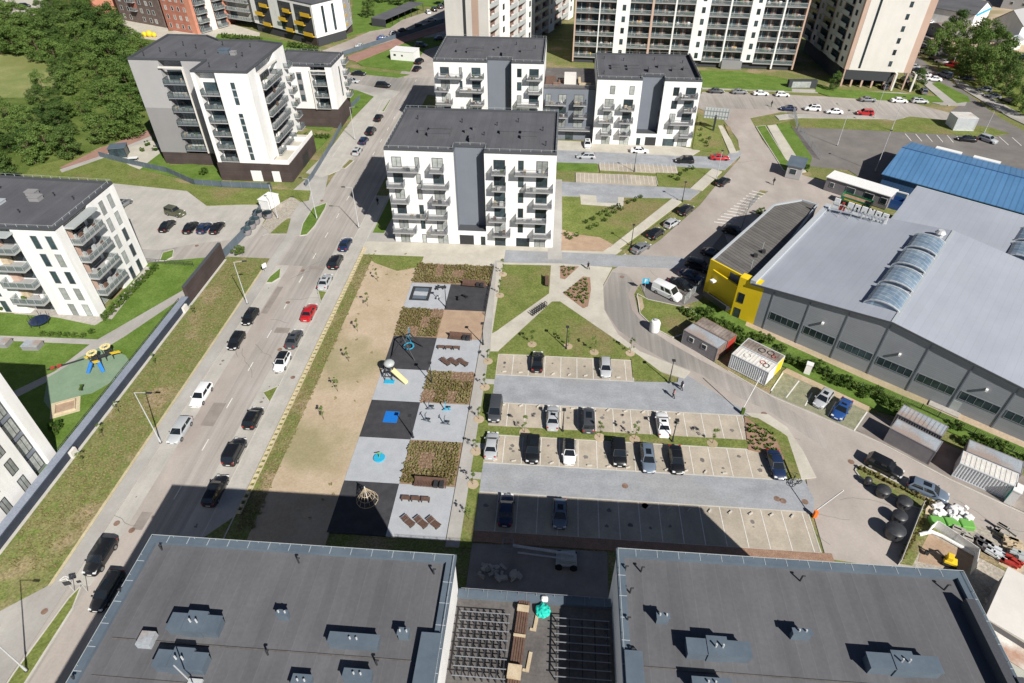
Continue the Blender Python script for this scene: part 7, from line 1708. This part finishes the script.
for (x, y, l) in ((430.5, 410, 'upper left outdoor exercise machine on the grey tile'), (447, 411, 'pale blue exercise machine at the upper right of the grey tile'), (427, 422, 'lower left exercise machine on the grey tile'), (446, 425, 'lower right exercise machine on the grey tile')):
    t = thing('exercise_machine', l, 'exercise machine', (*G(x, y), ZP), random.uniform(-.4, .4), 'outdoor exercise machines'); m = MB()
    m.beam((-.6, 0, .05), (.6, 0, .05), .1); m.beam((-.3, 0, 0), (-.1, 0, 1.6), .1); m.beam((-.1, -.35, 1.5), (-.1, .35, 1.5), .07); m.beam((.4, 0, 0), (.3, 0, .6), .1); m.beam((-.5, -.3, .4), (.5, -.3, .9), .07); m.build('frame', t, 'soft_blue' if 'blue' in l else 'flashing')
    m = MB(); m.obox((.35, 0, .6), .4, .35, .08); m.build('seat', t, 'metal_dark')
# courtyard play castle, left
pc = thing('play_castle', 'play castle with pale ring roofs, yellow and blue slides on the green rubber', 'play castle', (*G(103, 364), .14), R(30)); pc.scale = (.75, .75, .75)
m = MB()
for (x, y) in ((-1.6, -.6), (-.2, -.6), (-1.6, .9), (-.2, .9), (.9, .5), (2.2, .5), (.9, 1.9), (2.2, 1.9)): m.beam((x, y, 0), (x, y, 3.1), .14)
for (x0, x1, y0, y1) in ((-1.6, -.2, -.6, .9), (.9, 2.2, .5, 1.9), (-.2, .9, .3, 1.2)): m.box(x0, x1, y0, y1, 1.35, 1.45)
for z in (1.9, 2.3): m.beam((-1.6, -.6, z), (-.2, -.6, z), .06); m.beam((.9, .5, z), (2.2, .5, z), .06); m.beam((-1.6, .9, z), (-.2, .9, z), .06)
m.build('frame', pc, 'metal_dark')
for (x, y) in ((-.9, .15), (1.55, 1.2)):
    m = MB(); n = 12
    for i in range(n): a = 6.283*i/n; b_ = 6.283*(i+1)/n; m.beam((x+.75*math.cos(a), y+.75*math.sin(a), 3.1), (x+.75*math.cos(b_), y+.75*math.sin(b_), 3.1), .55, .16)
    m.build('roof_ring', pc, 'pale_yellow')
for (a, b_, mt) in (((-1.5, -.5, 1.4), (-2.6, -2.3, .1), 'blue_plastic'), ((-.4, -.7, 1.4), (.2, -3.2, .1), 'blue_plastic')):
    m = MB(); m.beam(a, b_, .6, .08); d_ = Vector(b_)-Vector(a); r_ = Vector((d_.y, -d_.x, 0)).normalized()*.32
    m.beam(Vector(a)+r_+Vector((0, 0, .12)), Vector(b_)+r_+Vector((0, 0, .12)), .06, .25); m.beam(Vector(a)-r_+Vector((0, 0, .12)), Vector(b_)-r_+Vector((0, 0, .12)), .06, .25); m.build('slide', pc, mt)
for (x, y, L) in ((-2.2, 1.0, 1.0), (3.0, .2, 1.8), (-.6, -1.3, 1.1)): m = MB(); m.obox((x, y, 1.7), L, .9, .1, .5, -.35); m.build('yellow_panel', pc, 'yellow_plastic')
t = thing('bench', 'dark double bench with red seats at the edge of the green rubber', 'bench', (*G(66, 367), .16), R(35)); m = MB(); m.box(-2.4, 2.6, -.1, .1, .3, .42); m.build('beam', t, 'metal_dark'); m = MB(); m.box(-1.9, -1.3, -.3, .3, .42, .5); m.box(-1.0, -.4, -.3, .3, .42, .5); m.build('seat', t, 'red_plastic')
springer('small green rocker on the green rubber surface', 83, 391, 'leaf_hedge')
t = thing('sandpit', 'square sandpit with a pale timber frame', 'sandpit', (*G(66, 408), .13), R(30)); m = MB(); m.box(-1.9, 1.9, -1.7, 1.7, 0, .05); m.build('deck', t, 'log'); m = MB(); m.box(-1.2, 1.2, -1.0, 1.0, .05, .09); m.build('sand', t, 'sand'); m = MB(); m.box(-1.35, -1.2, -1.15, 1.15, .05, .3); m.box(1.2, 1.35, -1.15, 1.15, .05, .3); m.box(-1.2, 1.2, -1.15, -1.0, .05, .3); m.box(-1.2, 1.2, 1.0, 1.15, .05, .3); m.build('edge_board', t, 'wood_pale')
for (x, y, l) in ((34, 348, 'box shaped bench with a pale blue top on the left lawn, right one'), (3, 345.5, 'box shaped bench with a pale blue top at the left edge')):
    t = thing('raised_planter', l, 'planter', (*G(x, y), .13), .05, 'blue topped boxes on the lawn'); m = MB(); m.box(-1.3, 1.3, -.8, .8, 0, .8); m.build('box_side', t, 'grey_wall_low'); m = MB(); m.box(-1.35, 1.35, -.85, .85, .8, .86); m.build('top', t, 'soft_blue' if False else 'container_roof')
# parasol / blue trampoline by block H
t = thing('trampoline', 'round navy trampoline on the lawn below the left white block', 'trampoline', (*G(41, 324), .13), 0); t.scale = (.78, .78, .9); m = MB(); m.lathe((0, 0, 0), [(2.0, .7), (2.0, .82), (1.7, .84)], 20); m.build('bed', t, 'paint_navy', smooth=True); m = MB()
for i in range(6): a = i*1.047; m.beam((1.9*math.cos(a), 1.9*math.sin(a), 0), (1.9*math.cos(a), 1.9*math.sin(a), 1.9), .07)
m.build('leg', t, 'metal_dark')
t = thing('garden_pavilion', 'dark glazed garden pavilion on the terrace by the wood edge', 'pavilion', (*G(121, 156), .13), .3); m = MB()
for x in (-1.8, 0, 1.8):
    for y in (-1.5, 1.5): m.beam((x, y, 0), (x, y, 2.4), .12)
m.build('frame', t, 'metal_dark'); m = MB(); m.box(-1.75, 1.75, -1.45, 1.45, .05, 2.3); m.build('glazing', t, 'glass'); m = MB(); m.box(-2, 2, -1.7, 1.7, 2.4, 2.55); m.build('roof', t, 'flashing')
t = thing('garden_table', 'white garden table on the terrace next to the pavilion', 'table', (*G(134, 161), .13), .2); m = MB(); m.box(-1.1, 1.1, -.6, .6, .72, .78); m.build('tabletop', t, 'white_plastic'); m = MB()
for x in (-1, 1):
    for y in (-.5, .5): m.box(x-.04, x+.04, y-.04, y+.04, 0, .72)
m.build('leg', t, 'metal_dark')
# bicycle rack / benches by the diagonal paths
def bicycle(t, ox=0, mat='metal_dark'):
    m = MB()
    for cx in (-.5, .5):
        for i in range(12): a = 6.283*i/12; b_ = 6.283*(i+1)/12; m.beam((ox+cx+.33*math.cos(a), 0, .35+.33*math.sin(a)), (ox+cx+.33*math.cos(b_), 0, .35+.33*math.sin(b_)), .05)
    m.build('wheels', t, 'tyre'); m = MB()
    for a, b_ in (((-.5, 0, .35), (-.15, 0, .85)), ((-.15, 0, .85), (.4, 0, .85)), ((.4, 0, .9), (.5, 0, .35)), ((-.15, 0, .85), (0, 0, .3)), ((0, 0, .3), (.4, 0, .85)), ((-.5, 0, .35), (0, 0, .3)), ((.4, -.25, 1.0), (.4, .25, 1.0))): m.beam((ox+a[0], a[1], a[2]), (ox+b_[0], b_[1], b_[2]), .045)
    m.build('frame', t, mat); m = MB(); m.obox((ox-.18, 0, .9), .25, .14, .06); m.build('saddle', t, 'tyre')
for (x, y, a, l) in ((793, 481, 60, 'bicycle leaning at the kerb end beside the navy saloon'), (796, 486, 30, 'bicycle with bags fallen next to another at the kerb end')):
    t = thing('bicycle', l, 'bicycle', (*G(x, y), .16), R(a), 'bicycles by the car park corner'); bicycle(t)
t = thing('bicycle_rack', 'dark bicycle rack beside the diagonal path across the lawns', 'bicycle rack', (*G(540, 312), .16), Fac(G(530, 318), G(549, 305)).ang); m = MB()
for i in range(9): x = -1.8+i*.45; m.beam((x, 0, 0), (x, 0, .9), .09); m.beam((x, .5, 0), (x, .5, .9), .09); m.beam((x, 0, .9), (x, .5, .9), .09)
m.build('hoops', t, 'metal_dark'); m = MB(); m.beam((-1.9, .25, .08), (1.9, .25, .08), .12); m.build('base_rail', t, 'metal_dark')
t = thing('bench', 'dark bench at the right edge of the upper lawn', 'bench', (*G(547, 283), .16), R(92)); m = MB(); m.box(-1.5, 1.5, -.3, .3, .42, .5); m.build('seat', t, 'wood_brown'); m = MB(); m.box(-1.5, 1.5, .3, .36, .5, 1.0); m.build('backrest', t, 'wood_brown'); m = MB(); m.box(-1.3, -1.2, -.25, .25, 0, .42); m.box(1.2, 1.3, -.25, .25, 0, .42); m.build('leg', t, 'metal_dark')
# low white wheel stops in the car park
ws = []
def stop(x, y, lab):
    t = thing('wheel_stop', lab, 'wheel stop', (x, y, .05), random.uniform(-.4, .4)+.5, 'pale wheel stops in the paved car park'); m = MB()
    if not ws: m.box(-.32, .32, -.07, .07, 0, .18); ws.append(m.build('stop_bar', t, 'kerb').data)
    else: o = bpy.data.objects.new('stop_bar', ws[0]); COL.objects.link(o); o.parent = t
for i in range(11): stop(-6.3+i*2.52*1.0+ .2, 65.2, 'low pale wheel stop at the head of a second row stall')
for i in range(13): stop(-6.4+i*2.52, 54.9, 'low pale wheel stop at the foot of a third row stall')
for i in range(8): stop(-6.6+i*2.5, 72.3, 'low pale wheel stop at the foot of a top row stall')
for i in range(8, 16): stop(-6.6+i*2.5, 48.8, 'low pale wheel stop at the head of a bottom row stall')
# --- people
def person(label, x, y, rot, top, legs, bag=None):
    t = thing('person', label, 'person', (*G(x, y), .05), R(rot)); bm = bmesh.new()
    V = [(0, 0, .95), (0, 0, 1.2), (0, .02, 1.42), (0, .03, 1.52), (0, .04, 1.66), (.1, .0, .92), (.13, .18, .50), (.12, .08, .08), (.12, .24, .04), (-.1, 0, .92), (-.12, -.10, .52), (-.12, -.32, .10), (-.12, -.18, .04), (.2, 0, 1.42), (.27, -.08, 1.14), (.27, .08, .92), (-.2, 0, 1.42), (-.27, .08, 1.14), (-.26, .2, .92)]
    E_ = [(0, 1), (1, 2), (2, 3), (3, 4), (0, 5), (5, 6), (6, 7), (7, 8), (0, 9), (9, 10), (10, 11), (11, 12), (2, 13), (13, 14), (14, 15), (2, 16), (16, 17), (17, 18)]
    rad = [.15, .14, .15, .06, .10, .10, .075, .05, .05, .10, .075, .05, .05, .07, .05, .04, .07, .05, .04]
    me = bpy.data.meshes.new('body'); me.from_pydata(V, E_, []); o = bpy.data.objects.new('body', me); COL.objects.link(o); o.parent = t
    md = o.modifiers.new('skin', 'SKIN'); 
    for i, r in enumerate(rad): me.skin_vertices[0].data[i].radius = (r, r*.8) if i < 3 else (r, r)
    me.skin_vertices[0].data[0].use_root = True
    o.modifiers.new('sub', 'SUBSURF').levels = 2; o.modifiers['sub'].render_levels = 2; me.materials.append(MT['skin'])
    me.materials.clear(); me.materials.append(MT[legs])
    m = MB(); m.lathe((0, .01, 0), [(.17, .9), (.18, 1.0), (.17, 1.2), (.22, 1.42), (.1, 1.5)], 12); m.build('shirt', t, top, smooth=True)
    sph((0, .04, 1.67), .105, 'skin', 'head', t, sq=(.85, .95, 1.15)); sph((0, .01, 1.71), .115, 'cloth_dark', 'hair', t, sq=(.88, .95, 1.0))
    if bag: m = MB(); m.obox((.36, .05, .45), .25, .4, .45); m.build('bag', t, bag, bevel=.05)
person('person in dark clothes with a white bag walking at the lawn tip by the aisle', 681, 390, 60, 'cloth_dark', 'cloth_dark', 'white_plastic')
person('person in a dull pink top walking on the grey paved aisle', 673, 398, 60, 'cloth_pink', 'cloth_dark')
person('person standing at the edge of the service road near the planted triangle', 588, 270, 120, 'cloth_dark', 'cloth_dark')
person('person in dark clothes crossing the far street near the grass triangle', 771, 107, 20, 'cloth_dark', 'cloth_dark')
person('person walking beside the gate fence near the hatched paving', 773, 185, 20, 'cloth_dark', 'cloth_dark')
person('person in the shade at the left of the central block', 378, 205, 20, 'cloth_dark', 'cloth_dark')
# ============================================================ TREES
def crown_mesh(name, H, Rr, mat, n=2600, leaf=.38, clumps=26, seed=0, zlo=.28, shape=1.0):
    rnd = random.Random(seed); m = MB(); cs = []
    for i in range(clumps):
        t = rnd.random(); z = H*(zlo+(1-zlo)*t); rad = Rr*shape*math.sin(math.pi*min(.97, max(.08, (t*.80+.14))))**.8; a = rnd.uniform(0, 6.283); q = rnd.uniform(.35, 1)*rad
        cs.append((q*math.cos(a), q*math.sin(a), z, rnd.uniform(.22, .42)*Rr))
    per = n//clumps
    for (cx, cy, cz, cr) in cs:
        for _ in range(per):
            u = Vector((rnd.gauss(0, 1), rnd.gauss(0, 1), rnd.gauss(0, 1))).normalized(); r = cr*rnd.uniform(.55, 1.08); p = Vector((cx, cy, cz))+Vector((u.x*r, u.y*r, u.z*r*.8))
            nrm = (u+Vector((rnd.gauss(0, .5), rnd.gauss(0, .5), rnd.gauss(0, .5)+.3))).normalized(); x = nrm.cross(Vector((rnd.gauss(0, 1), rnd.gauss(0, 1), rnd.gauss(0, 1)))).normalized(); y = nrm.cross(x); s = leaf*rnd.uniform(.6, 1.3)
            m.add([p-x*s*.5, p+y*s*.32, p+x*s*.5, p-y*s*.32], [(0, 1, 2, 3)])
    return mesh_of(m, mat)
def trunk_mesh(H, r, limbs=5, seed=0, mat='bark'):
    rnd = random.Random(seed); m = MB(); m.tube((0, 0, 0), (0, 0, H*.75), r, r*.35, 7)
    for i in range(limbs): a = rnd.uniform(0, 6.28); z = H*rnd.uniform(.3, .6); l = H*rnd.uniform(.2, .32); m.tube((0, 0, z), (l*.7*math.cos(a), l*.7*math.sin(a), z+l*.8), r*.45, r*.12, 5)
    return mesh_of(m, mat)
TR = {}
def tree(kind, x, y, label, group, rot=None, sc=1.0, z=0, name='tree', cat='tree', szz=1.0):
    c, t_ = TR[kind]; r = thing(name, label, cat, (x, y, z), random.uniform(0, 6.28) if rot is None else rot, group); r.scale = (sc, sc, sc*szz)
    a = bpy.data.objects.new('crown', c); COL.objects.link(a); a.parent = r; b_ = bpy.data.objects.new('trunk', t_); COL.objects.link(b_); b_.parent = r; return r
for i in range(5): TR['forest%d' % i] = (crown_mesh('c', 12.5+i*.5, 4.6, 'leaf_forest' if i % 3 else 'leaf_dark', 3600, .55, 30, i, .15), trunk_mesh(12, .22, 5, i))
for i in range(2): TR['light%d' % i] = (crown_mesh('c', 9, 3.6, 'leaf_light', 3000, .42, 26, 20+i, .15), trunk_mesh(9, .16, 5, i))
for i in range(3): TR['sap%d' % i] = (crown_mesh('c', 3.0, .5, 'leaf_light', 380, .13, 10, 40+i, .35), trunk_mesh(3.0, .035, 4, i))
for i in range(2): TR['bush%d' % i] = (crown_mesh('c', 2.3, 1.4, 'leaf_hedge', 900, .28, 12, 60+i, .12), trunk_mesh(1.6, .06, 4, i))
for i in range(2): TR['conifer%d' % i] = (crown_mesh('c', 10, 2.6, 'leaf_dark', 2600, .40, 26, 80+i, .12, .9), trunk_mesh(10, .15, 3, i))
forest = [(-60, 0), (0, 22), (35, 32), (50, 22), (52, 2), (80, 14), (100, 22), (112, 26), (128, 36), (146, 48), (150, 66), (147, 100), (150, 128), (132, 140), (98, 150), (62, 166), (30, 176), (-30, 190), (-60, 160)]
mead = [(-60, 54), (0, 56), (30, 58), (56, 66), (62, 86), (56, 104), (30, 116), (0, 118), (-60, 125)]
FP_ = [G(*p) for p in forest]; MP = [G(*p) for p in mead]
xs = [p[0] for p in FP_]; ys = [p[1] for p in FP_]; nT = 0
y = min(ys)
random.seed(11)
while y < max(ys):
    x = max(min(xs), -245)
    while x < max(xs):
        a, b_ = x+random.uniform(-2.4, 2.4), y+random.uniform(-2.4, 2.4)
        if inpoly(a, b_, FP_) and not inpoly(a, b_, MP):
            big = random.random(); k = 'forest%d' % random.randrange(5)
            if big < .16: k = 'light%d' % random.randrange(2)
            elif big > .93: k = 'conifer%d' % random.randrange(2)
            d = min(abs(a-p[0])+abs(b_-p[1]) for p in FP_)
            lab = {'f': 'bushy dark green tree in the dense wood at the upper left', 'l': 'lighter green tree among the dense wood at the upper left', 'c': 'narrow dark conifer rising from the wood at the upper left'}[k[0]]
            tree(k, a, b_, lab, 'trees of the wood at the upper left' if k[0] == 'f' else 'lighter trees of the wood' if k[0] == 'l' else 'conifers of the wood', sc=random.uniform(.55, 1.1)*(.75 if a < -118 and b_ < 205 else 1), szz=random.uniform(.6, .9)); nT += 1
        x += 6.6
    y += 6.6
tree('forest1', *G(46, 95), 'single dark tree standing on the meadow edge inside the wood', None, sc=.55)
print('forest trees', nT)
rt = [(905, 42, .6), (928, 50, .7), (938, 44, .7), (950, 40, .9), (962, 46, 1.0), (975, 52, 1.05), (985, 62, 1.0), (968, 64, .95), (955, 56, .9), (948, 50, .8), (990, 76, .95), (1000, 70, .9), (1008, 85, .85), (1000, 92, .8), (978, 80, .85), (966, 72, .8), (1016, 100, .8), (1024, 110, .8), (1018, 78, .8), (958, 68, .6), (1030, 95, .9)]
for i, (x, y, s) in enumerate(rt): tree(('forest%d' % (i % 5)) if i % 4 else 'light%d' % (i % 2), *G(x, y+6), 'broad dark tree in the group right of the tree lined road' if i % 4 else 'paler tree in the group right of the tree lined road', 'trees right of the tree lined road' if i % 4 else 'paler trees right of the road', sc=s*.95)
for i, (x, y, s, l) in enumerate(((914, 90, .5, 'round dark bush between the parked cars right of the tower'), (832, 90, .42, 'low round bush in front of the corner tower'), (372, 16, .5, 'small dark tree on the far lawn left of the carport'), (367, 18, .45, 'dark bush touching the small tree on the far lawn'), (399, 6, .7, 'dark tree behind the carport, left'), (412, 3, .7, 'dark tree behind the carport, right'), (452, 8, .8, 'tree against the pale tower foot'), (382, 3, .7, 'tree at the top edge beyond the far lawn'))): tree('forest%d' % (i % 5), *G(x, y), l, None, sc=s)
# saplings on the dirt strip, verges and lots
sapl = [(378, 282, 'first'), (368, 307, 'second'), (358, 332, 'third'), (349, 362, 'fourth'), (338, 392, 'fifth'), (324, 420, 'sixth')]
for x, y, l in sapl: tree('sap%d' % random.randrange(3), *G(x, y), l+' young tree, counting from the far end, on the bare dirt strip', 'young trees on the dirt strip', sc=1.0, name='young_tree')
for x, y, l in ((120, 414, 'third'), (104, 437, 'second'), (84, 464, 'first'), (157, 366, 'fourth'), (196, 316, 'fifth')): tree('sap%d' % random.randrange(3), *G(x, y), l+' thin young tree from the lower end of the left verge', 'young trees on the left verge', sc=.85, name='young_tree')
for x, y, l in ((524.5, 433, 'leftmost young tree on the strip between the car rows'), (599.5, 438, 'second young tree from the left on the strip between the car rows'), (634.5, 440, 'third young tree from the left on the strip between the car rows'), (712, 444, 'rightmost young tree on the strip between the car rows'), (532, 345, 'young tree above the black saloon of the top row'), (568, 347, 'young tree above the middle of the top row'), (594, 353, 'young tree above the silver hatchback of the top row'), (630, 354, 'young tree at the lawn edge by the curving path'), (503, 275, 'upper young tree on the lawn left of the diagonal path'), (500, 296, 'lower young tree on the lawn left of the diagonal path')): tree('sap%d' % random.randrange(3), *G(x, y), l, 'young trees around the paved car park', sc=1.15, name='young_tree')
for x, y, l in ((488, 362, 'uppermost'), (485, 388, 'second highest'), (479, 420, 'third highest'), (476, 452, 'fourth highest'), (473, 485, 'fifth highest'), (469, 520, 'lowest')): tree('sap%d' % random.randrange(3), *G(x, y), l+' young tree in the narrow strip beside the playground path', 'young trees in the narrow strip', sc=.95, name='young_tree')
# mulch rings under the young trees
ring = MB()
for x, y in ((524.5, 433), (599.5, 438), (634.5, 440), (712, 444), (532, 345), (568, 347), (594, 353), (630, 354), (503, 275), (500, 296), (488, 362), (485, 388), (479, 420), (476, 452), (473, 485)):
    g = G(x, y); ring.lathe((g[0], g[1], .12), [(.75, 0), (.75, .06)], 14)
ring.build('bark_rings', None, 'dirt')['kind'] = 'structure'
# shrubs in rows on the square lawns
sh_pts = [(566+a, 231-b_) for a, b_ in ((0, 0), (6, 3), (10, -2), (-1, 5))]
rows = [(586, 224), (593, 221), (600, 216), (606, 213), (612, 210), (618, 208), (628, 204), (634, 202), (640, 199), (590, 230), (597, 227), (604, 222), (609, 217), (615, 214), (621, 211), (566, 236), (570, 240), (577, 237), (672, 178), (680, 176), (686, 172), (692, 170), (678, 181)]
for x, y in rows: tree('bush%d' % random.randrange(2), *G(x, y), 'small dark shrub in the planted rows on the square lawns right of the central block', 'small shrubs on the square lawns', sc=.42, z=.15, name='shrub', cat='shrub')
for x, y in ((700, 125), (701, 131), (700, 137), (702, 142), (706, 144), (709, 140), (707, 147)): tree('bush%d' % random.randrange(2), *G(x, y), 'small dark shrub on the dry lawn right of the middle right block', 'small shrubs by the middle right block', sc=.36, z=.15, name='shrub', cat='shrub')
# bushes along the bank in front of the warehouse
hb = []
for i in range(46):
    t = i/45; x = 700+(1030-700)*t; y = 318+(468-318)*t+random.uniform(-6, 7)
    if 905 < x < 950: continue
    hb.append((x, y))
for i, (x, y) in enumerate(hb+[(690, 316), (697, 322), (706, 326), (714, 330), (724, 331), (733, 336), (683, 312), (720, 324), (740, 342), (712, 322)]): tree('bush%d' % (i % 2), *G(x, y), 'leafy green bush on the bank between the containers and the warehouse', 'bushes on the warehouse bank', sc=random.uniform(.55, .95), name='bush', cat='bush', szz=.8)
# clipped hedges: rows of small bushes under the blocks
def hedge(label, pts, group, sc=.5, step=.9, z=.12):
    for a, b_ in zip(pts[:-1], pts[1:]):
        L = math.hypot(b_[0]-a[0], b_[1]-a[1]); n = max(1, int(L/step))
        for i in range(n): s = (i+.5)/n; tree('bush%d' % (i % 2), a[0]+(b_[0]-a[0])*s, a[1]+(b_[1]-a[1])*s, label, group, sc=sc, z=z, name='hedge_bush', cat='hedge')
hedge('conical hedge bush in the green row right of the left white block', [G(158, 268), G(104, 322)], 'hedge right of the left white block', .55, 1.1)
hedge('low hedge bush in the row below the left white block', [G(40, 336), G(88, 338), G(98, 330)], 'hedge below the left white block', .4, 1.2)
hedge('hedge bush in the row under the small white block', [G(307, 122), G(340, 124)], 'hedge under the small white block', .6, 1.3); hedge('hedge bush in the second row nearer the path', [G(304, 138), G(330, 139)], 'second hedge by the path', .6, 1.3)
hedge('hedge bush in the row below the yellow balcony block', [G(222, 38), G(262, 42)], 'hedge below the yellow balcony block', .8, 1.8); hedge('hedge bush between the yellow balcony block and the small white block', [G(288, 47), G(318, 52)], 'hedge by the small white block roof', .9, 1.8)
for i, (x, y, s, l) in enumerate(((148, 146, .6, 'round garden bush on the terrace'), (143, 152, .5, 'small round garden bush beside the terrace'), (157, 151, .6, 'dark purple garden bush by the plinth'), (205, 175, .8, 'yellow green garden bush'), (183, 160, .7, 'bush beside the white and grey block'), (240, 255, .9, 'bush by the screen wall at the verge corner'), (760, 216, .8, 'bush beside the hatched paving'), (806, 170, .6, 'bush left of the gatehouse'), (58, 432, .8, 'bush in the corner by the lower left block'), (5, 310, .8, 'bush at the foot of the left white block'))): tree('bush%d' % (i % 2), *G(x, y), l, None, sc=s, name='bush', cat='bush', z=.1)
t = thing('inflatable', 'orange yellow inflatable play structure on the far forecourt', 'inflatable', (*G(150, 37), .1), 0)
for (x, y, r) in ((-1.9, 0, 1.0), (0, .2, 1.2), (1.9, 0, .9)): sph((x, y, r*.8), r, 'yellow_plastic', 'lobe', t)
t = thing('play_house', 'pale blue and pink play house on the far forecourt', 'play house', (*G(136, 18), .1), 0); m = MB(); m.box(-2, 2, -1.5, 1.5, 0, 3); m.build('wall', t, 'container_white'); m = MB(); m.prism([(-2.3, -1.8), (2.3, -1.8), (2.3, 1.8), (-2.3, 1.8)], 3.0, 3.4); m.build('roof', t, 'soft_blue')
